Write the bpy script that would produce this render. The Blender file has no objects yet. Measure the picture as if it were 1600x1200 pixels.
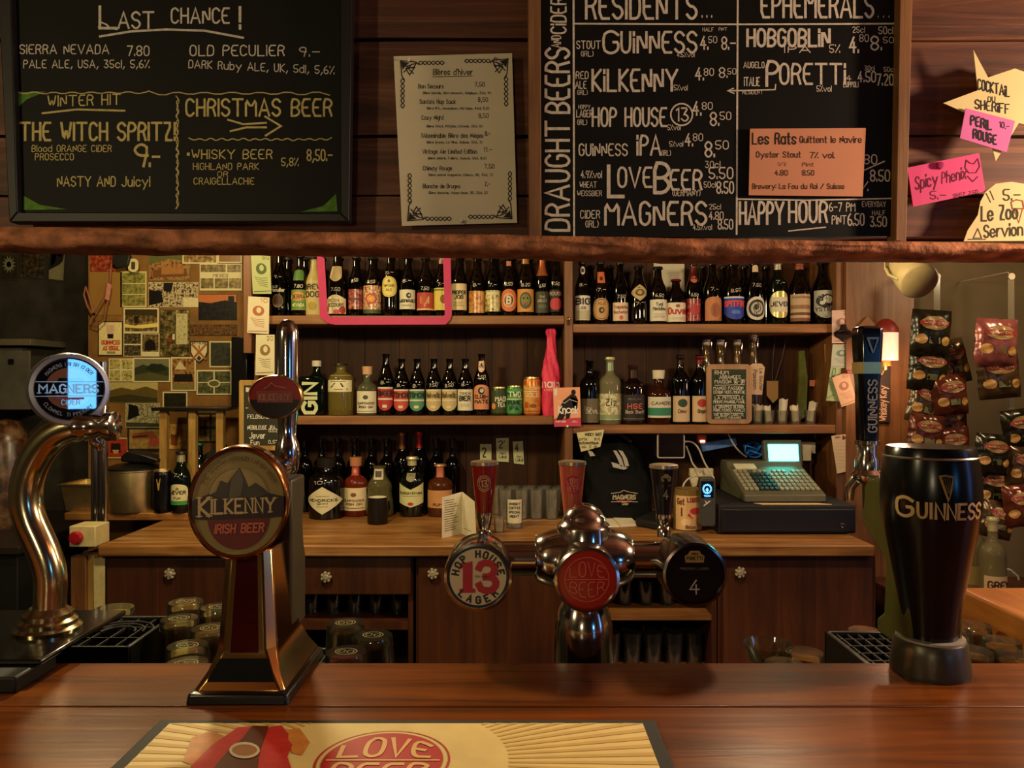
import bpy, bmesh, math, random
from mathutils import Vector, Matrix
random.seed(7)
PI = math.pi
F, CZ = 1200.0, 1.5
S = bpy.context.scene
COL = S.collection

# ---------------------------------------------------------------- camera, world, lights, exposure
cd = bpy.data.cameras.new('camera')
cd.sensor_width = 36; cd.lens = 36 * F / 1600; cd.clip_start = 0.02
cam = bpy.data.objects.new('camera', cd); COL.objects.link(cam)
cam.location = (0, 0, CZ); cam.rotation_euler = (PI / 2, 0, 0)
S.camera = cam
S.view_settings.view_transform = 'Standard'; S.view_settings.look = 'None'
S.view_settings.exposure = 0.22; S.view_settings.gamma = 1.0
w = bpy.data.worlds.new('world'); S.world = w; w.use_nodes = True
w.node_tree.nodes['Background'].inputs[0].default_value = (0.9, 0.6, 0.35, 1)
w.node_tree.nodes['Background'].inputs[1].default_value = 0.006
S.cycles.max_bounces = 8; S.cycles.diffuse_bounces = 3; S.cycles.glossy_bounces = 4
S.cycles.transmission_bounces = 8; S.cycles.transparent_max_bounces = 8
S.cycles.caustics_reflective = False; S.cycles.caustics_refractive = False
S.cycles.sample_clamp_indirect = 3.0

WIN = (2.2, -1.72, 1.50)
def lamp(name, kind, loc, col, power, size=0.05, target=None, spot=None, sy=None):
    l = bpy.data.lights.new(name, kind); l.color = col; l.energy = power
    if kind == 'AREA':
        l.size = size
        if sy: l.shape = 'RECTANGLE'; l.size_y = sy
    else: l.shadow_soft_size = size
    if spot: l.spot_size = spot; l.spot_blend = 0.6
    o = bpy.data.objects.new(name, l); COL.objects.link(o); o.location = loc
    if target is not None:
        o.rotation_euler = (Vector(target) - Vector(loc)).to_track_quat('-Z', 'Y').to_euler()
    return o
YEL = (1.0, 0.80, 0.42); WARM = (1.0, 0.74, 0.44); PINK = (1.0, 0.67, 0.44)
lamp('bar_end_lamp', 'POINT', (1.62, 1.10, 1.93), PINK, 72, 0.045)
lamp('counter_lamp', 'POINT', (-0.60, 1.85, 1.93), YEL, 30, 0.05)
lamp('counter_lamp', 'POINT', (0.62, 1.85, 1.93), WARM, 21, 0.05)
lamp('postcard_lamp', 'POINT', (-1.30, 2.35, 2.30), YEL, 22, 0.05)
lamp('corner_lamp', 'POINT', (1.85, 2.35, 1.98), (1.0, 0.76, 0.44), 11, 0.05)
lamp('table_lamp', 'POINT', (-0.5, -1.5, 1.55), (1.0, 0.78, 0.48), 18, 0.07)
lamp('booth_lamp', 'POINT', (-1.6, -0.3, 2.1), YEL, 30, 0.06)
lamp('street_window_light', 'AREA', WIN, (0.12, 0.45, 1.0), 2.8, 0.15, (-0.65, 1.13, 1.49), sy=0.30)
lamp('blue_edge_light', 'AREA', (2.6, 0.2, 1.6), (0.15, 0.35, 1.0), 2.2, 0.25, (0.6, 1.05, 1.35), sy=1.0)  # unseen blue source added for the stout tap's bright edge reflection

# ---------------------------------------------------------------- materials
def lin(h):
    c = [int(h[i:i + 2], 16) / 255 for i in (0, 2, 4)]
    return tuple(x / 12.92 if x <= 0.04045 else ((x + 0.055) / 1.055) ** 2.4 for x in c) + (1,)
_M = {}
def M(col, rough=0.5, metal=0.0, trans=0.0, emit=0.0, coat=0.0, var=0.12, ior=1.45, scale=40.0, spec=0.5, bump=0.0):
    k = (col, rough, metal, trans, emit, coat, var, scale, spec, bump)
    if k in _M: return _M[k]
    m = bpy.data.materials.new('mat_%s_%d' % (col, len(_M))); m.use_nodes = True
    nt = m.node_tree; b = nt.nodes['Principled BSDF']
    c = lin(col)
    b.inputs['Base Color'].default_value = c
    b.inputs['Roughness'].default_value = rough; b.inputs['Metallic'].default_value = metal
    b.inputs['Transmission Weight'].default_value = trans; b.inputs['IOR'].default_value = ior
    b.inputs['Coat Weight'].default_value = coat; b.inputs['Coat Roughness'].default_value = 0.06
    b.inputs['Specular IOR Level'].default_value = spec
    if emit:
        b.inputs['Emission Color'].default_value = c; b.inputs['Emission Strength'].default_value = emit
    if var and not trans and not emit:
        tc = nt.nodes.new('ShaderNodeTexCoord'); n = nt.nodes.new('ShaderNodeTexNoise')
        n.inputs['Scale'].default_value = scale; n.inputs['Detail'].default_value = 4
        nt.links.new(tc.outputs['Object'], n.inputs['Vector'])
        r = nt.nodes.new('ShaderNodeValToRGB')
        r.color_ramp.elements[0].position = 0.3; r.color_ramp.elements[1].position = 0.72
        r.color_ramp.elements[0].color = tuple(x * (1 - var) for x in c[:3]) + (1,)
        r.color_ramp.elements[1].color = tuple(min(1, x * (1 + var)) for x in c[:3]) + (1,)
        nt.links.new(n.outputs['Fac'], r.inputs['Fac']); nt.links.new(r.outputs['Color'], b.inputs['Base Color'])
        if bump:
            bp = nt.nodes.new('ShaderNodeBump'); bp.inputs['Strength'].default_value = bump; bp.inputs['Distance'].default_value = 0.01
            nt.links.new(n.outputs['Fac'], bp.inputs['Height']); nt.links.new(bp.outputs['Normal'], b.inputs['Normal'])
    _M[k] = m; return m

def wood(name, cols, axis='x', rough=0.5, scale=1.0, bump=0.15, knots=True, spec=0.5, coat=0.0):
    m = bpy.data.materials.new('wood_' + name); m.use_nodes = True
    nt = m.node_tree; b = nt.nodes['Principled BSDF']; L = nt.links.new
    tc = nt.nodes.new('ShaderNodeTexCoord'); mp = nt.nodes.new('ShaderNodeMapping')
    s = {'x': (1.2, 22, 22), 'y': (22, 1.2, 22), 'z': (22, 22, 1.2)}[axis]
    mp.inputs['Scale'].default_value = tuple(v * scale for v in s)
    L(tc.outputs['Object'], mp.inputs['Vector'])
    n = nt.nodes.new('ShaderNodeTexNoise'); n.inputs['Scale'].default_value = 1.6; n.inputs['Detail'].default_value = 7
    n.inputs['Distortion'].default_value = 0.9; n.inputs['Roughness'].default_value = 0.62
    L(mp.outputs['Vector'], n.inputs['Vector'])
    n2 = nt.nodes.new('ShaderNodeTexNoise'); n2.inputs['Scale'].default_value = 5.0 * scale; n2.inputs['Detail'].default_value = 3
    L(tc.outputs['Object'], n2.inputs['Vector'])
    r = nt.nodes.new('ShaderNodeValToRGB'); cr = r.color_ramp
    cr.elements[0].position = 0.28; cr.elements[0].color = lin(cols[0])
    cr.elements[1].position = 0.75; cr.elements[1].color = lin(cols[-1])
    for i, c in enumerate(cols[1:-1]):
        e = cr.elements.new(0.28 + 0.47 * (i + 1) / (len(cols) - 1)); e.color = lin(c)
    L(n.outputs['Fac'], r.inputs['Fac'])
    mx = nt.nodes.new('ShaderNodeMix'); mx.data_type = 'RGBA'; mx.blend_type = 'MULTIPLY'
    r2 = nt.nodes.new('ShaderNodeValToRGB')
    r2.color_ramp.elements[0].position = 0.3; r2.color_ramp.elements[0].color = (0.6, 0.55, 0.5, 1)
    r2.color_ramp.elements[1].position = 0.6; r2.color_ramp.elements[1].color = (1, 1, 1, 1)
    L(n2.outputs['Fac'], r2.inputs['Fac'])
    mx.inputs[0].default_value = 0.8
    L(r.outputs['Color'], mx.inputs[6]); L(r2.outputs['Color'], mx.inputs[7])
    L(mx.outputs[2], b.inputs['Base Color'])
    b.inputs['Roughness'].default_value = rough; b.inputs['Specular IOR Level'].default_value = spec
    b.inputs['Coat Weight'].default_value = coat; b.inputs['Coat Roughness'].default_value = 0.2
    bp = nt.nodes.new('ShaderNodeBump'); bp.inputs['Strength'].default_value = bump; bp.inputs['Distance'].default_value = 0.004
    L(n.outputs['Fac'], bp.inputs['Height']); L(bp.outputs['Normal'], b.inputs['Normal'])
    return m

def photo(cols, scale=60.0):
    """printed picture: blotchy many-coloured print"""
    k = ('photo', tuple(cols), scale)
    if k in _M: return _M[k]
    m = bpy.data.materials.new('print_%d' % len(_M)); m.use_nodes = True
    nt = m.node_tree; b = nt.nodes['Principled BSDF']; L = nt.links.new
    tc = nt.nodes.new('ShaderNodeTexCoord'); n = nt.nodes.new('ShaderNodeTexNoise')
    n.inputs['Scale'].default_value = scale; n.inputs['Detail'].default_value = 5; n.inputs['Roughness'].default_value = 0.65
    L(tc.outputs['Object'], n.inputs['Vector'])
    r = nt.nodes.new('ShaderNodeValToRGB'); cr = r.color_ramp
    cr.elements[0].position = 0.34; cr.elements[0].color = lin(cols[0])
    cr.elements[1].position = 0.66; cr.elements[1].color = lin(cols[-1])
    for i, c in enumerate(cols[1:-1]):
        cr.elements.new(0.34 + 0.32 * (i + 1) / (len(cols) - 1)).color = lin(c)
    L(n.outputs['Fac'], r.inputs['Fac']); L(r.outputs['Color'], b.inputs['Base Color'])
    b.inputs['Roughness'].default_value = 0.3
    _M[k] = m; return m

CHROME = M('c8c4bc', 0.13, 1.0, var=0.0)
STEEL = M('d8c08a', 0.38, 1.0, var=0.1)
WCHROME = M('d8cca2', 0.17, 1.0, var=0.0)  # chrome with the golden lamp light put into its colour
BRASS = M('c89a5c', 0.16, 1.0, var=0.05)
COPPER = M('b06a3c', 0.2, 1.0, var=0.05)
def thin_glass(name, tint, refl=.05, haze=.02):
    m = bpy.data.materials.new('glass_' + name); m.use_nodes = True; nt = m.node_tree; nt.nodes.clear(); L = nt.links.new
    out = nt.nodes.new('ShaderNodeOutputMaterial'); tr = nt.nodes.new('ShaderNodeBsdfTransparent'); gl = nt.nodes.new('ShaderNodeBsdfGlossy')
    df = nt.nodes.new('ShaderNodeBsdfDiffuse'); lw = nt.nodes.new('ShaderNodeLayerWeight'); ad = nt.nodes.new('ShaderNodeMath')
    m1 = nt.nodes.new('ShaderNodeMixShader'); m2 = nt.nodes.new('ShaderNodeMixShader')
    tr.inputs[0].default_value = lin(tint); df.inputs[0].default_value = lin(tint); gl.inputs['Roughness'].default_value = .06
    lw.inputs['Blend'].default_value = .25; ad.operation = 'ADD'; ad.use_clamp = True; ad.inputs[1].default_value = refl
    L(lw.outputs['Fresnel'], ad.inputs[0]); L(ad.outputs[0], m1.inputs[0]); L(tr.outputs[0], m1.inputs[1]); L(gl.outputs[0], m1.inputs[2])
    m2.inputs[0].default_value = haze; L(m1.outputs[0], m2.inputs[1]); L(df.outputs[0], m2.inputs[2]); L(m2.outputs[0], out.inputs[0]); return m
GLASS = thin_glass('clear', 'f4f4ea', .10, .05)
BROWNG = M('0c0603', 0.07, var=0.0)
BLACKG = M('050404', 0.07, var=0.0)
GREENG = M('070f07', 0.07, var=0.0)
BLACK = M('0c0b0b', 0.4)
BLACKM = M('111010', 0.75)
CHALK = M('d8d0bc', 0.9, var=0.2, scale=120)
CHALKY = M('cfc07a', 0.9, var=0.2, scale=120)
INK = M('15110f', 0.8, var=0)
PAPER = M('d8d0b4', 0.7, var=0.05)
CREAM = M('d8c890', 0.6, var=0.06)
WHITEM = M('e0d8cc', 0.5, var=0.04)
W_FASCIA = wood('dark_planks', ['26100a', '623820', '9c6844'], 'x', 0.6, 0.7, 0.5)
W_BEAM = M('a86c46', 0.8, var=0.6, scale=26, bump=0.9)
W_BAR = wood('varnished_bar', ['4c2607', '723a0e', '8c4e1a'], 'x', 0.27, 0.8, 0.12, spec=0.3)
W_SHELF = wood('pine_shelf', ['6a4320', '8a5a2c', 'a87440'], 'x', 0.5, 1.0, 0.1)
W_POST = wood('pine_post', ['5e3a1e', '7a4e28', '94643a'], 'z', 0.5, 1.0, 0.1)
W_BACK = wood('brown_boards', ['281405', '40230a', '56320f'], 'z', 0.6, 0.6, 0.1, spec=0.25)
W_COUNTER = wood('worn_counter', ['583210', '986630', 'c0965a'], 'x', 0.45, 1.1, 0.2)
W_CAB = wood('cabinet_pine', ['341a0c', '4e2812', '62361a'], 'z', 0.45, 0.6, 0.08)
W_LIGHT = wood('light_pine', ['8a6428', 'b08a44', 'c8a45c'], 'z', 0.5, 1.0, 0.08)
W_SLAB = wood('bar_return', ['7a4418', '945a22', 'a86a30'], 'y', 0.35, 0.8, 0.08)

# ---------------------------------------------------------------- mesh builder (world coordinates)
def X(px, d): return (px - 800) / F * d
def Z(py, d): return CZ - (py - 600) / F * d
def P(px, py, d): return Vector((X(px, d), d, Z(py, d)))
def wpos(o):
    v = Vector((0, 0, 0))
    while o is not None: v += o.location; o = o.parent
    return v
AY = Matrix.Rotation(PI / 2, 4, 'X')          # lathe axis towards the camera
AX = Matrix.Rotation(PI / 2, 4, 'Y')          # lathe axis along +x
def TR(x, y, z): return Matrix.Translation((x, y, z))

class MB:
    def __init__(s, m=None):
        s.v = []; s.f = []; s.mi = []; s.mats = []; s.cur = 0
        if m: s.mat(m)
    def mat(s, m):
        if m not in s.mats: s.mats.append(m)
        s.cur = s.mats.index(m); return s
    def add(s, vs, fs, T=None):
        n = len(s.v)
        s.v += [tuple(T @ Vector(q)) if T is not None else tuple(q) for q in vs]
        for f in fs: s.f.append([n + i for i in f]); s.mi.append(s.cur)
        return s
    def box(s, x0, x1, y0, y1, z0, z1, T=None):
        vs = [(x, y, z) for z in (z0, z1) for y in (y0, y1) for x in (x0, x1)]
        return s.add(vs, [(0, 1, 3, 2), (4, 6, 7, 5), (0, 4, 5, 1), (2, 3, 7, 6), (0, 2, 6, 4), (1, 5, 7, 3)], T)
    def lathe(s, prof, T=None, seg=24):
        vs, fs, rings = [], [], []
        for r, z in prof:
            if r < 1e-6: rings.append([len(vs)]); vs.append((0, 0, z))
            else:
                rings.append(list(range(len(vs), len(vs) + seg)))
                vs += [(r * math.sin(2 * PI * i / seg), -r * math.cos(2 * PI * i / seg), z) for i in range(seg)]
        for a, b in zip(rings, rings[1:]):
            if len(a) == 1 and len(b) == 1: continue
            for i in range(seg):
                j = (i + 1) % seg
                if len(a) == 1: fs.append((a[0], b[j], b[i]))
                elif len(b) == 1: fs.append((a[i], a[j], b[0]))
                else: fs.append((a[i], a[j], b[j], b[i]))
        return s.add(vs, fs, T)
    def tube(s, pts, r, seg=8, cap=True, T=None):
        pts = [Vector(p) for p in pts]; n = len(pts)
        rs = r if isinstance(r, (list, tuple)) else [r] * n
        vs, fs = [], []; up = None
        for i, p in enumerate(pts):
            t = (pts[min(i + 1, n - 1)] - pts[max(i - 1, 0)]).normalized()
            if up is None: up = Vector((0, 0, 1)) if abs(t.z) < 0.9 else Vector((1, 0, 0))
            a = t.cross(up).normalized(); up = a.cross(t).normalized()
            for k in range(seg):
                th = 2 * PI * k / seg
                vs.append(p + a * (rs[i] * math.cos(th)) + up * (rs[i] * math.sin(th)))
        for i in range(n - 1):
            for k in range(seg):
                j = (k + 1) % seg
                fs.append((i * seg + k, i * seg + j, (i + 1) * seg + j, (i + 1) * seg + k))
        if cap: fs += [tuple(range(seg))[::-1], tuple((n - 1) * seg + k for k in range(seg))]
        return s.add(vs, fs, T)
    def prism(s, poly, c0, c1, axis='y', T=None):
        f = {'y': lambda a, b, c: (a, c, b), 'x': lambda a, b, c: (c, a, b), 'z': lambda a, b, c: (a, b, c)}[axis]
        n = len(poly)
        vs = [f(a, b, c0) for a, b in poly] + [f(a, b, c1) for a, b in poly]
        fs = [tuple(range(n)), tuple(range(n, 2 * n))[::-1]] + [(i, (i + 1) % n, n + (i + 1) % n, n + i) for i in range(n)]
        return s.add(vs, fs, T)
    def ppoly(s, pts, d, th=0.0):
        """flat polygon given on the plane at depth d; th gives it thickness away from the viewer"""
        q = [(X(a, d), Z(b, d)) for a, b in pts]
        if th: return s.prism(q, d, d + th)
        return s.add([(a, d, b) for a, b in q], [tuple(range(len(q)))])
    def disc(s, u, v, ru, rv, mapf, n=20):
        vs = [mapf(u, v)] + [mapf(u + k * ru * math.cos(2 * PI * i / n), v + k * rv * math.sin(2 * PI * i / n)) for k in (.4, .75, 1) for i in range(n)]
        fs = [(0, 1 + i, 1 + (i + 1) % n) for i in range(n)] + [(1 + k * n + i, 1 + k * n + n + i, 1 + k * n + n + (i + 1) % n, 1 + k * n + (i + 1) % n) for k in (0, 1) for i in range(n)]
        return s.add(vs, fs)
    def build(s, name, parent=None, smooth=35, bevel=0, loc=None):
        me = bpy.data.meshes.new(name)
        off = wpos(parent) if parent is not None else Vector(loc or (0, 0, 0))
        me.from_pydata([Vector(v) - off for v in s.v], [], s.f)
        for m in s.mats: me.materials.append(m)
        me.polygons.foreach_set('material_index', s.mi)
        bm = bmesh.new(); bm.from_mesh(me); bmesh.ops.recalc_face_normals(bm, faces=bm.faces); bm.to_mesh(me); bm.free()
        if smooth:
            me.polygons.foreach_set('use_smooth', [True] * len(me.polygons))
            me.set_sharp_from_angle(angle=math.radians(smooth))
        me.update()
        o = bpy.data.objects.new(name, me); COL.objects.link(o)
        if parent is not None: o.parent = parent
        else: o.location = off
        if bevel:
            b = o.modifiers.new('bevel', 'BEVEL'); b.width = bevel; b.segments = 2; b.limit_method = 'ANGLE'
        return o

def tag(o, label=None, cat=None, group=None, kind=None):
    if label: o['label'] = label
    if cat: o['category'] = cat
    if group: o['group'] = group
    if kind: o['kind'] = kind
    return o
def thing(name, label, cat, loc, group=None):
    o = bpy.data.objects.new(name, None); COL.objects.link(o); o.location = loc
    o.empty_display_size = 0.05
    return tag(o, label, cat, group)
def single(name, mb, label, cat, loc, group=None, smooth=35, bevel=0):
    return tag(mb.build(name, None, smooth, bevel, loc), label, cat, group)
def struct(name, mb, smooth=35, bevel=0):
    return tag(mb.build(name, None, smooth, bevel), kind='structure')
def dup(root, loc, rz=0.0, label=None, sc=None):
    r = root.copy(); COL.objects.link(r); r.location = loc; r.rotation_euler = (0, 0, rz)
    if label: r['label'] = label
    if sc: r.scale = (sc, sc, sc)
    for c in list(root.children):
        k = c.copy(); COL.objects.link(k); k.parent = r
        for g in list(c.children):
            h = g.copy(); COL.objects.link(h); h.parent = k
    return r

# ---------------------------------------------------------------- hand lettering
_F = {
'A': '022842 1434', 'B': '02082837362505 2534332202', 'C': '3728180703122233', 'D': '02082837332202', 'E': '38080232 0525',
'F': '380802 0525', 'G': '37281807031222333525', 'H': '0208 3832 0535', 'I': '0802', 'J': '3833221203', 'K': '0208 380532',
'L': '080232', 'M': '0208254842', 'N': '02083238', 'O': '180703122233372818', 'P': '02082837362505', 'Q': '180703122233372818 2432',
'R': '02082837362505 2532', 'S': '372818070615253433221203', 'T': '0848 2822', 'U': '080312223338', 'V': '082248',
'W': '0812263248', 'X': '0238 0832', 'Y': '0825 4825 2522', 'Z': '08380232',
'0': '180703122233372818', '1': '071812', '2': '07182837360232', '3': '083815253433221203', '4': '280434 2622',
'5': '38080525343 322 1203'.replace(' ', ''), '6': '280603122233342505', '7': '083812', '8': '1807061525363728181 '.strip()[:18] + ' 1504031222333425',
'9': '3515060718283722', '.': '0203', ',': '1301', '-': '0535', '!': '0804 0203', '%': '0238 0807 3332', '/': '0248',
'(': '18060412', ')': '08161402', "'": '0807', ':': '0304 0607', '+': '0535 1713',
'a': '3632 3526160503122233', 'b': '0802 0516263533221203', 'c': '3526160503122233', 'd': '3832 3526160503122233',
'e': '04343526160503122233', 'f': '28181712 0626', 'g': '36312010 3526160503122233', 'h': '0802 0516263532', 'i': '0602 0708',
'j': '161100 1718', 'k': '0802 360432', 'l': '0802', 'm': '0602 05162522 25364542', 'n': '0602 0516263532',
'o': '160503122233352616', 'p': '0600 0516263533221203', 'q': '3630 3526160503122233', 'r': '0602 041626',
's': '352616051433221203', 't': '18131222 0626', 'u': '060312223336 3632', 'v': '062246', 'w': '0612243246', 'x': '0236 0632',
'y': '0623 4610', 'z': '06360232', '*': '0535 1614'}
_ACC = {'é': ('e', '1728'), 'è': ('e', '0817'), 'É': ('E', '1829')}
def glyph(ch):
    ex = None
    if ch in _ACC: ch, ex = _ACC[ch]
    s = _F.get(ch, '')
    ps = [[(int(p[i]), int(p[i + 1]) - 2) for i in range(0, len(p) - 1, 2)] for p in s.split()]
    if ex: ps.append([(int(ex[i]), int(ex[i + 1]) - 2) for i in range(0, 4, 2)])
    return ps, (max([q[0] for p in ps for q in p]) if ps else 2)
def chaikin(p):
    if len(p) < 4: return p
    out = [p[0]]
    for a, b in zip(p, p[1:]):
        out += [(a[0] * .75 + b[0] * .25, a[1] * .75 + b[1] * .25), (a[0] * .25 + b[0] * .75, a[1] * .25 + b[1] * .75)]
    return out + [p[-1]]
def ribbon(mb, pts, w, mapf):
    n = len(pts)
    if n < 2: return
    L, R = [], []
    for i in range(n):
        a = pts[max(i - 1, 0)]; b = pts[i]; c = pts[min(i + 1, n - 1)]
        d1 = Vector((b[0] - a[0], b[1] - a[1])); d2 = Vector((c[0] - b[0], c[1] - b[1]))
        if d1.length < 1e-9: d1 = d2
        if d2.length < 1e-9: d2 = d1
        if d1.length < 1e-9: return
        d1.normalize(); d2.normalize()
        t = d1 + d2
        t = t.normalized() if t.length > 0.2 else d1
        k = w / 2 / max(0.55, t.dot(d1))
        e = -w * .35 if i == 0 else (w * .35 if i == n - 1 else 0)
        q = (b[0] + t.x * e, b[1] + t.y * e)
        L.append((q[0] - t.y * k, q[1] + t.x * k)); R.append((q[0] + t.y * k, q[1] - t.x * k))
    vs = [Vector(mapf(*q)) for q in L] + [Vector(mapf(*q)) for q in R]
    nr = (vs[n] - vs[0]).cross(vs[1] - vs[0])
    if nr.length > 0:            # strokes that cross lie a hair above one another
        nr.normalize(); mb.k = (getattr(mb, 'k', 0) + 1) % 9
        vs = [v + nr * (2e-5 * mb.k + 8e-6 * (i % n)) for i, v in enumerate(vs)]
    mb.add(vs, [(i, i + 1, n + i + 1, n + i) for i in range(n - 1)])
def text(mb, s, u0, u1, v, h, mapf, w=0.11, serif=False, v2=None, slant=0.0, smooth=True, jit=0.0, gap=1.3):
    if u1 is None: tot = None
    lay, x = [], 0.0
    for ch in s:
        ps, wd = glyph(ch)
        lay.append((ps, x)); x += wd + gap
    tot = max(1.0, x - gap)
    if u1 is None:
        sx = h / 6 * 0.8; u0 = u0 - tot * sx / 2
    else: sx = (u1 - u0) / tot
    sy = h / 6; rise = 0 if v2 is None else (v2 - v)
    for ps, ox in lay:
        j = random.uniform(-jit, jit) * h
        for p in ps:
            ends = (p[0], p[-1])
            q = chaikin(p) if smooth else p
            pts = [(u0 + (ox + a) * sx + slant * b * sy, v + b * sy + rise * (ox / tot) + j) for a, b in q]
            ribbon(mb, pts, w * h, mapf)
            if serif and len(p) > 1:
                for (a, b) in ends:
                    if b in (0, 6):
                        c = (u0 + (ox + a) * sx + slant * b * sy, v + b * sy + j)
                        k = w * h * 1.1
                        ribbon(mb, [(c[0] - k, c[1]), (c[0] + k, c[1])], w * h * 0.4, mapf)
    return mb
def flat(d): return lambda u, v: (u, d, v)
def pflat(d): return lambda a, b: (X(a, d), d, Z(-b, d))     # text laid out in (x, -y) on the plane at depth d
def ptext(mb, s, x0, x1, yb, h, d, **k):
    if 'y2' in k: k['v2'] = -k.pop('y2')
    return text(mb, s, x0, x1, -yb, h, pflat(d), **k)
def pline(mb, pts, w, d):
    ribbon(mb, [(a, -b) for a, b in pts], w, pflat(d))
def wavy(x0, x1, y, amp, n, vert=False):
    r = []
    for i in range(n + 1):
        t = x0 + (x1 - x0) * i / n; o = y + (amp if i % 2 else -amp) * random.uniform(.5, 1)
        r.append((o, t) if vert else (t, o))
    return chaikin(r)
# ---------------------------------------------------------------- the room shell
mb = MB(wood('floor', ['2a1a10', '3c2818', '4a3220'], 'x', 0.5)); mb.box(-2.9, 2.9, -3.0, 4.2, -0.05, 0); struct('floor', mb)
mb = MB(W_FASCIA); mb.box(-2.9, 2.9, -3.0, 4.2, 2.62, 2.7)
for y in (-2, -1, 0.2, 2.2, 3.3): mb.box(-2.9, 2.9, y, y + .14, 2.5, 2.63)
struct('ceiling', mb)
STONE = M('3a342c', 0.9, var=0.5, scale=9, bump=1.0)
mb = MB(STONE); mb.box(-2.9, 2.9, 3.75, 3.85, 0, 2.65); struct('wall_back', mb)
mb = MB(STONE); mb.box(-2.95, -2.8, -3, 3.8, 0, 2.65); struct('wall_left', mb)
mb = MB(M('4a3a28', 0.85, var=0.2)); mb.box(2.8, 2.95, -3, 3.8, 0, 2.65); struct('wall_right', mb)
mb = MB(M('3a2a1c', 0.85, var=0.2)); mb.box(-2.9, 2.9, -3.1, -2.95, 0, 2.65); struct('wall_rear', mb)

# boarded wall behind the postcards, and the panelled wall beside the sconce
BOARD = M('7a5420', 0.8, var=0.2, scale=18)
mb = MB(BOARD); mb.box(X(138, 3.3), X(392, 3.3), 3.3, 3.36, 0, 2.6); struct('wall_board', mb)
mb = MB(W_POST)
mb.box(X(1322, 2.98), X(1428, 2.98), 2.98, 3.06, 0, 2.5)
struct('wall_panel', mb)
mb = MB(M('5a4a30', 0.8, var=0.15, scale=6)); mb.box(X(1428, 3.0), 2.8, 3.06, 3.12, 0, 2.6); struct('wall_right_back', mb)

# ---------------------------------------------------------------- boarded fascia and the rough beam above the bar
FY = 1.42
ys = [-520, -130, 62, 212, 305, 372]
mb = MB(W_FASCIA)
for i in range(5):
    a, b = ys[i], ys[i + 1]
    z1, z0 = Z(a, FY), Z(b, FY)
    n = 48
    yy = FY + random.uniform(0, .006)
    top = [(-2.8 + 5.6 * k / n, z1 - .003 + random.uniform(-.0015, .0015)) for k in range(n + 1)]
    bot = [(-2.8 + 5.6 * k / n, z0 + .003 + random.uniform(-.0025, .0015)) for k in range(n + 1)]
    mb.prism(top + bot[::-1], yy, yy + .03)
mb.mat(M('0a0605', .9)).box(-2.8, 2.8, FY + .03, FY + .034, Z(372, FY), 2.6)
struct('trim_1', mb)
def beam():
    from mathutils import noise
    mb = MB(W_BEAM); nx, npr, Yb = 260, 18, 1.35
    vs, fs = [], []
    for i in range(nx + 1):
        x = -2.8 + 5.6 * i / nx
        p_ = 800 + x * F / Yb
        yb = 382 + p_ * .0095 + 6 * math.exp(-((p_ - 1080) / 240) ** 2)
        yt = 349 + p_ * .0175
        z0, z1 = Z(yb, Yb), Z(yt, Yb)
        for k in range(npr):
            t = k / (npr - 1)
            if k == 0: y = 1.415; z = z1
            elif t < .62: s = t / .62; y = Yb + .010 * (1 - math.sin(s * PI)); z = z1 + (z0 - z1) * s
            else: s = (t - .62) / .38; y = Yb + .008 + .085 * s; z = z0 - .004 * math.sin(s * PI)
            q = Vector((x * 8, z * 30, y * 20)); f = 0 if k == 0 else 1 if t < .66 else .25
            d = noise.noise(q) * .006 + noise.noise(q * 2.7) * .005 + abs(noise.noise(Vector((x * 16, z * 70, 3)))) * -.008
            ed = noise.noise(Vector((x * 14, 7, 2))) * .006 if .4 < t < .8 else 0
            vs.append((x, y + d * f, z + d * .4 + ed))
    for i in range(nx):
        for k in range(npr - 1):
            a = i * npr + k; fs.append((a, a + 1, a + npr + 1, a + npr))
    mb.add(vs, fs)
    return struct('trim_2', mb, smooth=50)
beam()

# ---------------------------------------------------------------- chalkboard over the beam, dark frame, seasonal beers
D = 1.385
BP = M('0d0e0a', 0.6, var=0.3, scale=8, spec=.25)
t = thing('chalkboard', 'black-framed chalkboard with green corners headed LAST CHANCE above the beam', 'chalkboard', P(265, 348, D))
mb = MB(BP); mb.ppoly([(4, -160), (540, -160), (536, 338), (22, 338)], D, .012); mb.build('panel', t)
mb = MB(M('0b0a09', .5))
mb.ppoly([(-12, -180), (12, -180), (27, 331), (14, 347)], D - .014, .026)
mb.ppoly([(14, 347), (27, 331), (532, 333), (545, 346)], D - .014, .026)
mb.ppoly([(532, -180), (552, -180), (545, 346), (532, 333)], D - .014, .026)
mb.build('frame', t, bevel=.002)
d = D - .0003
for p in ([(37, 306), (62, 320), (105, 327), (37, 328)], [(525, 303), (527, 330), (470, 331), (505, 322)], [(25, 145), (72, 143), (42, 155), (28, 168)]): MB(M('5c8a30', .9, var=.4, scale=60)).ppoly(p, d).build('green_corner', t)
def sect(name, parent, mat, items, lines=(), d=d, w=.125):
    mb = MB(mat)
    for it in items:
        s, x0, x1, yb, h = it[:5]; kw = it[5] if len(it) > 5 else {}
        kw.setdefault('w', w); ptext(mb, s, x0, x1, yb, h, d, **kw)
    for pts, lw in lines: pline(mb, pts, lw, d)
    return mb.build(name, parent, smooth=0)
sect('heading_writing', t, CHALK, [('L', 156, 182, 44, 34), ('AST', 185, 240, 44, 25), ('CHANCE', 268, 358, 36, 23), ('!', 375, 378, 45, 34)],
     [([(156, 57), (205, 49), (260, 46), (320, 48), (380, 59)], 3.4), ([(154, 43), (158, 35), (166, 38), (172, 44), (183, 46)], 2.4)])
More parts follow.
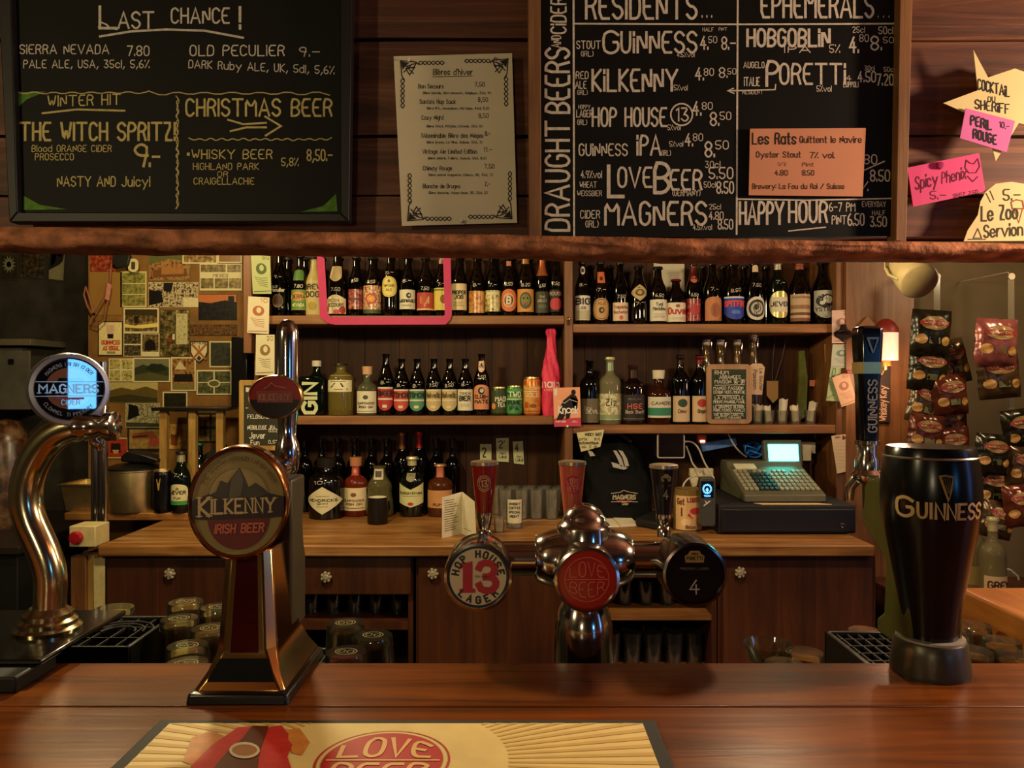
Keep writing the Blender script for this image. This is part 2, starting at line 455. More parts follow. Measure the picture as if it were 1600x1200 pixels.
sect('menu_entry', t, CHALK, [('SiERRA NEVADA', 31, 170, 84, 14), ('7.80', 199, 233, 87, 15), ('PALE ALE, USA, 35cl, 5,6%', 37, 233, 106, 12)])
sect('menu_entry', t, CHALK, [('OLD PECULiER', 297, 444, 87, 16), ('9.-', 468, 499, 88, 14), ('DARK Ruby ALE, UK, 5dl, 5,6%', 295, 522, 106, 12, {'y2': 116})])
sect('wavy_divider', t, CHALKY, [], [(wavy(25, 230, 145, 2.5, 14) + wavy(232, 515, 146, 4, 13), 1.6), (wavy(150, 326, 277, 3, 34, True), 1.5), (wavy(150, 326, 278, 3, 22, True), 1.2), (wavy(295, 518, 218, 3, 26), 1.6)])
sect('menu_entry', t, CHALKY, [('WINTER HIT', 75, 188, 166, 16, {'y2': 163}), ('THE WITCH SPRITZ!', 32, 273, 219, 27, {'w': .14}), ('Blood ORANGE CiDER', 50, 174, 237, 10), ('PROSECCO', 55, 115, 250, 10), ('9', 211, 231, 260, 34, {'w': .12}), ('.-', 234, 249, 260, 30), ('NASTY AND Juicy!', 90, 234, 291, 15)],
     [([(66, 177), (120, 171), (195, 173)], 3)])
sect('heading_writing', t, CHALKY, [('CHRISTMAS BEER', 291, 518, 181, 26, {'w': .13})],
     [([(356, 187), (380, 194), (416, 192)], 3), ([(360, 205), (385, 199), (416, 199)], 3), ([(414, 182), (439, 197), (415, 212)], 3)])
sect('menu_entry', t, CHALKY, [('WHiSKY BEER', 300, 425, 248, 14), ('5,8%', 440, 466, 259, 12), ('8,50.-', 480, 519, 251, 17), ('HiGHLAND PARK', 302, 404, 265, 10), ('OR', 340, 356, 276, 8), ('CRAiGELLACHiE', 303, 397, 288, 10)],
     [([(293, 240), (295, 240), (295, 242), (293, 242)], 3)])

# ---------------------------------------------------------------- tall draught board with wooden side battens
t = thing('chalkboard', 'draught beer chalkboard in a pale wooden frame listing RESIDENTS and EPHEMERALS', 'chalkboard', P(1125, 372, D))
mb = MB(M('0e0f0b', 0.55, var=0.4, scale=10, spec=.25)); mb.ppoly([(843, -160), (1404, -160), (1404, 369), (846, 371)], D, .012); mb.build('panel', t)
W_BAT = wood('batten', ['6a4428', '8a6038', 'a07a4a'], 'z', .6, 1.2, .2)
mb = MB(W_BAT); mb.ppoly([(824, -160), (844, -160), (846, 384), (827, 384)], D - .016, .03); mb.build('frame_batten', t, bevel=.001)
mb = MB(W_BAT); mb.ppoly([(1409, -160), (1430, -160), (1416, 378), (1400, 376)], D - .02, .034); mb.build('frame_batten', t, bevel=.001)
def vtext(mb, s, xl, y0, y1, h, d, w=.12):     # reads upwards, cap height h to the left of xl+h
    text(mb, s, 0, (y0 - y1), 0, h, lambda a, b: (X(xl + h - b, d), d, Z(y0 - a, d)), w=w)
mb = MB(CHALK)
vtext(mb, 'DRAUGHT', 853, 360, 190, 36, d); vtext(mb, 'BEERS', 853, 176, 76, 36, d); vtext(mb, 'AND', 862, 74, 56, 14, d); vtext(mb, 'CiDER', 861, 52, -3, 23, d)
pline(mb, [(896, -60), (897, 372)], 3, d)
mb.build('heading_writing', t, smooth=0)
sect('heading_writing', t, CHALK, [('RESIDENTS', 916, 1088, 29, 38), ('...', 1097, 1112, 27, 16)], [([(897, 37), (1152, 38)], 2.6), ([(1153, -60), (1151, 366)], 2.8)], w=.11)
E = lambda items, lines=(): sect('menu_entry', t, CHALK, items, lines, w=.12)
E([('STOUT', 901, 938, 76, 12), ('(iRL)', 908, 927, 88, 8), ('G', 943, 966, 83, 34), ('UiNNESS', 971, 1088, 82, 32), ('4.5%vol', 1058, 1085, 89, 7), ('HALF', 1098, 1115, 49, 6), ('PiNT', 1123, 1136, 48, 5), ('4.', 1095, 1106, 77, 20), ('50', 1107, 1120, 67, 10), ('8.-', 1128, 1149, 77, 19)])
E([('RED', 900, 919, 123, 11), ('ALE', 899, 916, 138, 11), ('(iRL)', 902, 918, 148, 7), ('KiLKENNY', 926, 1058, 142, 33), ('5%vol', 1053, 1074, 141, 8), ('4.', 1087, 1099, 125, 19), ('80', 1100, 1115, 118, 11), ('8.', 1124, 1136, 121, 15), ('50', 1137, 1150, 116, 9)])
E([('HOPPY', 904, 922, 170, 6), ('LAGER', 901, 925, 183, 11), ('(iRL)', 902, 917, 195, 8), ('HOP HOUSE', 926, 1041, 197, 28), ('13', 1057, 1075, 189, 20), ('5%vol', 1043, 1063, 203, 8), ('4.', 1083, 1095, 180, 21), ('80', 1097, 1113, 171, 11), ('8.', 1110, 1123, 196, 20), ('50', 1125, 1142, 187, 12)],
  [([(1065 + 17 * math.cos(k * .3), 179 + 17 * math.sin(k * .3)) for k in range(22)], 2.4)])
E([('GUiNNESS', 905, 980, 243, 18), ('iPA', 996, 1032, 242, 30), ('(iRL)', 1034, 1048, 243, 8), ('5%vol', 1046, 1067, 229, 8), ('4.', 1071, 1082, 228, 19), ('80', 1083, 1098, 220, 11), ('8.', 1102, 1116, 245, 23), ('50', 1118, 1138, 233, 13)])
E([('4.9%vol', 908, 940, 278, 11), ('WHEAT', 906, 932, 293, 9), ('WEiSSBiER', 902, 940, 306, 8), ('L', 951, 974, 307, 48), ('OVE', 966, 1018, 292, 30), ('B', 1023, 1045, 301, 46), ('EER', 1048, 1096, 296, 30), ('(GERMANY)', 1051, 1094, 306, 9), ('30cl', 1102, 1125, 262, 10), ('5.50', 1108, 1145, 279, 17), ('50cl', 1100, 1118, 293, 9), ('8.50', 1120, 1146, 302, 18)])
E([('CiDER', 907, 937, 341, 12), ('(iRL)', 915, 935, 355, 10), ('MAGNERS', 946, 1103, 351, 35), ('25cl', 1108, 1126, 327, 8), ('4.80', 1108, 1130, 343, 12), ('8.50', 1122, 1145, 358, 15), ('4.5%vol', 1083, 1112, 359, 8)])
sect('heading_writing', t, CHALK, [('EPHEMERALS', 1190, 1364, 27, 36), ('...', 1372, 1389, 27, 12)], [([(1153, 38), (1396, 37)], 2.6)], w=.11)
E([('HOBGOBLiN', 1168, 1296, 72, 26, {'w': .16}), ('iPA', 1226, 1266, 82, 10, {'w': .16}), ('5%', 1296, 1312, 82, 12), ('25cl', 1332, 1351, 51, 9), ('50cl', 1373, 1395, 53, 11), ('4.', 1328, 1341, 82, 24), ('80', 1343, 1357, 65, 11), ('8.', 1361, 1377, 78, 21), ('50', 1380, 1396, 67, 9)])
E([('AUGELO', 1162, 1194, 106, 9, {'w': .14}), ('iTALiE', 1163, 1187, 134, 13), ('P', 1198, 1216, 134, 38), ('ORETTi', 1219, 1320, 131, 31), ('5%vol', 1276, 1299, 143, 9), ('4', 1322, 1330, 126, 8), ('LUPPOLi', 1318, 1341, 136, 8), ('30cl', 1351, 1366, 110, 7), ('50cl', 1381, 1397, 112, 7), ('4.50', 1341, 1368, 128, 16), ('7.20', 1370, 1396, 133, 17), ('RESiDENT', 1160, 1192, 147, 6)],
  [([(1212, 132), (1211, 140), (1140, 142)], 2), ([(1146, 138), (1137, 142), (1147, 146)], 2)])
E([('80', 1350, 1370, 256, 14), ('8.50', 1360, 1390, 283, 17), ('%', 1346, 1356, 298, 14)], [([(1350, 266), (1382, 252)], 2)])
E([('HAPPY', 1156, 1224, 350, 34), ('HOUR', 1233, 1292, 347, 32), ('6-7 PM', 1296, 1336, 330, 13), ('PiNT', 1300, 1322, 350, 13), ('6.50', 1325, 1350, 352, 18), ('EVERYDAY', 1347, 1384, 323, 8), ('HALF', 1363, 1383, 336, 7), ('3.50', 1360, 1385, 354, 15)],
  [([(1232, 361), (1290, 355)], 2), ([(1152, 311), (1260, 313), (1394, 310)], 2.2)])

# ---------------------------------------------------------------- papers on the fascia
def paper_thing(name, label, cat, pts, d, col, th=.0012, group=None):
    cx = sum(p[0] for p in pts) / len(pts); cy = max(p[1] for p in pts)
    t = thing(name, label, cat, P(cx, cy, d), group)
    mb = MB(M(col, .65, var=.05, scale=12)); mb.ppoly(pts, d, th); mb.build('sheet', t, smooth=0)
    return t
d = FY - .018
t = paper_thing('menu_sheet', 'cream printed sheet with knotwork corners headed Bières d\'hiver between the chalkboards', 'menu', [(615, 88), (800, 83), (808, 348), (628, 353)], d, 'ddd4b0', .0015)
dd = d - .00025
rows = [('Bon Secours', 654, 693, '7,50', 742, 757, 138, 'Bière blonde, Bon-secours, Belgique, 33cl, 9%', 661, 767), ('Santa\'s Hop Sack', 656, 712, '8,50', 747, 762, 162, 'Bière IPA, Amundsen, Norvège, 44cl, 5,2%', 667, 764),
        ('Cosy Night', 659, 693, '8,50', 748, 763, 187, 'Bière Stout, Pohjala, Estonie, 33cl, 8%', 667, 754), ('l\'Abominable Bière des Neiges', 659, 755, '8.-', 758, 766, 215, 'Bière brune, La Mine, Suisse, 33cl, 7%', 667, 754),
        ('Vintage Ale Limited Edition', 660, 745, '11.-', 756, 769, 240, 'Bière ambré, Fullers, Suisse, 50cl, 8,5%', 669, 760), ('Chimay Rouge', 661, 706, '7,50', 757, 772, 266, 'Bière ambré trappiste, Chimay, BE, 33cl, 7%', 670, 770), ('Blanche de Bruges', 661, 719, '7.-', 757, 766, 294, 'Bière blanche, Adam-Haas, BE, 33cl, 5%', 670, 762)]
sect('heading_print', t, INK, [('Bières d\'hiver', 677, 738, 117, 9)], [([(676, 120), (738, 119)], 1)], d=dd, w=.13)
for a, x0, x1, p, q0, q1, yb, sub, s0, s1 in rows:
    sect('menu_line', t, INK, [(a, x0, x1, yb, 6.5), (p, q0, q1, yb - 3, 6.5), (sub, s0, s1, yb + 9 if yb != 187 else yb + 12, 3.6, {'w': .17})], d=dd, w=.14)
mb = MB(M('26261f', .8, var=0))
def knot(x, y, sx, sy):
    for k in (0, 1):
        pts = [(x + sx * (28 + 40 * i / 14), y + sy * (3.2 + 3.2 * math.sin(i * 1.35 + k * PI))) for i in range(15)]; pline(mb, chaikin(pts), 1.5, dd)
        pts = [(x + sx * (3.2 + 3.2 * math.sin(i * 1.35 + k * PI)), y + sy * (28 + 46 * i / 14)) for i in range(15)]; pline(mb, chaikin(pts), 1.5, dd)
    for a in ([(0, 0), (24, 2), (28, 6)], [(0, 0), (2, 24), (6, 30)], [(4, 4), (20, 20)], [(18, 5), (5, 18)], [(22, 10), (14, 22), (8, 12), (22, 10)], [(24, 4), (20, 12), (10, 8), (24, 4)]):
        pline(mb, [(x + sx * u, y + sy * v) for u, v in a], 1.7, dd)
    mb.ppoly([(x + sx * u, y + sy * v) for u, v in ((1, 1), (14, 3), (8, 8), (3, 14))], dd)
for k_ in ((626, 95, 1, 1), (794, 92, -1, 1), (637, 345, 1, -1), (800, 342, -1, -1)):
    mb = MB(M('26261f', .8, var=0)); knot(*k_); mb.build('knotwork_corner', t, smooth=0)
for a, b in ((638, 95), (770, 92), (721, 346)):
    mb = MB(WHITEM); mb.lathe([(0, .009), (.003, .008), (.0035, .004), (.001, .003), (.001, 0), (0, 0)], TR(*P(a, b, d)) @ AY, 12); mb.build('push_pin', t)

d = D - .006
t = paper_thing('price_card', 'orange card with handwritten stout prices taped over the draught board', 'card', [(1172, 201), (1353, 200), (1348, 307), (1170, 305)], d, 'e09a74')
sect('handwriting', t, INK, [('Les Rats', 1176, 1244, 225, 17), ('Quittent le Navire', 1250, 1346, 223, 10), ('Oyster Stout', 1182, 1251, 246, 9), ('7% vol.', 1266, 1304, 247, 9), ('1/2', 1216, 1228, 259, 5), ('Pint', 1254, 1271, 260, 6), ('4.80', 1211, 1231, 274, 8), ('8.50', 1254, 1272, 274, 8), ('Brewery: La Fou du Roi / Suisse', 1176, 1319, 295, 8)], d=d - .00022, w=.13)
d = FY - .03
cx, cy = 1546, 162
star = [(1521, 78), (1544, 121), (1586, 107), (1600, 112), (1640, 120), (1602, 160), (1640, 205), (1592, 192), (1556, 252), (1540, 190), (1474, 161), (1528, 141)]
t = paper_thing('star_card', 'pale yellow paper star lettered Cocktail du Sheriff on the boards', 'card', star, d, 'e2d496', .0014)
sect('handwriting', t, INK, [('COCKTAiL', 1528, 1577, 140, 16, {'y2': 152, 'w': .13}), ('DU', 1544, 1555, 159, 8), ('SHERiFF', 1524, 1577, 170, 14, {'y2': 178, 'w': .14})], d=d - .00022)
t = paper_thing('price_card', 'small pink card reading Peril Rouge pinned over the paper star', 'card', [(1509, 169), (1586, 189), (1573, 238), (1500, 216)], d - .004, 'e070b8', .0014)
sect('handwriting', t, INK, [('PERiL', 1517, 1549, 195, 14, {'y2': 204, 'w': .19}), ('10.-', 1562, 1577, 199, 9, {'y2': 203}), ('ROUGE', 1521, 1557, 216, 14, {'y2': 227, 'w': .19})], d=d - .00425)
t = paper_thing('price_card', 'bright pink card reading Spicy Phenix pinned under the paper star', 'card', [(1418, 262), (1530, 239), (1540, 299), (1427, 323)], d + .004, 'e84a8c', .0014)
sect('handwriting', t, M('6a1030', .8, var=0), [('Spicy', 1431, 1465, 296, 20, {'y2': 288, 'w': .08}), ('Phenix', 1472, 1510, 287, 18, {'y2': 278, 'w': .08}), ('5.-', 1454, 1478, 311, 12), ('SHOT 2.50', 1490, 1528, 309, 6, {'y2': 302})], [([(1510, 250), (1508, 262), (1514, 270), (1525, 270), (1531, 260), (1528, 248), (1522, 256), (1516, 255), (1510, 250)], 1.4), ([(1512, 275), (1520, 284), (1528, 276)], 1.3)], d=d + .0037)
mb = MB(M('a02060', .4)); mb.lathe([(0, .006), (.006, .005), (.007, 0), (0, 0)], TR(*P(1468, 259, d + .004)) @ AY, 14); mb.build('push_pin', t)
t = paper_thing('price_card', 'pale yellow cut-out card with ice cream doodles below the pink cards', 'card', [(1540, 300), (1556, 287), (1580, 284), (1606, 288), (1640, 300), (1640, 376), (1506, 377), (1512, 360), (1528, 336), (1532, 315)], d + .002, 'e6d89a', .0014)
sect('handwriting', t, M('3a3418', .8, var=0), [('5.-', 1568, 1594, 313, 17), ('Le Zoo', 1534, 1590, 345, 22, {'y2': 341}), ('Servion', 1538, 1598, 371, 19, {'y2': 367})], [([(1541, 302), (1548, 316)], 1.2), ([(1547, 298), (1553, 312)], 1.2), ([(1521, 372), (1528, 357), (1534, 372), (1521, 372)], 1.4), ([(1513, 374), (1540, 374)], 1.4)], d=d + .0017)
sect('ice_cream_doodle', t, M('a05a28', .8, var=0), [], [([(1584, 326), (1592, 348), (1598, 326)], 1.6), ([(1582, 326), (1580, 316), (1588, 312), (1598, 314), (1600, 326), (1582, 326)], 2)], d=d + .0017)
# ---------------------------------------------------------------- back bar shelf unit
SY0, SY1 = 3.0, 3.27
ZT_L, ZT_R = Z(493, 3.0), Z(506, 3.0)
ZM_L, ZM_R = Z(650, 3.0), Z(664, 3.0)
ZC = 0.97
t = thing('back_bar_shelf', 'brown wooden bottle shelf unit standing on the back counter', 'shelf', (X(850, 3.1), 3.15, ZC))
def part_box(name, m, x0, x1, y0, y1, z0, z1, parent, bevel=.003):
    return MB(m).box(x0, x1, y0, y1, z0, z1).build(name, parent, bevel=bevel)
ZTOP = 2.16
part_box('upright', W_POST, X(380, 3), X(393, 3), SY0, SY1, Z(552, 3), ZTOP, t)
part_box('upright', W_POST, X(882, 3), X(895, 3), SY0 - .006, SY1, ZC, ZTOP, t)
part_box('upright', W_POST, X(1306, 3), X(1324, 3), SY0 - .004, SY1, ZC, ZTOP, t)
part_box('upright', W_POST, X(393, 3), X(400, 3), SY0 + .03, SY1, ZC, Z(552, 3), t)
xl, xm0, xm1, xr = X(393, 3), X(882, 3), X(895, 3), X(1306, 3)
part_box('shelf_board', W_SHELF, xl, xm0, SY0, SY1, ZT_L - .034, ZT_L, t)
part_box('shelf_board', W_SHELF, xm1, xr, SY0, SY1, ZT_R - .034, ZT_R, t)
part_box('shelf_board', W_SHELF, X(400, 3), xm0, SY0, SY1, ZM_L - .034, ZM_L, t)
part_box('shelf_board', W_SHELF, xm1, xr, SY0, SY1, ZM_R - .034, ZM_R, t)
part_box('shelf_board', W_SHELF, xl - .03, xr + .045, SY0, SY1 + .02, ZTOP, ZTOP + .03, t)
mb = MB(W_BACK)
x = X(393, 3)
while x < xr:
    x2 = min(xr, x + random.uniform(.11, .16)); mb.box(x + .001, x2 - .001, SY1, SY1 + .02, ZC, ZTOP); x = x2
mb.box(xl, xr, SY1 + .014, SY1 + .03, ZC, ZTOP)
mb.build('back_panel', t)
mb = MB(BRASS); mb.lathe([(0, .012), (.006, .01), (.009, 0), (0, 0)], TR(X(888, 3), SY0 - .006, Z(499, 3)) @ AY, 14); mb.tube([(X(888, 3), SY0 - .012, Z(499, 3)), (X(888, 3), SY0 - .02, Z(504, 3)), (X(888, 3), SY0 - .012, Z(508, 3))], .004); mb.build('catch', t)

# ---------------------------------------------------------------- bottles
PROF = {
 'LN': [(0, 0), (.9, 0), (1, .02), (1, .56), (.93, .62), (.74, .70), (.52, .77), (.42, .84), (.38, .95), (.46, .955), (.46, 1), (0, 1)],
 'ALE': [(0, 0), (.9, 0), (1, .02), (1, .54), (.95, .6), (.78, .68), (.55, .76), (.44, .83), (.38, .95), (.46, .955), (.46, 1), (0, 1)],
 'STUB': [(0, 0), (.9, 0), (1, .03), (1, .58), (.94, .65), (.62, .77), (.44, .84), (.38, .95), (.45, .955), (.45, 1), (0, 1)],
 'ORV': [(0, 0), (.85, 0), (1, .05), (.98, .3), (.88, .42), (.86, .52), (.9, .6), (.72, .7), (.5, .78), (.42, .86), (.4, .96), (.47, .965), (.47, 1), (0, 1)],
 'WINE': [(0, 0), (.9, 0), (1, .02), (1, .60), (.95, .66), (.66, .73), (.43, .78), (.36, .84), (.34, .95), (.42, .955), (.42, 1), (0, 1)],
 'SPIRIT': [(0, 0), (.92, 0), (1, .02), (1, .58), (.97, .64), (.8, .70), (.5, .74), (.37, .78), (.34, .94), (.4, .95), (.4, 1), (0, 1)],
 'JUG': [(0, 0), (.92, 0), (1, .02), (1, .66), (.96, .73), (.8, .79), (.45, .83), (.36, .86), (.36, .94), (.44, .95), (.44, 1), (0, 1)],
 'CAN': [(0, 0), (.78, 0), (.96, .05), (1, .09), (1, .9), (.86, .965), (.84, 1), (.8, 1), (.78, .975), (0, .975)],
}
for k in PROF:                      # soften the shoulders
    p = PROF[k]
    if k != 'CAN':
        q = p[:3] + chaikin(p[2:-4])[1:] + p[-4:]
        PROF[k] = q
def rprof(kind, R, H, z):
    p = [(r * R, a * H) for r, a in PROF[kind]][1:-1]
    for (r0, z0), (r1, z1) in zip(p, p[1:]):
        if z0 <= z <= z1 and z1 > z0: return r0 + (r1 - r0) * (z - z0) / (z1 - z0)
    return p[-1][0]
SHAPES = {
 'rect': (lambda u: 1, lambda u: -1), 'oval': (lambda u: math.sqrt(max(0, 1 - u * u)), lambda u: -math.sqrt(max(0, 1 - u * u))),
 'shield': (lambda u: 1, lambda u: -.45 - .55 * (1 - u * u)), 'arch': (lambda u: .5 + .5 * math.sqrt(max(0, 1 - u * u)), lambda u: -1),
 'diamond': (lambda u: 1 - abs(u), lambda u: abs(u) - 1), 'wave': (lambda u: .8 + .2 * math.cos(u * 3.1), lambda u: -1),
 'arrow': (lambda u: .45 + .55 * abs(u) , lambda u: -1 + .35 * abs(u))}
def wrap(o, rp, e, a0=0.0):
    def f(u, v):
        r = rp(v) + e
        th = a0 + u / r
        return (o[0] + r * math.sin(th), o[1] - r * math.cos(th), o[2] + v)
    return f
def label_on(parent, name, o, rp, R, shape, ang, z0, z1, col, deco=(), a0=0.0, rough=.55):
    mb = MB(col if not isinstance(col, str) else M(col, rough, var=.06, scale=30))
    hw, zc, hz = R * ang, (z0 + z1) / 2, (z1 - z0) / 2
    tf, bf = SHAPES[shape]; n = 18; f = wrap(o, rp, .0007, a0); vs = []
    for i in range(n + 1):
        u = -1 + 2 * i / n
        for kk in range(4): vs.append(f(u * hw, zc + hz * (bf(u) + (tf(u) - bf(u)) * kk / 3)))
    mb.add(vs, [(4 * i + kk, 4 * i + 4 + kk, 4 * i + 5 + kk, 4 * i + kk + 1) for i in range(n) for kk in range(3)])
    f2 = wrap(o, rp, .0013, a0); f3 = wrap(o, rp, .0019, a0)
    for dct in deco:
        k = dct[0]; c = dct[-1]; mb.mat(c if not isinstance(c, str) else M(c, .55, var=0))
        g = f3 if k == 't' else f2
        if k in ('t', 'T'):         # ('t', string, u0, u1, vbase, vheight, weight, colour)
            _, s, u0, u1, v, h, w_, _c = dct
            text(mb, s, u0 * hw, u1 * hw, zc + hz * v, hz * h, f3, w=w_)
        elif k == 'd':              # ('d', u, v, ru, rv, colour)
            _, u, v, ru, rv, _c = dct; mb.disc(u * hw, zc + v * hz, ru * hw, rv * hz, g, 16)
        elif k == 'r':              # ('r', u, v, ru, rv, weight, colour) ring
            _, u, v, ru, rv, w_, _c = dct
            ribbon(mb, [(u * hw + ru * hw * math.cos(2 * PI * i / 20), zc + v * hz + rv * hz * math.sin(2 * PI * i / 20)) for i in range(21)], w_ * hz, f3)
        elif k == 'b':              # ('b', u0, u1, v0, v1, colour) bar
            _, u0, u1, v0, v1, _c = dct; n2 = 8
            vs = []
            for i in range(n2 + 1):
                u = (u0 + (u1 - u0) * i / n2) * hw; vs += [g(u, zc + v0 * hz), g(u, zc + v1 * hz)]
            mb.add(vs, [(2 * i, 2 * i + 2, 2 * i + 3, 2 * i + 1) for i in range(n2)])
        elif k == 'p':              # ('p', [(u, v)...], colour) polygon
            mb.add([g(a * hw, zc + b * hz) for a, b in dct[1]], [tuple(range(len(dct[1])))])
    return mb.build(name, parent, smooth=60)
def bottle(label, x, d, zb, R, H, kind, glass, labels=(), cap='2a2622', foil=None, price=None, neck=None, group=None, cat='bottle', name='beer_bottle', cork=False, price_z=None, metal=0.6, pcol=None):
    o = (X(x, d) if x > 5 else x, d, zb)
    t = thing(name, label, cat, o, group)
    rp = lambda z: rprof(kind, R, H, z)
    body = MB(glass).lathe([(r * R, z * H) for r, z in PROF[kind]], TR(*o), 28)
    body.build('can_body' if kind == 'CAN' else 'glass_body', t, smooth=50)
    if kind == 'CAN':
        mb = MB(STEEL); mb.lathe([(0, H * .975), (R * .78, H * .976), (R * .80, H + .001), (R * .86, H + .001), (R * .88, H * .965)], TR(*o), 24)
        mb.box(o[0] - .004, o[0] + .004, o[1] - .008, o[1] + .004, zb + H * .976, zb + H * .976 + .001); mb.build('can_lid', t)
    elif cap:
        r0 = rp(H * .97)
        mb = MB(M(cap, .4, metal if not cork else 0.0, var=.05))
        if cork: mb.lathe([(0, H * .93), (r0 * 1.15, H * .93), (r0 * 1.25, H + .02), (0, H + .02)], TR(*o), 18); mb.build('cork_stopper', t)
        else: mb.lathe([(r0 * 1.18, H * .968), (r0 * 1.22, H * .975), (r0 * 1.08, H + .002), (0, H + .003)], TR(*o), 21); mb.build('cap', t)
    if foil:
        z0, col = foil; n = 8
        mb = MB(M(col, .3, .5, var=.05)); mb.lathe([(rp(z0 * H + (H * .985 - z0 * H) * i / n) + .0008, z0 * H + (H * .985 - z0 * H) * i / n) for i in range(n + 1)], TR(*o), 20); mb.build('neck_foil', t)
    if neck:
        sh, z0, z1, col = neck[:4]; zc = (z0 + z1) / 2 * H
        label_on(t, 'neck_label', o, rp, rp(zc), sh, .85, z0 * H, z1 * H, col, neck[4] if len(neck) > 4 else ())
    for L in labels:
        sh, ang, z0, z1, col = L[:5]
        label_on(t, 'label', o, rp, R, sh, ang, z0 * H, z1 * H, col, L[5] if len(L) > 5 else (), L[6] if len(L) > 6 else 0.0)
    if price:
        mb = MB(pcol or CHALK); pz = (price_z or .57) * H
        u_ = R * random.uniform(.42, .55); text(mb, price, -u_, u_, pz + random.uniform(-.004, .004), .0125, wrap(o, rp, .0009), w=.12, v2=pz + random.uniform(-.003, .004), jit=.08, slant=.12)
        mb.build('price_writing', t, smooth=0)
    return t
def lines(n, v0, v1, c, a=.6):
    return [('b', -a * random.uniform(.7, 1), a * random.uniform(.7, 1), v0 + (v1 - v0) * i / n, v0 + (v1 - v0) * i / n + .035, c) for i in range(n)]
BD = 3.065
zl, zr = ZT_L, ZT_R
RW = lambda px: px * BD / F / 2
G1 = 'beer bottles on the upper shelf, first bay'; G2 = 'beer bottles on the upper shelf, second bay'
def b1(label, x, w, H, kind, glass, labels, **k): return bottle(label, x, BD, zl, RW(w), H, kind, glass, labels, group=G1, **k)
def b2(label, x, w, H, kind, glass, labels, **k): return bottle(label, x, BD, zr, RW(w), H, kind, glass, labels, group=G2, **k)
K = '15110f'
b1('dark ale bottle with white lettering and a brown oval, first on the upper shelf', 437, 24, .262, 'ALE', BLACKG, [('oval', .8, .13, .34, '4a3018', [('r', 0, 0, .85, .85, .08, '8a6a3a')]), ('rect', 1.0, .37, .47, BLACKG, [('t', 'OLD', -.8, 0, .3, .6, .2, 'd8d0b8'), ('t', 'Peculier', -.95, .95, -.9, 1.0, .2, 'd8d0b8')])], price='9.-')
b1('brown bottle with a bright green label and green neck seal', 469, 26, .245, 'ALE', BROWNG, [('rect', 1.25, .10, .43, '6a8234', [('b', -1, 1, .1, .5, 'c8b860'), ('d', 0, .35, .7, .45, 'c0803c'), ('t', 'SIERRA', -.7, .7, .15, .34, .2, '3a2a10'), ('b', -.8, .8, -.75, -.2, '4a7a34'), ('t', 'NEVADA', -.6, .6, -.65, .3, .2, 'd8d090')])], neck=('arch', .58, .76, '4c7030'), price='7.80', price_z=.47)
b1('yellow wrapped beer bottle just before the pink ribbon', 491, 26, .235, 'ALE', M('aa9a5c', .4), [('rect', 1.4, .03, .60, 'b8a468', [('t', 'BREW', -.8, .8, .5, .28, .24, '3a2a10'), ('t', 'DOG', -.6, .6, .05, .3, .24, '3a2a10'), ('d', 0, -.5, .4, .25, 'a08a30')])])
b1('dark bottle with a cream label of red flowers and cream neck label', 527, 30, .25, 'ALE', BROWNG, [('wave', 1.3, .04, .34, 'd8c89a', [('d', .6, -.6, .3, .4, 'b03030'), ('d', -.8, -.5, .2, .3, 'b03030'), ('d', .1, -.8, .25, .25, 'c05050'), ('t', 'BON', -.6, .3, .25, .3, .18, '4a3a20'), ('t', 'SECOURS', -.7, .7, -.25, .34, .2, '3a3020')])], neck=('shield', .55, .8, 'c4b080'), price='7.50', price_z=.40)
b1('slim dark bottle with a reddish spotted label', 556, 23, .24, 'LN', BLACKG, [('rect', 1.4, .12, .45, photo(['3a1414', '8a3a34', 'c08a6a'], 90), [('b', -1, 1, -.1, .12, '6a2a2a')])], price='8.50')
b1('bottle fully wrapped in a red patterned festive label', 582, 28, .235, 'ALE', BROWNG, [('rect', 1.5, .05, .52, photo(['5a1414', '9a3a34', 'd8c08a', '4a2020'], 120), [('d', 0, .05, .45, .4, 'b04a3c'), ('d', 0, .05, .3, .25, 'd8a04a'), ('b', -1, 1, -1, -.72, '3a4a28')])], price='8.50', price_z=.55)
b1('tall dark bottle with a high yellow oval label and cork', 609.5, 25, .255, 'WINE', BROWNG, [('oval', 1.2, .30, .62, 'd8c468', [('t', 'VINTAGE', -.6, .6, 0, .22, .18, '4a4018'), ('t', 'ALE', -.3, .3, -.4, .22, .18, '4a4018'), ('d', 0, .55, .14, .16, '6a5a28'), ('r', 0, 0, .9, .9, .03, '8a7a30')])], cap='a88a5a', cork=True, price='11.-', price_z=.66)
b1('dark bottle with a plain cream label carrying a small black emblem', 637, 25, .24, 'LN', BLACKG, [('rect', 1.3, .12, .44, 'd0c8a8', [('d', .2, .4, .25, .28, K), ('d', .25, .42, .12, .13, 'd0c8a8'), ('t', 'LABOMINABLE', -.9, .9, -.3, .3, .2, K)] + lines(2, -.7, -.5, K))], price='8.-')
b1('small dark bottle with a red label and cream shield', 665, 27, .235, 'STUB', BROWNG, [('rect', 1.3, .10, .40, 'a83a28', [('p', [(-.4, .6), (.4, .6), (.4, -.2), (0, -.6), (-.4, -.2)], 'd8b878'), ('p', [(-.28, .45), (.28, .45), (.28, -.12), (0, -.42), (-.28, -.12)], 'b88a4a'), ('b', -1, 1, -.95, -.8, 'd8b878')])], price='7.50', price_z=.44)
b1('dark bottle with a yellow label partly behind the ribbon', 690, 24, .245, 'LN', BROWNG, [('rect', 1.3, .10, .46, 'd8c458', [('d', .3, 0, .4, .4, '8a5a28'), ('b', -1, 1, .75, .9, '6a7a30')])], foil=(.86, '8a6a60'), price='7.-', price_z=.5)
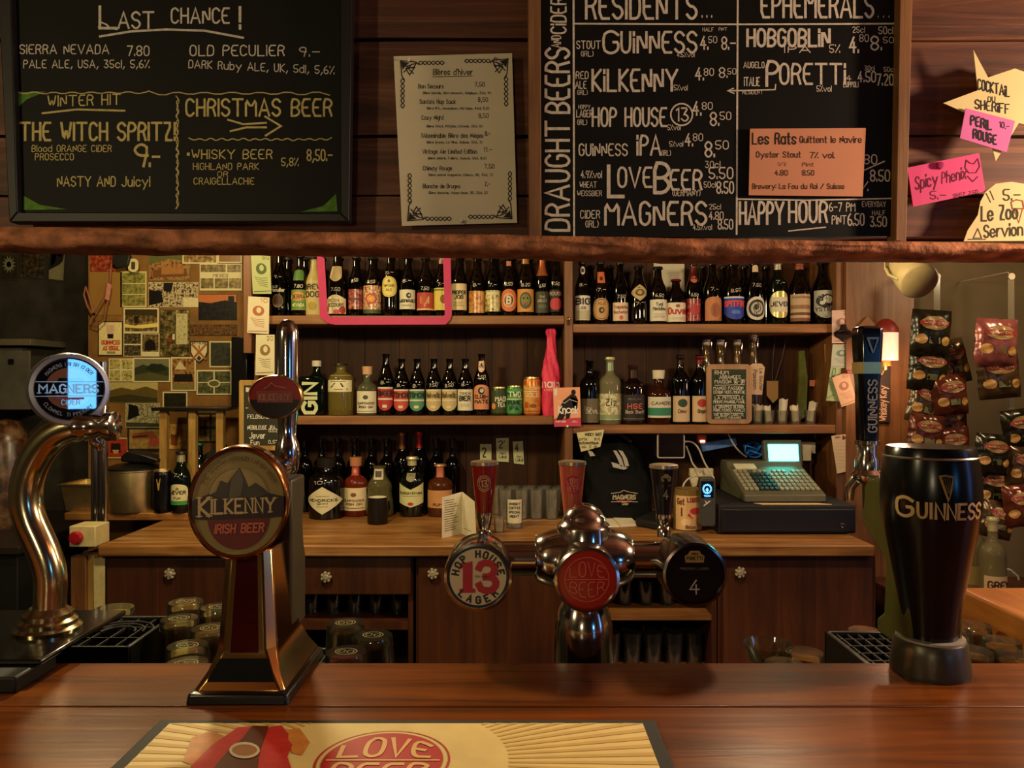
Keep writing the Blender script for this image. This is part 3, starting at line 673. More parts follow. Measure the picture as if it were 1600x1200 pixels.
b1('brown bottle with a cream label lettered in black capitals after the ribbon', 717.5, 25, .25, 'ALE', BROWNG, [('rect', 1.25, .10, .52, 'd0bc88', [('t', 'PROPER', -.75, .75, .2, .26, .24, K), ('t', 'JOB', -.45, .45, -.15, .26, .24, K)] + lines(3, -.7, -.3, '6a5a38'))], cap='b8b0a0')
b1('dark bottle with an orange brown picture label', 745, 25, .24, 'LN', BROWNG, [('rect', 1.3, .06, .42, photo(['7a3a1c', 'c8843c', 'd8b060'], 70), [('p', [(-.3, -.7), (.6, -.3), (.4, .5), (-.1, .2)], '5a2a14')])], price='8.-', price_z=.5)
b1('dark bottle with a cream landscape label', 770, 25, .24, 'LN', BLACKG, [('rect', 1.3, .08, .43, photo(['d8cc9a', 'b0a058', '4a4a24'], 60), [('b', -.7, .7, .55, .85, 'd0c898'), ('p', [(-1, -.4), (-.4, .2), (.2, -.2), (.8, .1), (1, -.6), (-1, -.8)], '4a4820')])], price='7.-', price_z=.5)
b1('dark bottle with a round orange label and large initial', 795, 25, .235, 'LN', BROWNG, [('oval', 1.25, .08, .46, 'c86a3a', [('d', 0, 0, .62, .62, 'd8a878'), ('d', 0, 0, .5, .5, '3a2418'), ('t', 'B', -.18, .18, -.3, .6, .24, 'd8c8a8')])], neck=('rect', .86, .94, 'b06a5a'), price='8.50', price_z=.52)
b1('brown bottle with an ochre label showing a green face', 821, 27, .25, 'ALE', BROWNG, [('rect', 1.25, .07, .43, 'c88a3c', [('d', 0, 0, .6, .75, '4a4a24'), ('d', 0, .05, .42, .5, '7a7a3a'), ('d', -.18, .2, .1, .1, K), ('d', .18, .2, .1, .1, K), ('b', -.2, .2, -.3, -.2, 'a03020')])], foil=(.84, 'a87a4a'), price='8.20', price_z=.47)
b1('slim dark bottle with copper neck foil and charcoal label', 847, 22, .245, 'LN', BLACKG, [('rect', 1.35, .06, .40, '3a3c28', [('t', 'THE', -.3, .3, .4, .2, .16, 'b8b08a'), ('t', 'GREAT', -.5, .5, 0, .24, .16, 'b8b08a'), ('d', 0, -.4, .5, .2, '5a5a38')])], foil=(.66, 'b8683c'), price='6.50', price_z=.47)
b1('slim black bottle with a red emblem, last before the middle post', 868, 21, .24, 'LN', BLACKG, [('rect', 1.3, .08, .44, '241210', [('d', 0, -.3, .8, .55, 'b03038'), ('t', 'ROUGE', -.8, .8, .5, .3, .16, 'c8a890'), ('p', [(-.3, -.1), (.3, -.1), (0, -.7)], '3a1214')])], price='7.50', price_z=.52)

b2('brown bottle with a white label and big black letters by the middle post', 910, 24, .25, 'ALE', BROWNG, [('rect', 1.25, .07, .46, 'd8d0c0', [('t', 'BIG', -.8, .8, .3, .46, .26, K), ('t', 'JOB', -.3, .3, -.1, .2, .2, '6a5a40'), ('b', -1, 1, -.95, -.2, 'b8b090')])], neck=('oval', .80, .93, 'c8c0b0', [('d', 0, 0, .5, .5, K)]), price='8.-', price_z=.6)
b2('brown bottle with a tan oval label and orange neck label', 938.5, 26, .25, 'ALE', BROWNG, [('oval', 1.25, .07, .42, 'b89058', [('r', 0, 0, .88, .88, .06, '6a4a24'), ('d', 0, -.1, .28, .28, '3a2a18'), ('d', .05, -.1, .12, .12, 'b89058'), ('t', 'ALE', -.4, .4, .4, .2, .16, '4a3418')])], neck=('rect', .66, .84, 'c86a40', [('d', 0, -.2, .4, .4, '5a2a18')]), price='7.-', price_z=.52)
b2('dark bottle with a cream gothic-lettered label and red numeral', 969, 25, .25, 'LN', BLACKG, [('rect', 1.25, .06, .35, 'd8c0a0', [('t', 'Trappistes', -.8, .8, .35, .32, .16, '7a2a20'), ('t', 'Rochefort', -.8, .8, -.2, .32, .16, '7a2a20'), ('d', 0, -.65, .2, .25, 'c05a48')])], price='7.50', price_z=.42)
b2('skittle-shaped dark bottle with a gold diamond neck label', 998, 28, .235, 'ORV', BROWNG, [('diamond', 1.3, .40, .68, 'b8a070', [('d', 0, 0, .42, .42, '4a4030'), ('d', 0, .02, .22, .25, 'b89048')])], price='7.-', price_z=.34)
b2('dark bottle with an ivory label lettered in black script', 1028, 28, .23, 'ALE', BROWNG, [('rect', 1.25, .06, .43, 'd8d0b8', [('t', 'Tynt', -.3, .3, .4, .3, .18, K), ('t', 'Meadow', -.6, .6, 0, .32, .18, K)] + lines(4, -.7, -.25, '8a8068'))], price='6.50', price_z=.46)
b2('stubby bottle with a white label and red lettering', 1056, 30, .18, 'STUB', BROWNG, [('rect', 1.3, .06, .48, 'd8ccb4', [('t', 'Duvel', -.8, .8, -.15, .6, .26, 'b02018'), ('d', 0, .65, .18, .18, '8a5a3a')] + lines(2, -.75, -.5, '8a7a60'))], cap='8a1c14')
b2('slim dark bottle with a crimson label of figures', 1083, 23, .245, 'LN', BLACKG, [('rect', 1.35, .06, .42, photo(['1a0808', '8a2028', 'c05a48'], 80), [('d', 0, 0, .5, .5, 'a83038')])], foil=(.7, '5a1814'), neck=('oval', .68, .80, 'c06a58'), price='6.50', price_z=.45)
b2('dark bottle with a salmon arched label', 1113, 28, .25, 'ALE', BROWNG, [('arch', 1.15, .06, .44, 'b8764c', [('d', .1, -.1, .5, .6, '9a5a38'), ('b', -.2, .1, -.6, .3, '8a4a30')])], price='7.-', price_z=.52)
b2('brown bottle with a vivid blue label and red lettering', 1145.6, 32, .245, 'ALE', BROWNG, [('shield', 1.3, .08, .45, '2038a0', [('t', 'SPITFIRE', -.9, .9, .15, .44, .28, 'd84028'), ('b', -1, 1, .85, 1, 'c8c8d0'), ('d', 0, -.35, .35, .18, '4a70c8')])], price='8.50', price_z=.52)
b2('black bottle with a round white ring label', 1178.6, 30, .25, 'ALE', BLACKG, [('oval', 1.2, .07, .44, 'd0c8b8', [('d', 0, 0, .76, .76, K), ('d', 0, 0, .55, .55, 'b0a898'), ('d', -.08, .1, .22, .26, K), ('p', [(-.2, -.1), (.3, 0), (.1, -.4), (-.2, -.4)], K)])], neck=('arch', .84, .95, 'd0b89a'), price='7.50', price_z=.6)
b2('dark bottle with a silver and gold label under a silver cap', 1215, 29, .255, 'WINE', GREENG, [('oval', 1.35, .10, .52, M('c8b870', .3, .3), [('b', -.75, .75, -.55, .55, 'd0c8b0'), ('t', 'JEVER', -.8, .8, -.12, .3, .26, K)])], foil=(.86, 'b0a890'), price='7.-', price_z=.62)
b2('brown bottle with a paper label printed with a moorland view', 1248.7, 32, .25, 'ALE', BROWNG, [('rect', 1.3, .05, .48, 'b89c78', [('t', 'Schottisches', -.8, .8, .7, .16, .16, '4a3424'), ('b', -1, 1, -.1, .2, '8a6444'), ('b', -1, 1, -.55, -.35, '5a3a28'), ('p', [(-1, 0), (-.2, .25), (.4, .1), (1, .3), (1, -.1), (-1, -.2)], '6a4a34'), ('b', -1, 1, -1, -.75, '7a4a34')])], foil=(.88, 'a05a4a'))
b2('dark bottle with a black and white skull-like shield label, end of the upper shelf', 1285, 31, .25, 'ALE', BLACKG, [('shield', 1.3, .10, .54, 'a8a898', [('d', 0, .25, .8, .5, K), ('d', .15, .35, .4, .28, 'c8c8b8'), ('d', -.3, .1, .2, .14, 'c8c8b8'), ('t', 'YSTRAD', -.85, .85, -.5, .26, .2, K), ('p', [(-.3, -.6), (.3, -.6), (0, -.95)], '6a6a40')])])
mb = MB(PAPER); mb.box(X(1022, 3.26), X(1070, 3.26), SY1 - .0025, SY1 - .0012, Z(455, 3.26), Z(411, 3.26))
single('paper_notice', mb, 'blank white paper fixed to the boards behind the stubby bottle', 'paper', P(1045, 455, SY1 - .002), smooth=0)
# second rows, only necks and shoulders show
first = None
for i, px_ in enumerate(list(range(450, 880, 27)) + [923, 954, 1098, 1130, 1163, 1197]):
    zb = zl if px_ < 880 else zr
    if first is None:
        first = bottle('unlabelled dark beer bottle in the second row of the upper shelf', px_, 3.165, zb, .031, .25, 'ALE', BLACKG, [], group='second row of beer bottles')
    else: dup(first, (X(px_, 3.165), 3.165, zb))

# pink ribbon round the seasonal bottles
mb = MB(M('b41c56', .55, var=.06, scale=30)); d = 2.985
q = lambda pts: mb.ppoly(pts, d, .0015)
q([(495, 396), (507, 404), (512, 490), (500, 496)]); q([(692, 396), (704, 396), (706, 492), (695, 492)])
q([(500, 496), (512, 490), (518, 496), (522, 507), (512, 505)]); q([(518, 495), (690, 495), (696, 507), (522, 507.5)])
q([(690, 495), (695, 492), (706, 492), (703, 500), (696, 507)])
single('ribbon', mb, 'bright pink ribbon framing a run of bottles on the upper shelf', 'ribbon', P(600, 507, d), smooth=0)

# ---------------------------------------------------------------- middle shelf, first bay
zl2, zr2 = ZM_L, ZM_R
G3 = 'bottles on the middle shelf, first bay'; G4 = 'bottles on the middle shelf, second bay'
def m1(label, x, w, H, kind, glass, labels, **k):
    k.setdefault('group', G3); return bottle(label, x, BD, zl2, RW(w), H, kind, glass, labels, **k)
def m2(label, x, w, H, kind, glass, labels, **k):
    k.setdefault('group', G4); return bottle(label, x, BD, zr2, RW(w), H, kind, glass, labels, **k)
# square gin bottle with vertical lettering
o = (X(489, BD), BD, zl2); t = thing('gin_bottle', 'square dark bottle with huge cream letters GIN running upwards', 'bottle', o, G3)
MB(GREENG).box(o[0] - .052, o[0] + .052, BD - .035, BD + .035, zl2, zl2 + .155).build('glass_body', t, bevel=.012)
MB(GREENG).lathe([(.04, .15), (.018, .165), (.014, .18), (.014, .2), (0, .2)], TR(o[0] + .015, BD, zl2)).build('neck', t)
MB(M('c8c0a8', .4)).lathe([(.018, .195), (.018, .218), (0, .219)], TR(o[0] + .015, BD, zl2), 20).build('cap', t)
mb = MB(M('c8cc9c', .6, var=.04)); text(mb, 'GIN', 0, .115, 0, .052, lambda a, b: (o[0] + .022 - b, BD - .0362, zl2 + .012 + a), w=.26, smooth=False); mb.build('label', t, smooth=0)
AMB = M('b8a450', .05, trans=.75, var=0)
# angular yellow-green bottle with a character label
m1('clear bottle of yellowish liquor with a cream label and brush character', 533, 40, .205, 'JUG', AMB, [('rect', 1.15, .46, .78, 'd8d0a8', [('p', [(-.1, .62), (.05, .66), (.1, .45), (-.05, .42)], K), ('b', -.65, .5, .22, .3, K), ('p', [(-.3, .05), (-.18, .08), (-.5, -.5), (-.62, -.46)], K), ('p', [(.1, .08), (.22, .04), (.38, -.4), (.26, -.42)], K), ('b', -.3, .3, -.75, -.68, '6a6048'), ('d', .6, -.68, .06, .1, '8a2a20')])], cap='3a3428', name='gin_bottle')
m1('squat clear bottle with a cork and cream label beside the yellowish liquor', 574, 32, .175, 'SPIRIT', M('6a6a50', .05, trans=.5, var=0), [('rect', 1.2, .06, .55, 'd8d0b0', [('d', 0, .45, .22, .2, '4a4838'), ('t', 'GUNPOWDER', -.75, .75, -.2, .2, .2, K), ('t', 'IRISH GIN', -.6, .6, -.55, .2, .22, K), ('b', -.8, .8, -.85, -.8, K)])], cap='c89a70', cork=True, name='gin_bottle')
SH = lambda c, tc, s: ('shield', 1.15, .08, .46, c, [('b', -1, 1, .86, 1, 'd8c8b0'), ('t', s, -.85, .85, .25, .44, .2, tc), ('b', -.95, .95, -.08, .06, 'd8c8b0'), ('b', -.25, .25, -.75, -.5, 'd8c8a0')])
for lab, x, H, c, tc, s, pr in (('taller longneck soda bottle with a crimson shield label', 603, .245, 'a83030', '2a1010', 'GINGER', '8.-'), ('longneck soda bottle with a coral red shield label', 627.5, .225, 'c04a3c', K, 'TOMCHI', '8.-'),
      ('longneck soda bottle with a sea green shield label', 652, .225, '4a8a60', K, 'TOMCHI', '8.-'), ('longneck soda bottle with a beige shield label next to the green one', 678, .225, 'c0ac74', '5a4a20', 'Helvetic', '7.50'),
      ('longneck soda bottle with a beige shield label beside the white-labelled one', 702.5, .225, 'c4b07a', '5a4a20', 'Helvetic', '8.50')):
    m1(lab, x, 25, H, 'LN', BLACKG, [SH(c, tc, s)], price=pr, price_z=.51, cap=None, name='soda_bottle')
m1('longneck bottle with a square off-white label in black capitals', 727, 25, .225, 'LN', BLACKG, [('rect', 1.2, .09, .46, 'd8d0b0', [('t', 'TOMCHI', -.6, .6, .5, .24, .18, '6a5a38'), ('t', 'BIER', -.6, .6, -.05, .42, .26, K)] + lines(2, -.6, -.3, '8a8060'))], price='8.-', price_z=.53, cap=None, name='soda_bottle')
m1('tall brown bottle with peach oval labels on body and neck', 752.5, 25, .245, 'LN', BROWNG, [('arch', 1.2, .10, .50, 'd08a60', [('d', 0, .5, .35, .3, K), ('d', .05, .52, .2, .18, 'd8c8b0'), ('t', 'CLUB-', -.75, .75, -.1, .26, .26, K), ('t', 'MATE', -.75, .75, -.5, .26, .26, K)])], neck=('shield', .70, .88, 'd8b898', [('d', 0, .4, .3, .25, K), ('t', 'CLUB', -.6, .6, -.1, .3, .2, K)]), price='7.50', price_z=.60, cap=None, name='soda_bottle')
can = lambda lab, x, w, H, c, L: m1(lab, x, w, H, 'CAN', M(c, .3, .4, var=.1, scale=60), [L], cat='can', name='beer_can', group='cans on the middle shelf')
can('dark olive drink can with a pale fruit drawing', 779.5, 25, .112, '3a4420', ('rect', 1.4, .1, .88, '34401e', [('d', -.5, -.4, .22, .28, 'd88a4a'), ('t', 'MADI', -.3, .7, .05, .4, .22, 'd8d0b0'), ('t', 'TEA', -.1, .6, -.45, .36, .22, 'd8d0b0'), ('p', [(-.7, .7), (-.2, .9), (.1, .6), (-.4, .4)], '5a7a30')]))
can('green drink can with a blue-green peaked band', 803.5, 25, .117, '4a8a40', ('rect', 1.4, .08, .9, photo(['3a7a34', '5aa05a', '2a6a5a'], 40), [('b', -.8, .9, .5, .75, '2a5a2a'), ('t', 'TWO', -.5, .6, .35, .4, .24, 'd8e0b0'), ('b', -.9, .9, .12, .2, 'd0d8b0'), ('t', 'PUNK', -.6, .6, -.3, .34, .24, '143018'), ('t', 'IPA', -.4, .4, -.72, .3, .24, '143018'), ('p', [(-1, -1), (-.5, -.85), (0, -.98), (.5, -.85), (1, -1)], 'c8d8c0')]))
can('tall orange gold cider can', 831, 27, .152, 'c07030', ('rect', 1.4, .06, .92, photo(['b05a24', 'd09040', 'd8a858'], 30), [('t', 'THATCHERS', -.8, .8, .42, .16, .2, 'f0d090'), ('b', -.7, .7, .3, .34, 'f0d090'), ('t', 'GOLD', -.6, .6, 0, .22, .2, 'f0d8a0'), ('d', .1, -.55, .3, .12, '8a4a20'), ('d', -.5, -.5, .2, .2, 'b04a24')]))
# tall bottle wrapped in twisted pink paper
o = (X(861, BD), BD, zl2); t = thing('wrapped_bottle', 'tall bottle wrapped in twisted pink tissue paper beside the middle post', 'bottle', o, G3)
vs, fs, nz, na = [], [], 40, 32
pr = [(0, .034), (.02, .037), (.11, .038), (.16, .036), (.22, .026), (.27, .018), (.31, .016), (.335, .021), (.345, .015)]
for i in range(nz + 1):
    z = .345 * i / nz
    for (z0, r0), (z1, r1) in zip(pr, pr[1:]):
        if z0 <= z <= z1: r = r0 + (r1 - r0) * (z - z0) / (z1 - z0)
    for k in range(na):
        th = 2 * PI * k / na
        rr = r * (1 + (.13 if z > .12 else .02) * math.sin(5 * th + z * 46) + .03 * math.sin(9 * th - z * 70))
        vs.append((o[0] + rr * math.sin(th), BD - rr * math.cos(th), zl2 + z))
for i in range(nz):
    for k in range(na): a = i * na + k; b = i * na + (k + 1) % na; fs.append((a, b, b + na, a + na))
fs += [tuple(range(na)), tuple(nz * na + k for k in range(na))]
MB(M('e03a5c', .6, var=.12, scale=60)).add(vs, fs).build('tissue_wrap', t, smooth=70)
mb = MB(M('e8c8c0', .6, var=0)); f = wrap(o, lambda v: .0395, .0012); text(mb, 'nam', -.042, .034, .112, .03, f, w=.2); text(mb, 'LIMITED', -.03, .02, .098, .006, f, w=.2); mb.build('wrap_lettering', t, smooth=0)
# flyer pinned over the post
d = 2.985
t = paper_thing('flyer', 'peach flyer of a black bent figure pinned to the middle post, lettered Knock', 'flyer', [(864, 606), (906, 605), (908, 666), (866, 667)], d, 'e8a07c', .001)
mb = MB(M('c03a50', .6, var=.05)); mb.ppoly([(865.5, 654), (907.5, 652.5), (908, 666), (866, 667)], d - .0005); mb.build('red_band', t, smooth=0)
mb = MB(INK); e = d - .0006
mb.disc(X(896, e), Z(613, e), .009, .011, flat(e)); mb.ppoly([(892, 616), (900, 618), (903, 626), (899, 636), (893, 642), (880, 648), (874, 648), (874, 638), (880, 626)], e)
mb.ppoly([(874, 646), (884, 648), (879, 656), (869, 656)], e); mb.ppoly([(884, 646), (892, 644), (890, 653), (884, 656)], e); mb.ppoly([(892, 620), (903, 624), (902, 640), (897, 640)], e); mb.build('figure', t, smooth=0)
mb = MB(WHITEM); ptext(mb, 'Kn', 873, 884, 646, 11, e - .0005, w=.2); ptext(mb, 'ck', 893, 903, 646, 11, e - .0005, w=.2); pline(mb, [(888.5 + 3.6 * math.cos(k * .45), 641.5 + 3.6 * math.sin(k * .45)) for k in range(15)], 1.8, e - .0005); pline(mb, [(872, 626), (882, 630), (890, 624), (902, 628)], .7, e - .0005); mb.ppoly([(866, 608), (870.5, 608), (870.5, 618), (866, 618)], e); ptext(mb, 'AVANT SCENE', 868, 884, 660, 2.4, e, w=.2); ptext(mb, 'JEU', 893, 902, 660, 2.4, e, w=.2)
mb.build('lettering', t, smooth=0)
mb = MB(WHITEM); mb.lathe([(0, .005), (.004, .004), (.005, 0), (0, 0)], TR(*P(886.5, 666, d)) @ AY, 12); mb.build('push_pin', t)

# ---------------------------------------------------------------- middle shelf, second bay
DK = M('1c1c14', .5, var=.1)
m2('black spirit bottle with a dark sepia label by the middle post', 921, 31, .255, 'SPIRIT', BLACKG, [('rect', 1.15, .03, .40, '6a6048', [('p', [(-.75, .85), (.75, .85), (.75, -.85), (-.75, -.85)], '2e2a1e'), ('t', 'Dry', -.5, .1, .1, .24, .18, 'c8c0a8'), ('t', 'DEVIL', -.4, .8, -.22, .28, .22, 'd0c8b0'), ('b', -.6, .6, -.75, -.5, '6a6048')])], cap=None, name='spirit_bottle')
m2('clear spirit bottle with a flowery pale label and green neck wrapper', 953, 35, .265, 'SPIRIT', M('a8a078', .05, trans=.6, var=0), [('rect', 1.3, .07, .46, photo(['d8d0b0', 'e0d8b8', '9aa05a', 'c0806a'], 70), [('b', -1, 1, -.95, -.6, '8a9a70'), ('t', 'Ziz', -.4, .4, .1, .5, .12, '2a2a20'), ('p', [(-.6, -.4), (-.2, -.1), (0, -.4)], '8a4a5a')])], cap='d0c890', foil=(.80, '8a9a78'), name='rum_bottle')
m2('dark rum bottle with a near-black label and red capitals', 989, 38, .235, 'SPIRIT', M('140806', .05, coat=.5, var=0), [('rect', 1.3, .06, .50, '1e1614', [('t', 'RHUM', -.4, .4, .6, .14, .16, '8a7a68'), ('t', 'HSE', -.45, .5, -.05, .36, .22, 'c05a48'), ('t', 'Black Sheriff', -.6, .7, -.42, .24, .16, 'b8a890'), ('b', -.8, .8, -.85, -.8, '8a7060')])], cap=None, foil=(.78, '3a2018'), name='rum_bottle')
m2('brown rum bottle with a white-over-green label and cream stopper', 1029, 39, .195, 'SPIRIT', M('3a1a0a', .05, trans=.25, var=0), [('rect', 1.15, .14, .56, 'd0c8b0', [('b', -1, 1, -.8, -.05, '2e7a5c'), ('t', 'CAÑERO'.replace('Ñ', 'N'), -.65, .85, .25, .28, .2, K), ('b', .3, .45, .56, .6, K)])], cap='d8ceb0', cork=True, name='rum_bottle')
for lab, x, c, s in (('tall black bottle with a beige label and dark green dot', 1063, '28402e', 'Dew'), ('tall black bottle with a beige label and red dot beside the slate', 1093, 'a83424', 'Ginger')):
    m2(lab, x, 30, .275, 'WINE', BLACKG, [('rect', 1.05, .04, .41, 'c8ac88', [('d', .05, .45, .5, .32, c), ('t', s, -.4, .4, -.3, .28, .18, '4a3420')])], cap=None, foil=(.86, '2a1412' if x < 1070 else '6a2018'), name='wine_bottle')
# swing top carafes behind the slate
SW = thin_glass('amber_tint', 'e0c8a0', .08, .05)
fb = None
for x in (1104, 1126, 1152, 1177):
    if fb is None:
        o = (X(x, 3.17), 3.17, zr2); fb = thing('swing_top_bottle', 'clear swing-top bottle standing behind the small rum slate', 'bottle', o, 'swing-top bottles behind the slate')
        pr_ = [(.034, .0), (.036, .01), (.036, .15), (.03, .19), (.016, .25), (.0135, .31), (.0165, .315), (.0165, .325)]
        MB(SW).lathe([(0, 0)] + pr_ + [(.011, .325), (.011, .31), (.0135, .25), (.027, .19), (.033, .15), (.033, .012), (0, .01)], TR(*o), 20).build('glass_body', fb)
        MB(WHITEM).lathe([(.012, .32), (.0155, .33), (.015, .342), (0, .345)], TR(*o), 16).build('stopper', fb)
        MB(CHROME).tube([(o[0] - .017, 3.17, zr2 + .29), (o[0] - .019, 3.165, zr2 + .33), (o[0], 3.15, zr2 + .335), (o[0] + .019, 3.165, zr2 + .33), (o[0] + .017, 3.17, zr2 + .29), (o[0], 3.15, zr2 + .27), (o[0] - .017, 3.17, zr2 + .29)], .0016, 6).build('wire_bail', fb)
    else: dup(fb, (X(x, 3.17), 3.17, zr2 + (.02 if x == 1177 else 0)))
    if x == 1177: pass
# slate with rum menu
d = 3.015
t = thing('menu_slate', 'small green slate in a rounded wooden frame listing rum infusions', 'slate', P(1141, 663, d))
def rrect(x0, y0, x1, y1, r, n=5):
    out = []
    for cx, cy, a in ((x1 - r, y0 + r, -90), (x1 - r, y1 - r, 0), (x0 + r, y1 - r, 90), (x0 + r, y0 + r, 180)):
        out += [(cx + r * math.cos(math.radians(a + 90 * i / n)), cy + r * math.sin(math.radians(a + 90 * i / n))) for i in range(n + 1)]
    return out
MB(wood('slate_frame', ['8a6448', 'a8805c', 'b89470'], 'z', .6)).ppoly(rrect(1104, 569, 1175, 662.5, 8), d, .012).build('frame', t, bevel=.002)
MB(M('24301c', .7, var=.2)).ppoly([(1112, 577), (1166, 577), (1166, 655), (1112, 655)], d - .0012, .001).build('panel', t)
sect('chalk_writing', t, CHALK, [('RHUM', 1117, 1138, 585, 6), ('ARRANGES', 1124, 1157, 592, 5.5), ('MAISON', 1117, 1142, 599, 5.5), ('50.- DIV', 1147, 1164, 599, 6), ('MANGO PASSION', 1115, 1161, 609, 5), ('CITRON VERT/MENTHE', 1115, 1164, 615, 4.5), ('LA MITRAILLE', 1117, 1162, 624, 5), ('PIMENT/MANGUE/VANIL', 1115, 1164, 630, 4.5), ('LE GRAPPES BLONDE', 1115, 1163, 638, 4.5), ('POIRE/CERISE/VANILLE', 1115, 1164, 643, 4), ('THE BLOOM CAROTTE', 1115, 1162, 650, 4), ('ANETTE/ORANGE', 1117, 1158, 654.5, 3.6)], [([(1117, 602), (1163, 601)], .9), ([(1120, 618), (1155, 618)], .8), ([(1118, 633), (1160, 633)], .8), ([(1120, 645.5), (1160, 645.5)], .8)], d=d - .0022, w=.13)
# paper tags on strings behind it
t = paper_thing('paper_tag', 'beige paper tag with vertical handwriting hung beside the slate', 'tag', [(1171, 572), (1176, 568), (1190, 568), (1195, 574), (1191, 617), (1173, 616)], 3.03, 'c8a888')
mb = MB(INK); text(mb, 'Le Gouter', 0, 34, 0, 5, lambda a, b: (X(1187 + b, 3.0285), 3.0285, Z(576 + a, 3.0285)), w=.13); text(mb, 'Passion', 0, 30, 0, 6, lambda a, b: (X(1177 + b, 3.0285), 3.0285, Z(578 + a, 3.0285)), w=.13); mb.build('handwriting', t, smooth=0)
MB(M('6a5a48', .8)).tube([P(1182, 570, 3.03), P(1180, 545, 3.03), P(1176, 522, 3.03)], .0014, 6).build('string', t)
t = paper_thing('paper_tag', 'orange cardboard tag hung on a long string behind the shot glasses', 'tag', [(1198, 595), (1216, 595), (1216, 622), (1208, 630), (1198, 618)], 3.2, 'c89a58')
MB(M('6a5a48', .8)).tube([P(1207, 596, 3.2), P(1208, 560, 3.2), P(1212, 520, 3.2)], .0014, 6).build('string', t)
MB(M('6a5a48', .8)).tube([P(1211, 596, 3.2), P(1222, 560, 3.2), P(1230, 520, 3.2)], .0014, 6).build('string', t)
mb = MB(M('6a7030', .6, var=.2)); mb.prism([(X(a, 3.2), Z(b, 3.2)) for a, b in ((1249, 548), (1257, 548), (1262, 590), (1260, 650), (1244, 660), (1248, 600))], 3.2, 3.215)
single('strip_decoration', mb, 'olive green hanging strip between the tag and the corner photos', 'decoration', P(1254, 660, 3.2))
# shot glasses holding folded receipts
def glass_prof(r0, r1, h, th=.0022, base=.006): return [(0, 0), (r0, 0), (r1, h), (r1 - th, h), (r0 - th, base), (0, base)]
fg = None
for i, (x, rc, ang) in enumerate(((1183, 'd8ccb0', .1), (1201, 'e0d8c0', -.15), (1222, 'd8d0b8', .08), (1243, 'e0d4b8', -.1), (1266, 'd8ccb0', .2))):
    o = (X(x, 3.07), 3.07, zr2)
    nm = ('shot glass with a rolled receipt next to the slate', 'shot glass with a white receipt, second from the slate', 'shot glass with the tallest folded receipt', 'shot glass with crumpled slips, second from the shelf end', 'shot glass with a leaning receipt at the shelf end')[i]
    if fg is None:
        g0 = fg = thing('shot_glass', nm, 'glass', o, 'shot glasses with receipts')
        MB(GLASS).lathe(glass_prof(.018, .023, .055, .002, .008), TR(*o), 20).build('glass_body', g0)
    else: g0 = dup(fg, o, 0, nm)
    r = thing('receipt', ('rolled receipt in the shot glass next to the slate', 'white receipt in the shot glass second from the slate', 'tallest folded receipt standing in a middle shot glass', 'crumpled slips in the shot glass second from the shelf end', 'leaning receipt in the shot glass at the shelf end')[i], 'receipt', (o[0], o[1], o[2] + .012), 'receipts in the shot glasses')
    mb = MB(M(rc, .7, var=.05)); h = (.062, .058, .085, .06, .075)[i]
    T = TR(o[0], o[1], o[2] + .012) @ Matrix.Rotation(ang, 4, 'Y')
    pts = [(-.012, .006), (-.008, -.009), (.004, -.011), (.012, -.002), (.008, .009), (-.002, .004)]
    n = len(pts); vs = [(a, b, 0) for a, b in pts] + [(a * 1.35, b * 1.2, h + .006 * (k % 2)) for k, (a, b) in enumerate(pts)]
    mb.add(vs, [(k, k + 1, n + k + 1, n + k) for k in range(n - 1)], T); mb.build('paper', r, smooth=0)
# ---------------------------------------------------------------- back counter and cabinet units
t = thing('back_counter', 'long worn wooden back counter under the bottle shelves', 'counter', (0, 2.9, .93))
MB(W_COUNTER).box(X(152, 2.52), X(1368, 2.52), 2.52, 3.3, .932, ZC).build('countertop', t, bevel=.006)
single('raised_plank', MB(W_COUNTER).box(X(100, 2.98), X(325, 2.98), 2.98, 3.29, ZC, ZC + .03), 'thick plank raised on the far end of the back counter under the pots', 'plank', (X(210, 3.1), 3.1, ZC), bevel=.004)
CY = 2.57
def cx_(p): return X(p, CY)
KNOB = M('b8ac90', .35, .3, var=.3, scale=200)
def knob(px_, py_, parent, d=CY):
    c = P(px_, py_, d); mb = MB(KNOB)
    mb.lathe([(0, .022), (.008, .021), (.011, .017), (.007, .01), (.005, 0), (0, 0)], TR(*c) @ AY, 14)
    for k in range(7):
        a = 2 * PI * k / 7; mb.lathe([(0, .02), (.0045, .018), (.006, .012), (.003, .006), (0, .005)], TR(c.x + .0135 * math.cos(a), d, c.z + .0135 * math.sin(a)) @ AY, 8)
    return mb.build('knob', parent)
DARKIN = M('0c0807', .8)
def unit(name, label, x0, x1):
    t = thing(name, label, 'cabinet', ((cx_(x0) + cx_(x1)) / 2, 2.9, 0))
    a, b = cx_(x0), cx_(x1)
    mb = MB(W_CAB)
    mb.box(a, a + .018, CY, 3.28, .05, .930); mb.box(b - .018, b, CY, 3.28, .05, .930); mb.box(a, b, 3.26, 3.28, .05, .930)
    mb.box(a, b, CY, 3.28, .05, .07); mb.box(a, b, CY + .004, CY + .03, .912, .930)
    mb.build('carcass', t, bevel=.002)
    return t, a, b
def face(name, x0, x1, y0, y1, parent, kx, ky, d=CY):
    o = MB(W_CAB).box(X(x0, d), X(x1, d), d - .018, d + .002, Z(y1, d), Z(y0, d)).build(name, parent, bevel=.003)
    knob(kx, ky, o, d - .018); return o
t, a, b = unit('cabinet', 'back counter cabinet with one dark drawer front at its left end beside the red button', 118, 444)
MB(W_POST).box(cx_(118), cx_(142), CY - .03, CY, .02, .930).build('end_post', t, bevel=.003)
MB(W_LIGHT).box(cx_(142), cx_(165), CY - .02, CY, .05, .930).build('light_batten', t, bevel=.002)
face('drawer', 170, 440, 870, 1010, t, 268, 895)
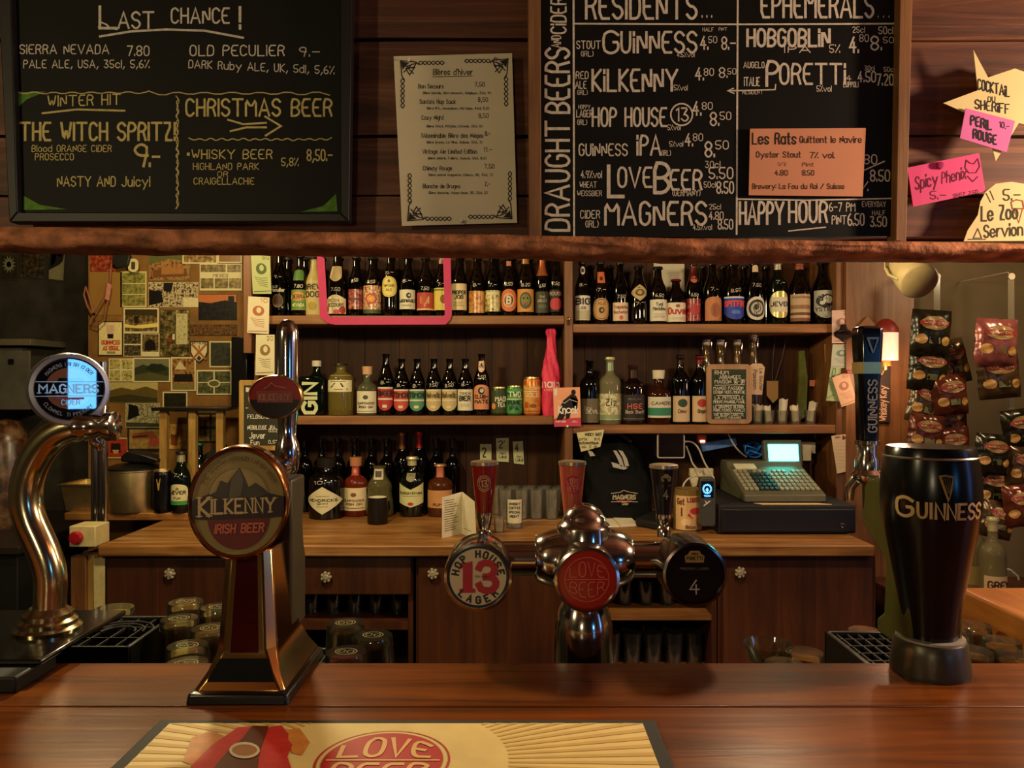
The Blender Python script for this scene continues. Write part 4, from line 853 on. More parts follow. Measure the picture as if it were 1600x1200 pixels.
mb = MB(W_CAB); mb.box(a + .02, b - .02, CY, CY + .02, .07, Z(1012, CY)); mb.build('lower_panel', t)
tn = thing('paper_notice', 'narrow pale paper strip tacked to the end of the counter cabinet', 'paper', P(156, 990, CY - .022))
MB(M('d0c084', .7)).ppoly([(146, 872), (164, 872), (164, 960), (147, 960)], CY - .023, .001).build('sheet', tn)
t, a, b = unit('cabinet', 'back counter cabinet with a knobbed drawer above an open glass recess', 447, 646)
face('drawer', 450, 643, 868, 927, t, 511, 900)
MB(W_CAB).box(a + .018, b - .018, CY, 3.26, Z(984, CY), Z(972, CY)).build('inner_shelf', t)
r1 = (a, b, Z(972, CY))
t, a, b = unit('cabinet', 'back counter cabinet with a tall plain door behind the centre tap', 650, 884)
face('door', 655, 880, 866, 1180, t, 677, 895)
t, a, b = unit('cabinet', 'open-fronted back counter cabinet holding rows of dark glasses', 886, 1120)
MB(W_SHELF).box(a + .018, b - .018, CY, 3.26, Z(969, CY), Z(961, CY)).build('inner_shelf', t)
MB(W_SHELF).box(a + .018, b - .018, CY, 3.26, Z(1062, CY), Z(1052, CY)).build('inner_shelf', t)
MB(W_CAB).box(a, b, CY - .004, CY + .014, Z(902, CY), Z(866, CY)).build('top_rail', t)
r2 = (a, b, Z(961, CY), Z(1052, CY))
t, a, b = unit('cabinet', 'back counter cabinet with a tall door under the cash register', 1122, 1368)
face('door', 1128, 1360, 866, 1180, t, 1155, 893)
# glasses in the recesses
SMOKE = thin_glass('smoke', 'c8c8c4', .08, .03)
g = None
def tumbler(x, y, z, lab, grp, r=.034, h=.10, mat=None):
    o = (x, y, z); t = thing('tumbler', lab, 'glass', o, grp)
    MB(mat or SMOKE).lathe(glass_prof(r * .8, r, h), TR(*o), 20).build('glass_body', t); return t
g = tumbler(r1[0] + .06, 2.68, r1[2], 'small tumbler in the dark recess under the knobbed drawer', 'tumblers in the recess under the drawer', .03, .075)
for row in range(2):
    for i in range(5):
        if row or i: dup(g, (r1[0] + .06 + i * .075, 2.68 + row * .12, r1[2]))
g = tumbler(r2[0] + .16, 2.66, r2[3], 'stacked-row tumbler in the lower part of the open cabinet', 'tumblers in the open cabinet', .032, .11)
for row in range(2):
    for i in range(5):
        if row or i: dup(g, (r2[0] + .16 + i * .072, 2.66 + row * .1, r2[3]))
g = tumbler(r2[0] + .21, 2.70, r2[2], 'tumbler on the upper board of the open cabinet', 'tumblers on the upper board of the open cabinet', .03, .085)
for i in range(1, 4): dup(g, (r2[0] + .21 + i * .075, 2.70, r2[2]))

# red stop button on the counter end
t = thing('push_button', 'red round button on a cream box at the end of the back counter', 'button', P(143, 850, CY - .05))
MB(M('c8b880', .5)).box(X(124, CY), X(164, CY), CY - .06, CY + .03, Z(849, CY), Z(817, CY)).build('box', t, bevel=.003)
MB(M('9a1420', .35)).lathe([(0, .022), (.018, .02), (.022, .012), (.02, 0), (0, 0)], TR(X(137, CY), CY - .06, Z(834, CY)) @ AY, 20).build('button', t)

# ---------------------------------------------------------------- spirits on the back counter
G5 = 'spirit bottles on the back counter'
def cb(label, x, py, w, H, kind, glass, labels, **k):
    d = min(3.10, (CZ - ZC) * F / (py - 600))
    k.setdefault('group', G5); k.setdefault('name', 'spirit_bottle')
    return bottle(label, x, d, ZC, w * d / F / 2, H, kind, glass, labels, **k)
cb('stout black apothecary gin bottle with a cream diamond label', 510, 808, 54, .215, 'JUG', M('0c0908', .12, coat=.3, var=0), [('diamond', 1.35, .10, .60, 'd0c8a0', [('t', 'HENDRICKS', -.66, .66, -.06, .17, .24, '2a2418'), ('t', 'GIN', -.22, .22, -.28, .14, .2, '2a2418'), ('b', -.25, .25, -.45, -.42, '6a6048'), ('b', -.3, .3, .3, .34, '8a8060')])], cap='1a1612', cork=True, price='10.-', price_z=.66, name='gin_bottle')
cb('pink gin bottle with a cork top and cream label beside the diamond label', 556, 802, 38, .215, 'SPIRIT', M('7a2a18', .05, trans=.35, var=0), [('rect', 1.2, .12, .54, 'd8c8a0', [('d', 0, .4, .2, .18, '7a4a30'), ('t', 'GUNPOWDER', -.75, .75, -.2, .18, .22, '5a3a20'), ('t', 'IRISH GIN', -.6, .6, -.5, .18, .22, '5a3a20'), ('b', -.8, .8, -.8, -.75, '5a3a20')])], neck=('rect', .76, .92, 'b04a3c', [('d', 0, 0, .4, .5, 'd89a80')]), cap='b87a50', cork=True, name='gin_bottle')
cb('clear carafe with a small white neck tag behind the black mug', 593, 797, 44, .20, 'ORV', M('b0a468', .04, trans=.8, var=0), [], neck=('rect', .74, .95, 'c8c0a0', [('b', -.6, .6, -.6, .6, '4a4238')]), cap=None)
cb('dark square-shouldered whisky bottle with a pointed cream label', 644, 797, 40, .235, 'SPIRIT', M('0a0d08', .08, coat=.4, var=0), [('arrow', 1.15, .17, .58, 'c8c890', [('t', 'Ballantines', -.85, .85, .08, .22, .18, '2a2a18'), ('b', -.7, .7, -.1, -.06, '7a7a48'), ('d', 0, -.72, .2, .14, 'b03038')]), ('shield', .35, .60, .74, '8a8468')], cap='d0c898', foil=(.86, 'd0c898'), name='whisky_bottle')
cb('amber spirit bottle with an orange paper label beside the folded menu', 688, 797, 40, .205, 'SPIRIT', M('5a2c12', .05, trans=.3, var=0), [('rect', 1.2, .18, .52, 'c08a58', [('p', [(-.4, -.2), (0, .4), (.5, .2), (.2, -.3)], '6a2a1c'), ('t', 'RUM', -.4, .2, -.75, .3, .2, '4a2010')])], neck=('rect', .76, .96, 'b86a50'), cap='b08060', name='rum_bottle')
for lab, x, H, c in (('tall bottle with a red cap behind the pointed-label whisky', 655, .33, 'a82a28'), ('tall bottle with an orange-brown neck behind the whisky', 628, .325, '8a5030')):
    bottle(lab, x, 3.205, ZC, .034, H, 'WINE', BLACKG, [], foil=(.8, c), cap=c, group=G5, name='spirit_bottle')
fb = None
for x, y in ((476, 3.2), (502, 3.2), (528, 3.21), (554, 3.2), (580, 3.21), (604, 3.21), (681, 3.21), (707, 3.2)):
    if fb is None: fb = bottle('unlabelled dark spirit bottle in the shadowed back row on the counter', x, y, ZC, .033, .30, 'SPIRIT', BLACKG, [], cap='241c18', group='back row of spirit bottles', name='spirit_bottle')
    else: dup(fb, (X(x, y), y, ZC))
# black mug
d = (CZ - ZC) * F / (818 - 600)
t = thing('mug', 'black mug with a cream inside at the front of the back counter', 'mug', (X(590, d), d, ZC))
MB(BLACK).lathe([(0, 0), (.036, 0), (.0385, .004), (.0385, .1), (.0355, .101)], TR(X(590, d), d, ZC), 28).build('body', t)
MB(M('d8ccb0', .5)).lathe([(.0358, .1005), (.035, .02), (0, .018)], TR(X(590, d), d, ZC), 28).build('inside', t)
MB(BLACK).tube([(X(590, d) + .02, d + .033, ZC + .08), (X(590, d) + .034, d + .055, ZC + .075), (X(590, d) + .036, d + .06, ZC + .045), (X(590, d) + .02, d + .033, ZC + .025)], .005).build('handle', t)
# folded menu card
d0 = 2.56
t = thing('folded_menu', 'folded cream menu card standing open on the back counter', 'menu', (X(717, 2.6), 2.62, ZC))
MB(PAPER).add([(X(691, 2.64), 2.64, ZC), (X(722, 2.72), 2.72, ZC), (X(722, 2.72), 2.72, ZC + .148), (X(691, 2.64), 2.64, ZC + .14)], [(0, 1, 2, 3)]).add([(X(722, 2.72), 2.72, ZC), (X(744, 2.60), 2.60, ZC), (X(741, 2.60), 2.60, ZC + .132), (X(722, 2.72), 2.72, ZC + .148)], [(0, 1, 2, 3)]).build('sheet', t, smooth=0).modifiers.new('thickness', 'SOLIDIFY').thickness = .0012
mb = MB(M('5a5038', .8, var=0))
A0, A1 = Vector((X(691, 2.64), 2.638, ZC)), Vector((X(722, 2.72), 2.718, ZC)); B0, B1 = Vector((X(722, 2.72), 2.7185, ZC)), Vector((X(744, 2.60), 2.5985, ZC))
for a, b in ((A0, A1), (B0, B1)):
    for k in range(14):
        z = .022 + k * .008; f = random.uniform(.55, .85)
        mb.add([a.lerp(b, .12) + Vector((0, -.0012, z)), a.lerp(b, f) + Vector((0, -.0012, z)), a.lerp(b, f) + Vector((0, -.0012, z + .002)), a.lerp(b, .12) + Vector((0, -.0012, z + .002))], [(0, 1, 2, 3)])
mb.build('print', t, smooth=0)
# number cards on the boards
d = 3.262
for lab, p, s, sub in (('small cream card with a bare numeral 2 on the boards under the shelf', [(750, 694), (768, 694), (768, 720), (750, 720)], '2', None), ('cream card reading 2 and a scribble, between the other two number cards', [(775, 685), (795, 684), (795, 722), (776, 721)], "2'", 1), ('curled cream card reading 4 hung lowest of the number cards', [(801, 690), (817, 689), (819, 726), (803, 724)], '4', 1)):
    t = paper_thing('number_card', lab, 'card', p, d, 'c8c898', .001, group='number cards under the shelf')
    x0 = p[0][0]; items = [(s, x0 + 4, x0 + (9 if len(s) < 2 else 13), p[0][1] + (20 if not sub else 15), 11 if sub else 14)]
    if sub: items += [('deci', x0 + 6, x0 + 15, p[0][1] + 25, 4), ('Lokal', x0 + 5, x0 + 16, p[0][1] + 31, 5)]
    sect('handwriting', t, M('1a2a28', .8, var=0), items, d=d - .0006, w=.14)
# small glasses, rows of tumblers
G6 = 'clear tumblers at the back of the counter'
g = tumbler(X(790, 3.02), 3.02, ZC, 'clear tumbler in the rows behind the glass-shaped tap handles', G6, .031, .115, GLASS)
for x, y in ((815, 3.02), (838, 3.02), (862, 3.02), (778, 3.12), (802, 3.12), (826, 3.12), (850, 3.12), (873, 3.12)): dup(g, (X(x, y), y, ZC))
d = 2.74
t = tumbler(X(780, d), d, ZC, 'small clear shot glass standing alone before the printed jar', None, .021, .055, GLASS)
d = 2.83
t = thing('jar', 'small glass jar wrapped in a printed white label behind the shot glass', 'jar', (X(804, d), d, ZC))
MB(GLASS).lathe(glass_prof(.03, .031, .10), TR(X(804, d), d, ZC), 24).build('glass_body', t)
label_on(t, 'label', (X(804, d), d, ZC), lambda v: .0305, .0305, 'rect', 1.0, .022, .108, 'c8c0a0', [('t', 'WHISKY', -.75, .75, .55, .2, .22, K), ('t', 'COFFEE', -.75, .75, .2, .2, .22, K), ('t', 'SPECIAL', -.75, .75, -.15, .2, .22, K), ('t', 'NIGHT', -.6, .6, -.5, .2, .22, K)])
# pencil, notepad
t = thing('pencil', 'yellow pencil lying on the counter before the tumblers', 'pencil', (X(850, 2.62), 2.62, ZC))
MB(M('d8b048', .5)).tube([(X(841, 2.66), 2.66, ZC + .004), (X(868, 2.58), 2.58, ZC + .004)], .004, 6).build('shaft', t)
MB(M('e8c890', .7)).tube([(X(841, 2.66), 2.66, ZC + .004), (X(836, 2.675), 2.675, ZC + .004)], [.004, .0008], 6).build('tip', t)
t = thing('notepad', 'cream notepad lying open on the counter under the black bag', 'notepad', (X(962, 2.85), 2.85, ZC))
def quad_on(pts, z): return [(X(a, (CZ - z) * F / (b - 600)), (CZ - z) * F / (b - 600)) for a, b in pts]
MB(PAPER).prism(quad_on([(931, 812), (957, 812), (968, 823.5), (948, 823.5)], ZC), ZC, ZC + .006, 'z').build('left_leaf', t, smooth=0)
MB(PAPER).prism(quad_on([(958, 812), (986, 812), (996, 822), (969, 823.5)], ZC), ZC, ZC + .009, 'z').build('right_leaf', t, smooth=0)

# black promotional bag
d = 3.09
t = thing('bag', 'black padded bag with white flashes and a printed emblem on the counter', 'bag', (X(960, d), d, ZC))
vs, fs = [], []; nz, na = 14, 28
for i in range(nz + 1):
    s = i / nz; z = .325 * s
    rx = .135 * (1 - .10 * s) * (1 if s < .8 else 1 - (s - .8) * 2.6); ry = .10 * (1 - .35 * s * s) * (1 if s < .8 else 1 - (s - .8) * 2)
    for k in range(na):
        a = 2 * PI * k / na; c, sn = math.cos(a), math.sin(a)
        sx = math.copysign(abs(sn) ** .55, sn); sy = math.copysign(abs(c) ** .55, c)
        j = .006 * math.sin(7 * a + z * 40) + .004 * math.sin(13 * a - z * 70)
        vs.append((X(965, d) + (rx + j) * sx - .06 * max(0, s - .3), d - (ry + j) * sy + .05 * s, ZC + z))
for i in range(nz):
    for k in range(na): a = i * na + k; b = i * na + (k + 1) % na; fs.append((a, b, b + na, a + na))
fs += [tuple(range(na)), tuple(nz * na + k for k in range(na))]
MB(M('070707', .8, var=.2, scale=90, spec=.2)).add(vs, fs).build('body', t, smooth=80)
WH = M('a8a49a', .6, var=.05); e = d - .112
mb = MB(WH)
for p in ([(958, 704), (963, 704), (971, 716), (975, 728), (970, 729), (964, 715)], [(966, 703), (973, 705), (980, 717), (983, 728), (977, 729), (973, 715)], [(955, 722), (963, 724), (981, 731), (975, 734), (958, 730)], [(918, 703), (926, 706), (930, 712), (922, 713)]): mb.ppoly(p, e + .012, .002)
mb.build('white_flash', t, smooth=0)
mb = MB(M('b0a48c', .6, var=0)); ptext(mb, 'MAGNERS', 958, 993, 780, 6.5, e - .002, w=.22, serif=True)
pline(mb, [(955, 771), (970, 769), (974, 766), (984, 769), (996, 771)], 1, e - .002); pline(mb, [(955, 784), (996, 784)], 1, e - .002); ptext(mb, 'Cider', 972, 982, 789, 4, e - .002, w=.16)
mb.mat(M('a84a28', .6)).ppoly([(962, 782), (990, 782), (976, 786)], e - .001); mb.build('emblem', t, smooth=0)
MB(M('14110f', .6)).tube([(X(930, d), d - .02, ZC + .30), (X(940, d), d - .04, ZC + .33), (X(965, d), d - .03, ZC + .335), (X(985, d), d - .02, ZC + .30)], .008).build('strap', t)
t = paper_thing('sticky_note', 'cream handwritten note stuck under the shelf over the black bag', 'note', [(901, 676), (944, 671), (938, 698), (908, 706)], 2.985, 'c8c090', .001)
sect('handwriting', t, INK, [('WHISKY SHOT', 914, 940, 681, 4.5), ('prix & int', 905, 937, 688, 4.5), ('automatique', 905, 935, 694, 4.5), ('ok 2 dl', 909, 932, 700, 4)], d=2.984, w=.16)
# black hand tool at the bag foot
t = thing('card_reader', 'grey handheld card terminal with a glowing blue dial screen', 'terminal', (X(1104, 2.70), 2.70, ZC))
o = t.location
mb = MB(M('3a3a34', .4)); mb.prism([(X(a, 2.7), Z(b, 2.7)) for a, b in rrect(1093, 746, 1117, 822, 5)], 2.69, 2.72); mb.build('case', t, bevel=.003)
mb = MB(M('061020', .2)); mb.ppoly([(1095.5, 752), (1115, 752), (1115, 778), (1095.5, 778)], 2.6885, .001); mb.build('screen', t)
mb = MB(M('58a8ff', .5, emit=3.0)); e = 2.6878
for k in range(16):
    a = 2 * PI * k / 16; pline(mb, [(1105 + 5.4 * math.cos(a), 764 + 5.8 * math.sin(a)), (1105 + 6.9 * math.cos(a), 764 + 7.4 * math.sin(a))], 1.6, e)
pline(mb, [(1105, 768), (1105, 763)], 2, e); pline(mb, [(1103, 766), (1105, 763), (1107, 766)], 1.2, e); ptext(mb, 'TOUCH', 1100, 1110, 776, 2.2, e, w=.2)
mb.build('dial', t, smooth=0)
mb = MB(M('b8b4a8', .4)); pline(mb, [(1100, 790), (1109, 783)], 2, 2.6885); pline(mb, [(1102, 783), (1105, 787)], 1.6, 2.6885); mb.build('tool_symbol', t, smooth=0)
MB(M('12100e', .6)).prism(quad_on([(992, 822), (1026, 806), (1046, 812), (1042, 832)], ZC), ZC, ZC + .03, 'z').build('pouch_body', None, bevel=.008, loc=(X(1010, 2.8), 2.8, ZC))
o = bpy.data.objects['pouch_body']; o.name = 'leather_pouch'; tag(o, 'black leather waiter pouch lying between the bag and the black tap handle', 'pouch')
# glass jar with a lobster label
d = (CZ - ZC) * F / (827 - 600)
o = (X(1074, d), d, ZC)
t = thing('jar', 'jar with a picture label of a red lobster on the counter', 'jar', o)
MB(M('a8884c', .05, trans=.6, var=0)).lathe([(0, 0), (.049, 0), (.051, .005), (.051, .125), (.047, .14), (.047, .15), (.043, .15), (.043, .13), (.046, .12), (.046, .012), (0, .01)], TR(*o), 28).build('glass_body', t)
label_on(t, 'label', o, lambda v: .051, .051, 'rect', 1.15, .006, .128, 'd0a878', [('t', 'LOBSTER', -.2, .95, .66, .24, .22, '8a2a20'), ('t', 'Get', -.85, -.4, .5, .34, .16, '5a2a18'), ('d', .35, .12, .4, .2, 'b83038'), ('p', [(-.1, 0), (.4, -.15), (.1, -.35), (-.2, -.15)], 'b83038'), ('d', .8, .25, .18, .16, 'b83038'), ('d', -.3, -.55, .3, .22, 'e0c090'), ('b', -.6, -.5, -.2, .3, '5a3a20'), ('p', [(.3, -.4), (1, -.2), (1, -.75), (.5, -.8)], '4a3a30'), ('t', 'Bisque', -.3, .3, -.9, .2, .14, '5a3a20')], rough=.5)

# ---------------------------------------------------------------- cash register and drawer
t = thing('cash_box', 'low black cash drawer box under the register', 'cash drawer', (X(1230, 2.75), 2.9, ZC))
xa, xb = X(1122, 2.70), X(1338, 2.70)
MB(BLACKM).box(xa, xb, 2.70, 3.12, ZC + .004, ZC + .105).build('case', t, bevel=.006)
MB(BLACK).box(xa + .01, xb - .01, 2.692, 2.70, ZC + .012, ZC + .09).build('drawer_front', t, bevel=.002)
MB(CHROME).lathe([(0, .006), (.008, .005), (.009, 0), (0, 0)], TR(X(1317, 2.692), 2.692, Z(821, 2.692)) @ AY, 14).build('lock', t)
z = ZC + .105
t = thing('receipt', 'long cream slip lying on the black cash drawer under the keyboard', 'receipt', (X(1240, 2.72), 2.73, z))
MB(M('d8b880', .7)).prism([(X(1180, 2.72), 2.735), (X(1282, 2.72), 2.735), (X(1300, 2.705), 2.706), (X(1192, 2.705), 2.706)], z, z + .0015, 'z').build('sheet', t, smooth=0)
t = thing('cash_register', 'grey till with many keys and a glowing cyan display', 'cash register', (.98, 2.9, z))
GREY = M('524f3c', .5, var=.08)
x0, x1 = X(1166, 2.73) , X(1294, 2.73)
prof = [(2.745, z + .002), (2.745, z + .028), (2.76, z + .034), (2.97, z + .105), (2.985, z + .125), (3.06, z + .125), (3.075, z + .11), (3.075, z + .002)]
mb = MB(GREY); n = len(prof); sh = lambda y: 0
mb.add([(x0 - .02 * 0, a, b) for a, b in prof] + [(x1, a, b) for a, b in prof], [tuple(range(n)), tuple(range(n, 2 * n))[::-1]] + [(i, (i + 1) % n, n + (i + 1) % n, n + i) for i in range(n)])
mb.build('housing', t, bevel=.004)
sl = (.105 - .034) / .21
def keyxf(x, y): return TR(x, y, z + .034 + (y - 2.76) * sl) @ Matrix.Rotation(math.atan(sl), 4, 'X')
kd, kl, kg = M('1a1c18', .5), M('8a846c', .5), M('6a6c58', .5)
mb = MB(kl)
mb2 = MB(kd)
cols = 15; W = x1 - x0
for r in range(6):
    for c in range(cols):
        if r == 5 and c % 4 == 3: continue
        u = x0 + W * (c + .9) / (cols + .8); y = 2.785 + r * .028
        m_ = mb2 if 3 <= c <= 6 and r < 5 else mb
        m_.box(-.0068, .0068, -.0105, .0105, 0, .007, keyxf(u, y))
mb.build('keypad', t, bevel=.0015); mb2.build('number_keypad', t, bevel=.0015)
mb = MB(M('d0c8a8', .7)); mb.box(-.04, .04, -.03, .02, .002, .008, keyxf(x0 + .065, 2.968)); mb.build('receipt_slot_cover', t)
# display head
cx, cyy, cz = X(1224, 3.0), 3.0, Z(708, 3.0)
T = TR(cx, cyy, cz) @ Matrix.Rotation(-.18, 4, 'X')
mb = MB(M('4a4c40', .5)); mb.box(-.075, .075, 0, .03, -.052, .052, T); mb.box(-.02, .02, .012, .04, -.075, -.03, T); o = mb.build('display_head', t, bevel=.005)
MB(M('40f0d8', .4, emit=13)).box(-.058, .058, -.002, .004, -.032, .034, T).build('screen', o)
MB(M('c0b890', .6)).box(X(1248, 3.08), X(1262, 3.08), 3.04, 3.075, z + .12, z + .185).build('paper_roll_box', t, bevel=.003)

# tablet, cables, boxes in the corner over the register
t = thing('tablet', 'dark tablet with a pale rim hung under the shelf', 'tablet', P(1048, 716, 3.01))
MB(M('b0a898', .4)).ppoly(rrect(1027, 679, 1070, 716, 3), 3.005, .012).build('case', t)
MB(M('0a0a0c', .15, var=0)).ppoly(rrect(1029, 678, 1068, 714, 2), 3.0035, .002).build('screen', t)
CW = M('b8b0a4', .5)
for i, (lab, pts) in enumerate((('pale cable drooping from the tablet into the power strip', [(1070, 690, 3.03), (1082, 690, 3.05), (1092, 700, 3.05), (1100, 722, 2.98), (1110, 738, 2.9), (1116, 748, 2.88)]),
   ('pale cable looping down to the white plug', [(1072, 697, 3.04), (1078, 712, 3.04), (1082, 725, 3.02), (1094, 738, 2.98)]),
   ('pale cable hanging behind the lobster jar', [(1086, 744, 2.95), (1074, 748, 2.93), (1066, 760, 2.92), (1064, 790, 2.93), (1066, 815, 2.96)]),
   ('pale cable hanging from the shelf to the register', [(1138, 678, 3.05), (1144, 690, 3.05), (1150, 700, 3.05), (1158, 708, 3.07), (1166, 714, 3.09)]))):
    q = [P(*p) for p in pts]
    fine = q
    for _ in range(2): fine = [fine[0]] + [v for a, b in zip(fine, fine[1:]) for v in (a.lerp(b, .25), a.lerp(b, .75))] + [fine[-1]]
    single('cable', MB(CW).tube(fine, .0035, 7), lab, 'cable', q[-1], 'pale cables by the register', smooth=80)
t = thing('power_strip', 'cream plug and adapter on the boards behind the lobster jar', 'plug', P(1092, 760, 3.05))
MB(M('c8bc98', .5)).box(X(1076, 3.05), X(1112, 3.05), 3.02, 3.05, Z(744, 3.05), Z(731, 3.05)).build('adapter', t, bevel=.003)
MB(M('c8bc98', .5)).prism([(X(a, 3.0), Z(b, 3.0)) for a, b in ((1078, 746), (1092, 746), (1089, 760), (1082, 762))], 3.0, 3.02).build('plug', t, bevel=.003)
t = thing('box', 'long pale blue box lying askew behind the register', 'box', P(1130, 705, 3.1))
MB(M('5a80c0', .6, var=.2)).prism([(X(a, 3.1), Z(b, 3.1)) for a, b in ((1095, 694), (1150, 684), (1152, 696), (1098, 706))], 3.1, 3.2).build('carton', t, bevel=.002)
t = thing('charger', 'orange glowing charger beside the pale blue box', 'charger', P(1100, 690, 3.15))
MB(M('c85a38', .5)).box(X(1090, 3.12), X(1104, 3.12), 3.12, 3.15, Z(692, 3.12), Z(679, 3.12)).build('case', t, bevel=.002)
MB(M('ffb080', .5, emit=5)).box(X(1094, 3.12), X(1101, 3.12), 3.117, 3.12, Z(691, 3.12), Z(688, 3.12)).build('indicator', t)
CB = M('2878d8', .4, var=.1)
t = thing('cable_coil', 'tangled bright blue network cable behind the till display', 'cable', P(1180, 716, 3.12))
mb = MB(CB)
for k in range(6):
    a0 = random.uniform(0, 6)
    pts = [P(1178 + (14 + 4 * math.sin(k)) * math.cos(a0 + i * .52), 703 + (9 + 3 * math.cos(k * 2)) * math.sin(a0 + i * .52 + k), 3.12 + .02 * math.sin(i + k)) for i in range(13)]
    mb.tube(pts, .003, 6)
mb.build('loops', t, smooth=80)
mb = MB(M('d0c4b0', .6)); mb.box(X(1246, 3.14), X(1268, 3.14), 3.10, 3.2, ZC + .25, Z(690, 3.14)); single('box', mb, 'small pale carton to the side of the till display', 'box', (X(1257, 3.14), 3.15, ZC + .25), smooth=0)
t = paper_thing('paper_slip', 'blue-grey paper slip hung under the shelf over the till', 'paper', [(1272, 678), (1286, 680), (1284, 694), (1278, 702)], 3.2, '8a9a98', .001)
# ---------------------------------------------------------------- banknotes, receipts and the corner post
def note(label, pts, d, col, ink, num, name='banknote', grp='banknotes pinned to the shelf posts'):
    t = paper_thing(name, label, 'banknote', pts, d, col, .001, grp)
    (a, b), (c, e), (g, h), (i, j) = pts
    L = lambda u, v: (a + (c - a) * u + (i - a) * v, b + (e - b) * u + (j - b) * v)
    mb = MB(M(ink, .7, var=.1, scale=200)); f = lambda u, v: tuple(P(*L(u, v), d - .0005))
    mb.disc(.5, .38, .28, .14, f, 14); mb.mat(M(col, .7, var=.05, scale=12)); mb.disc(.52, .36, .12, .08, lambda u, v: tuple(P(*L(u, v), d - .0009)), 12)
    mb.mat(M(ink, .7, var=.1, scale=200))
    for k in range(5): ribbon(mb, [(.12 + .06 * k, .58 + .05 * k), (.5 + .06 * k, .62 + .05 * k), (.8, .6 + .06 * k)], .012, f)
    ribbon(mb, [(.05, .95), (.95, .93)], .02, f)
    text(mb, num[::-1] if False else num, .58, .92, -.14, .1, lambda u, v: f(u, -v), w=.18)
    mb.build('print', t, smooth=0); return t
d = 2.985
note('green banknote topmost on the post beside the dark ale', [(392, 396), (422, 396), (424, 459), (395, 459)], d, 'a8ac74', '4a5a28', '50')
note('orange-printed banknote in the middle of the post', [(388, 463), (421, 465), (420, 522), (386, 520)], d, 'd0c4a0', 'a8603c', '10')
note('yellowish banknote lowest on the post, by the chrome dome', [(400, 523), (429, 523), (429, 586), (399, 586)], d, 'd0c8a0', '8a6438', '20')
note('reddish twenty banknote above the bottle opener on the corner post', [(1300, 485), (1330, 484), (1330, 536), (1300, 536)], d, 'c8a898', '9a6a64', '20')
note('grey-green banknote under the bottle opener', [(1301, 538), (1331, 538), (1326, 575), (1298, 575)], d + .003, '98a090', '5a7068', '5')
note('pale green banknote curling behind the pinkish one', [(1300, 560), (1312, 555), (1318, 628), (1291, 626)], d + .008, '98a878', '4a6a4a', '1')
note('pinkish banknote clipped by the peg, turned askew', [(1300, 590), (1326, 581), (1339, 628), (1315, 636)], d - .006, 'c8a080', '9a6a58', '5')
t = paper_thing('photo_card', 'small dark photo card on the boards left of the corner post', 'card', [(1277, 545), (1287, 545), (1288, 581), (1277, 580)], 3.2, 'c0b080', .001)
mb = MB(photo(['181410', '4a3c20', '8a7a48'], 150)); mb.ppoly([(1279, 549), (1285.5, 549), (1286, 575), (1279, 575)], 3.1995); mb.build('picture', t, smooth=0)
t = paper_thing('paper_slip', 'plain orange paper slip beside the dark photo card', 'paper', [(1288, 538), (1299, 536), (1299, 564), (1289, 565)], 3.1, 'b08040', .001)
t = paper_thing('price_tag', 'tiny pink tag on the boards between the green strip and the banknotes', 'tag', [(1265, 594), (1274, 594), (1273, 604), (1265, 603)], 3.2, 'c87a58', .001)
t = thing('clothes_peg', 'small red peg holding the askew banknote', 'peg', P(1330, 582, d - .014))
MB(M('7a2018', .5)).box(X(1323, 2.97), X(1334, 2.97), 2.968, 2.978, Z(584, 2.97), Z(578, 2.97)).build('peg_body', t, bevel=.001)
MB(CHROME).tube([P(1334, 581, 2.972), P(1337, 578, 2.97), P(1339, 581, 2.97), P(1336, 584, 2.972)], .0015, 6).build('spring', t)
t = thing('bottle_opener', 'dark cast wall bottle opener over the reddish banknote', 'bottle opener', P(1316, 536, 2.98))
MB(M('2a201c', .35, .7, var=.2)).prism([(X(a, 2.98), Z(b, 2.98)) for a, b in ((1313, 507), (1320, 507), (1322, 515), (1331, 519), (1330, 526), (1323, 530), (1317, 536), (1311, 530), (1303, 526), (1302, 519), (1311, 515))], 2.966, 2.98).build('plate', t, bevel=.004)
MB(M('2a201c', .3, .8, var=.2)).tube([P(1306, 521, 2.965), P(1311, 517, 2.95), P(1317, 516, 2.945), P(1323, 517, 2.95), P(1328, 521, 2.965)], .005, 8).build('claw', t)
t = paper_thing('receipt', 'long curling till receipt with a red emblem pinned low on the corner post', 'receipt', [(1299, 681), (1325, 678), (1331, 735), (1308, 740)], d - .002, 'd0b898', .001)
sect('print', t, M('5a3a30', .8, var=0), [('HAPPY', 1305, 1313, 685, 3)] + [('iiiiiiiii'[:6 + k % 3], 1304 + k * .8, 1320 + k * .6, 693 + k * 5.4, 1.6) for k in range(8)], [([(1317, 682), (1320, 684), (1317, 686)], 3)], d=d - .0023, w=.2)

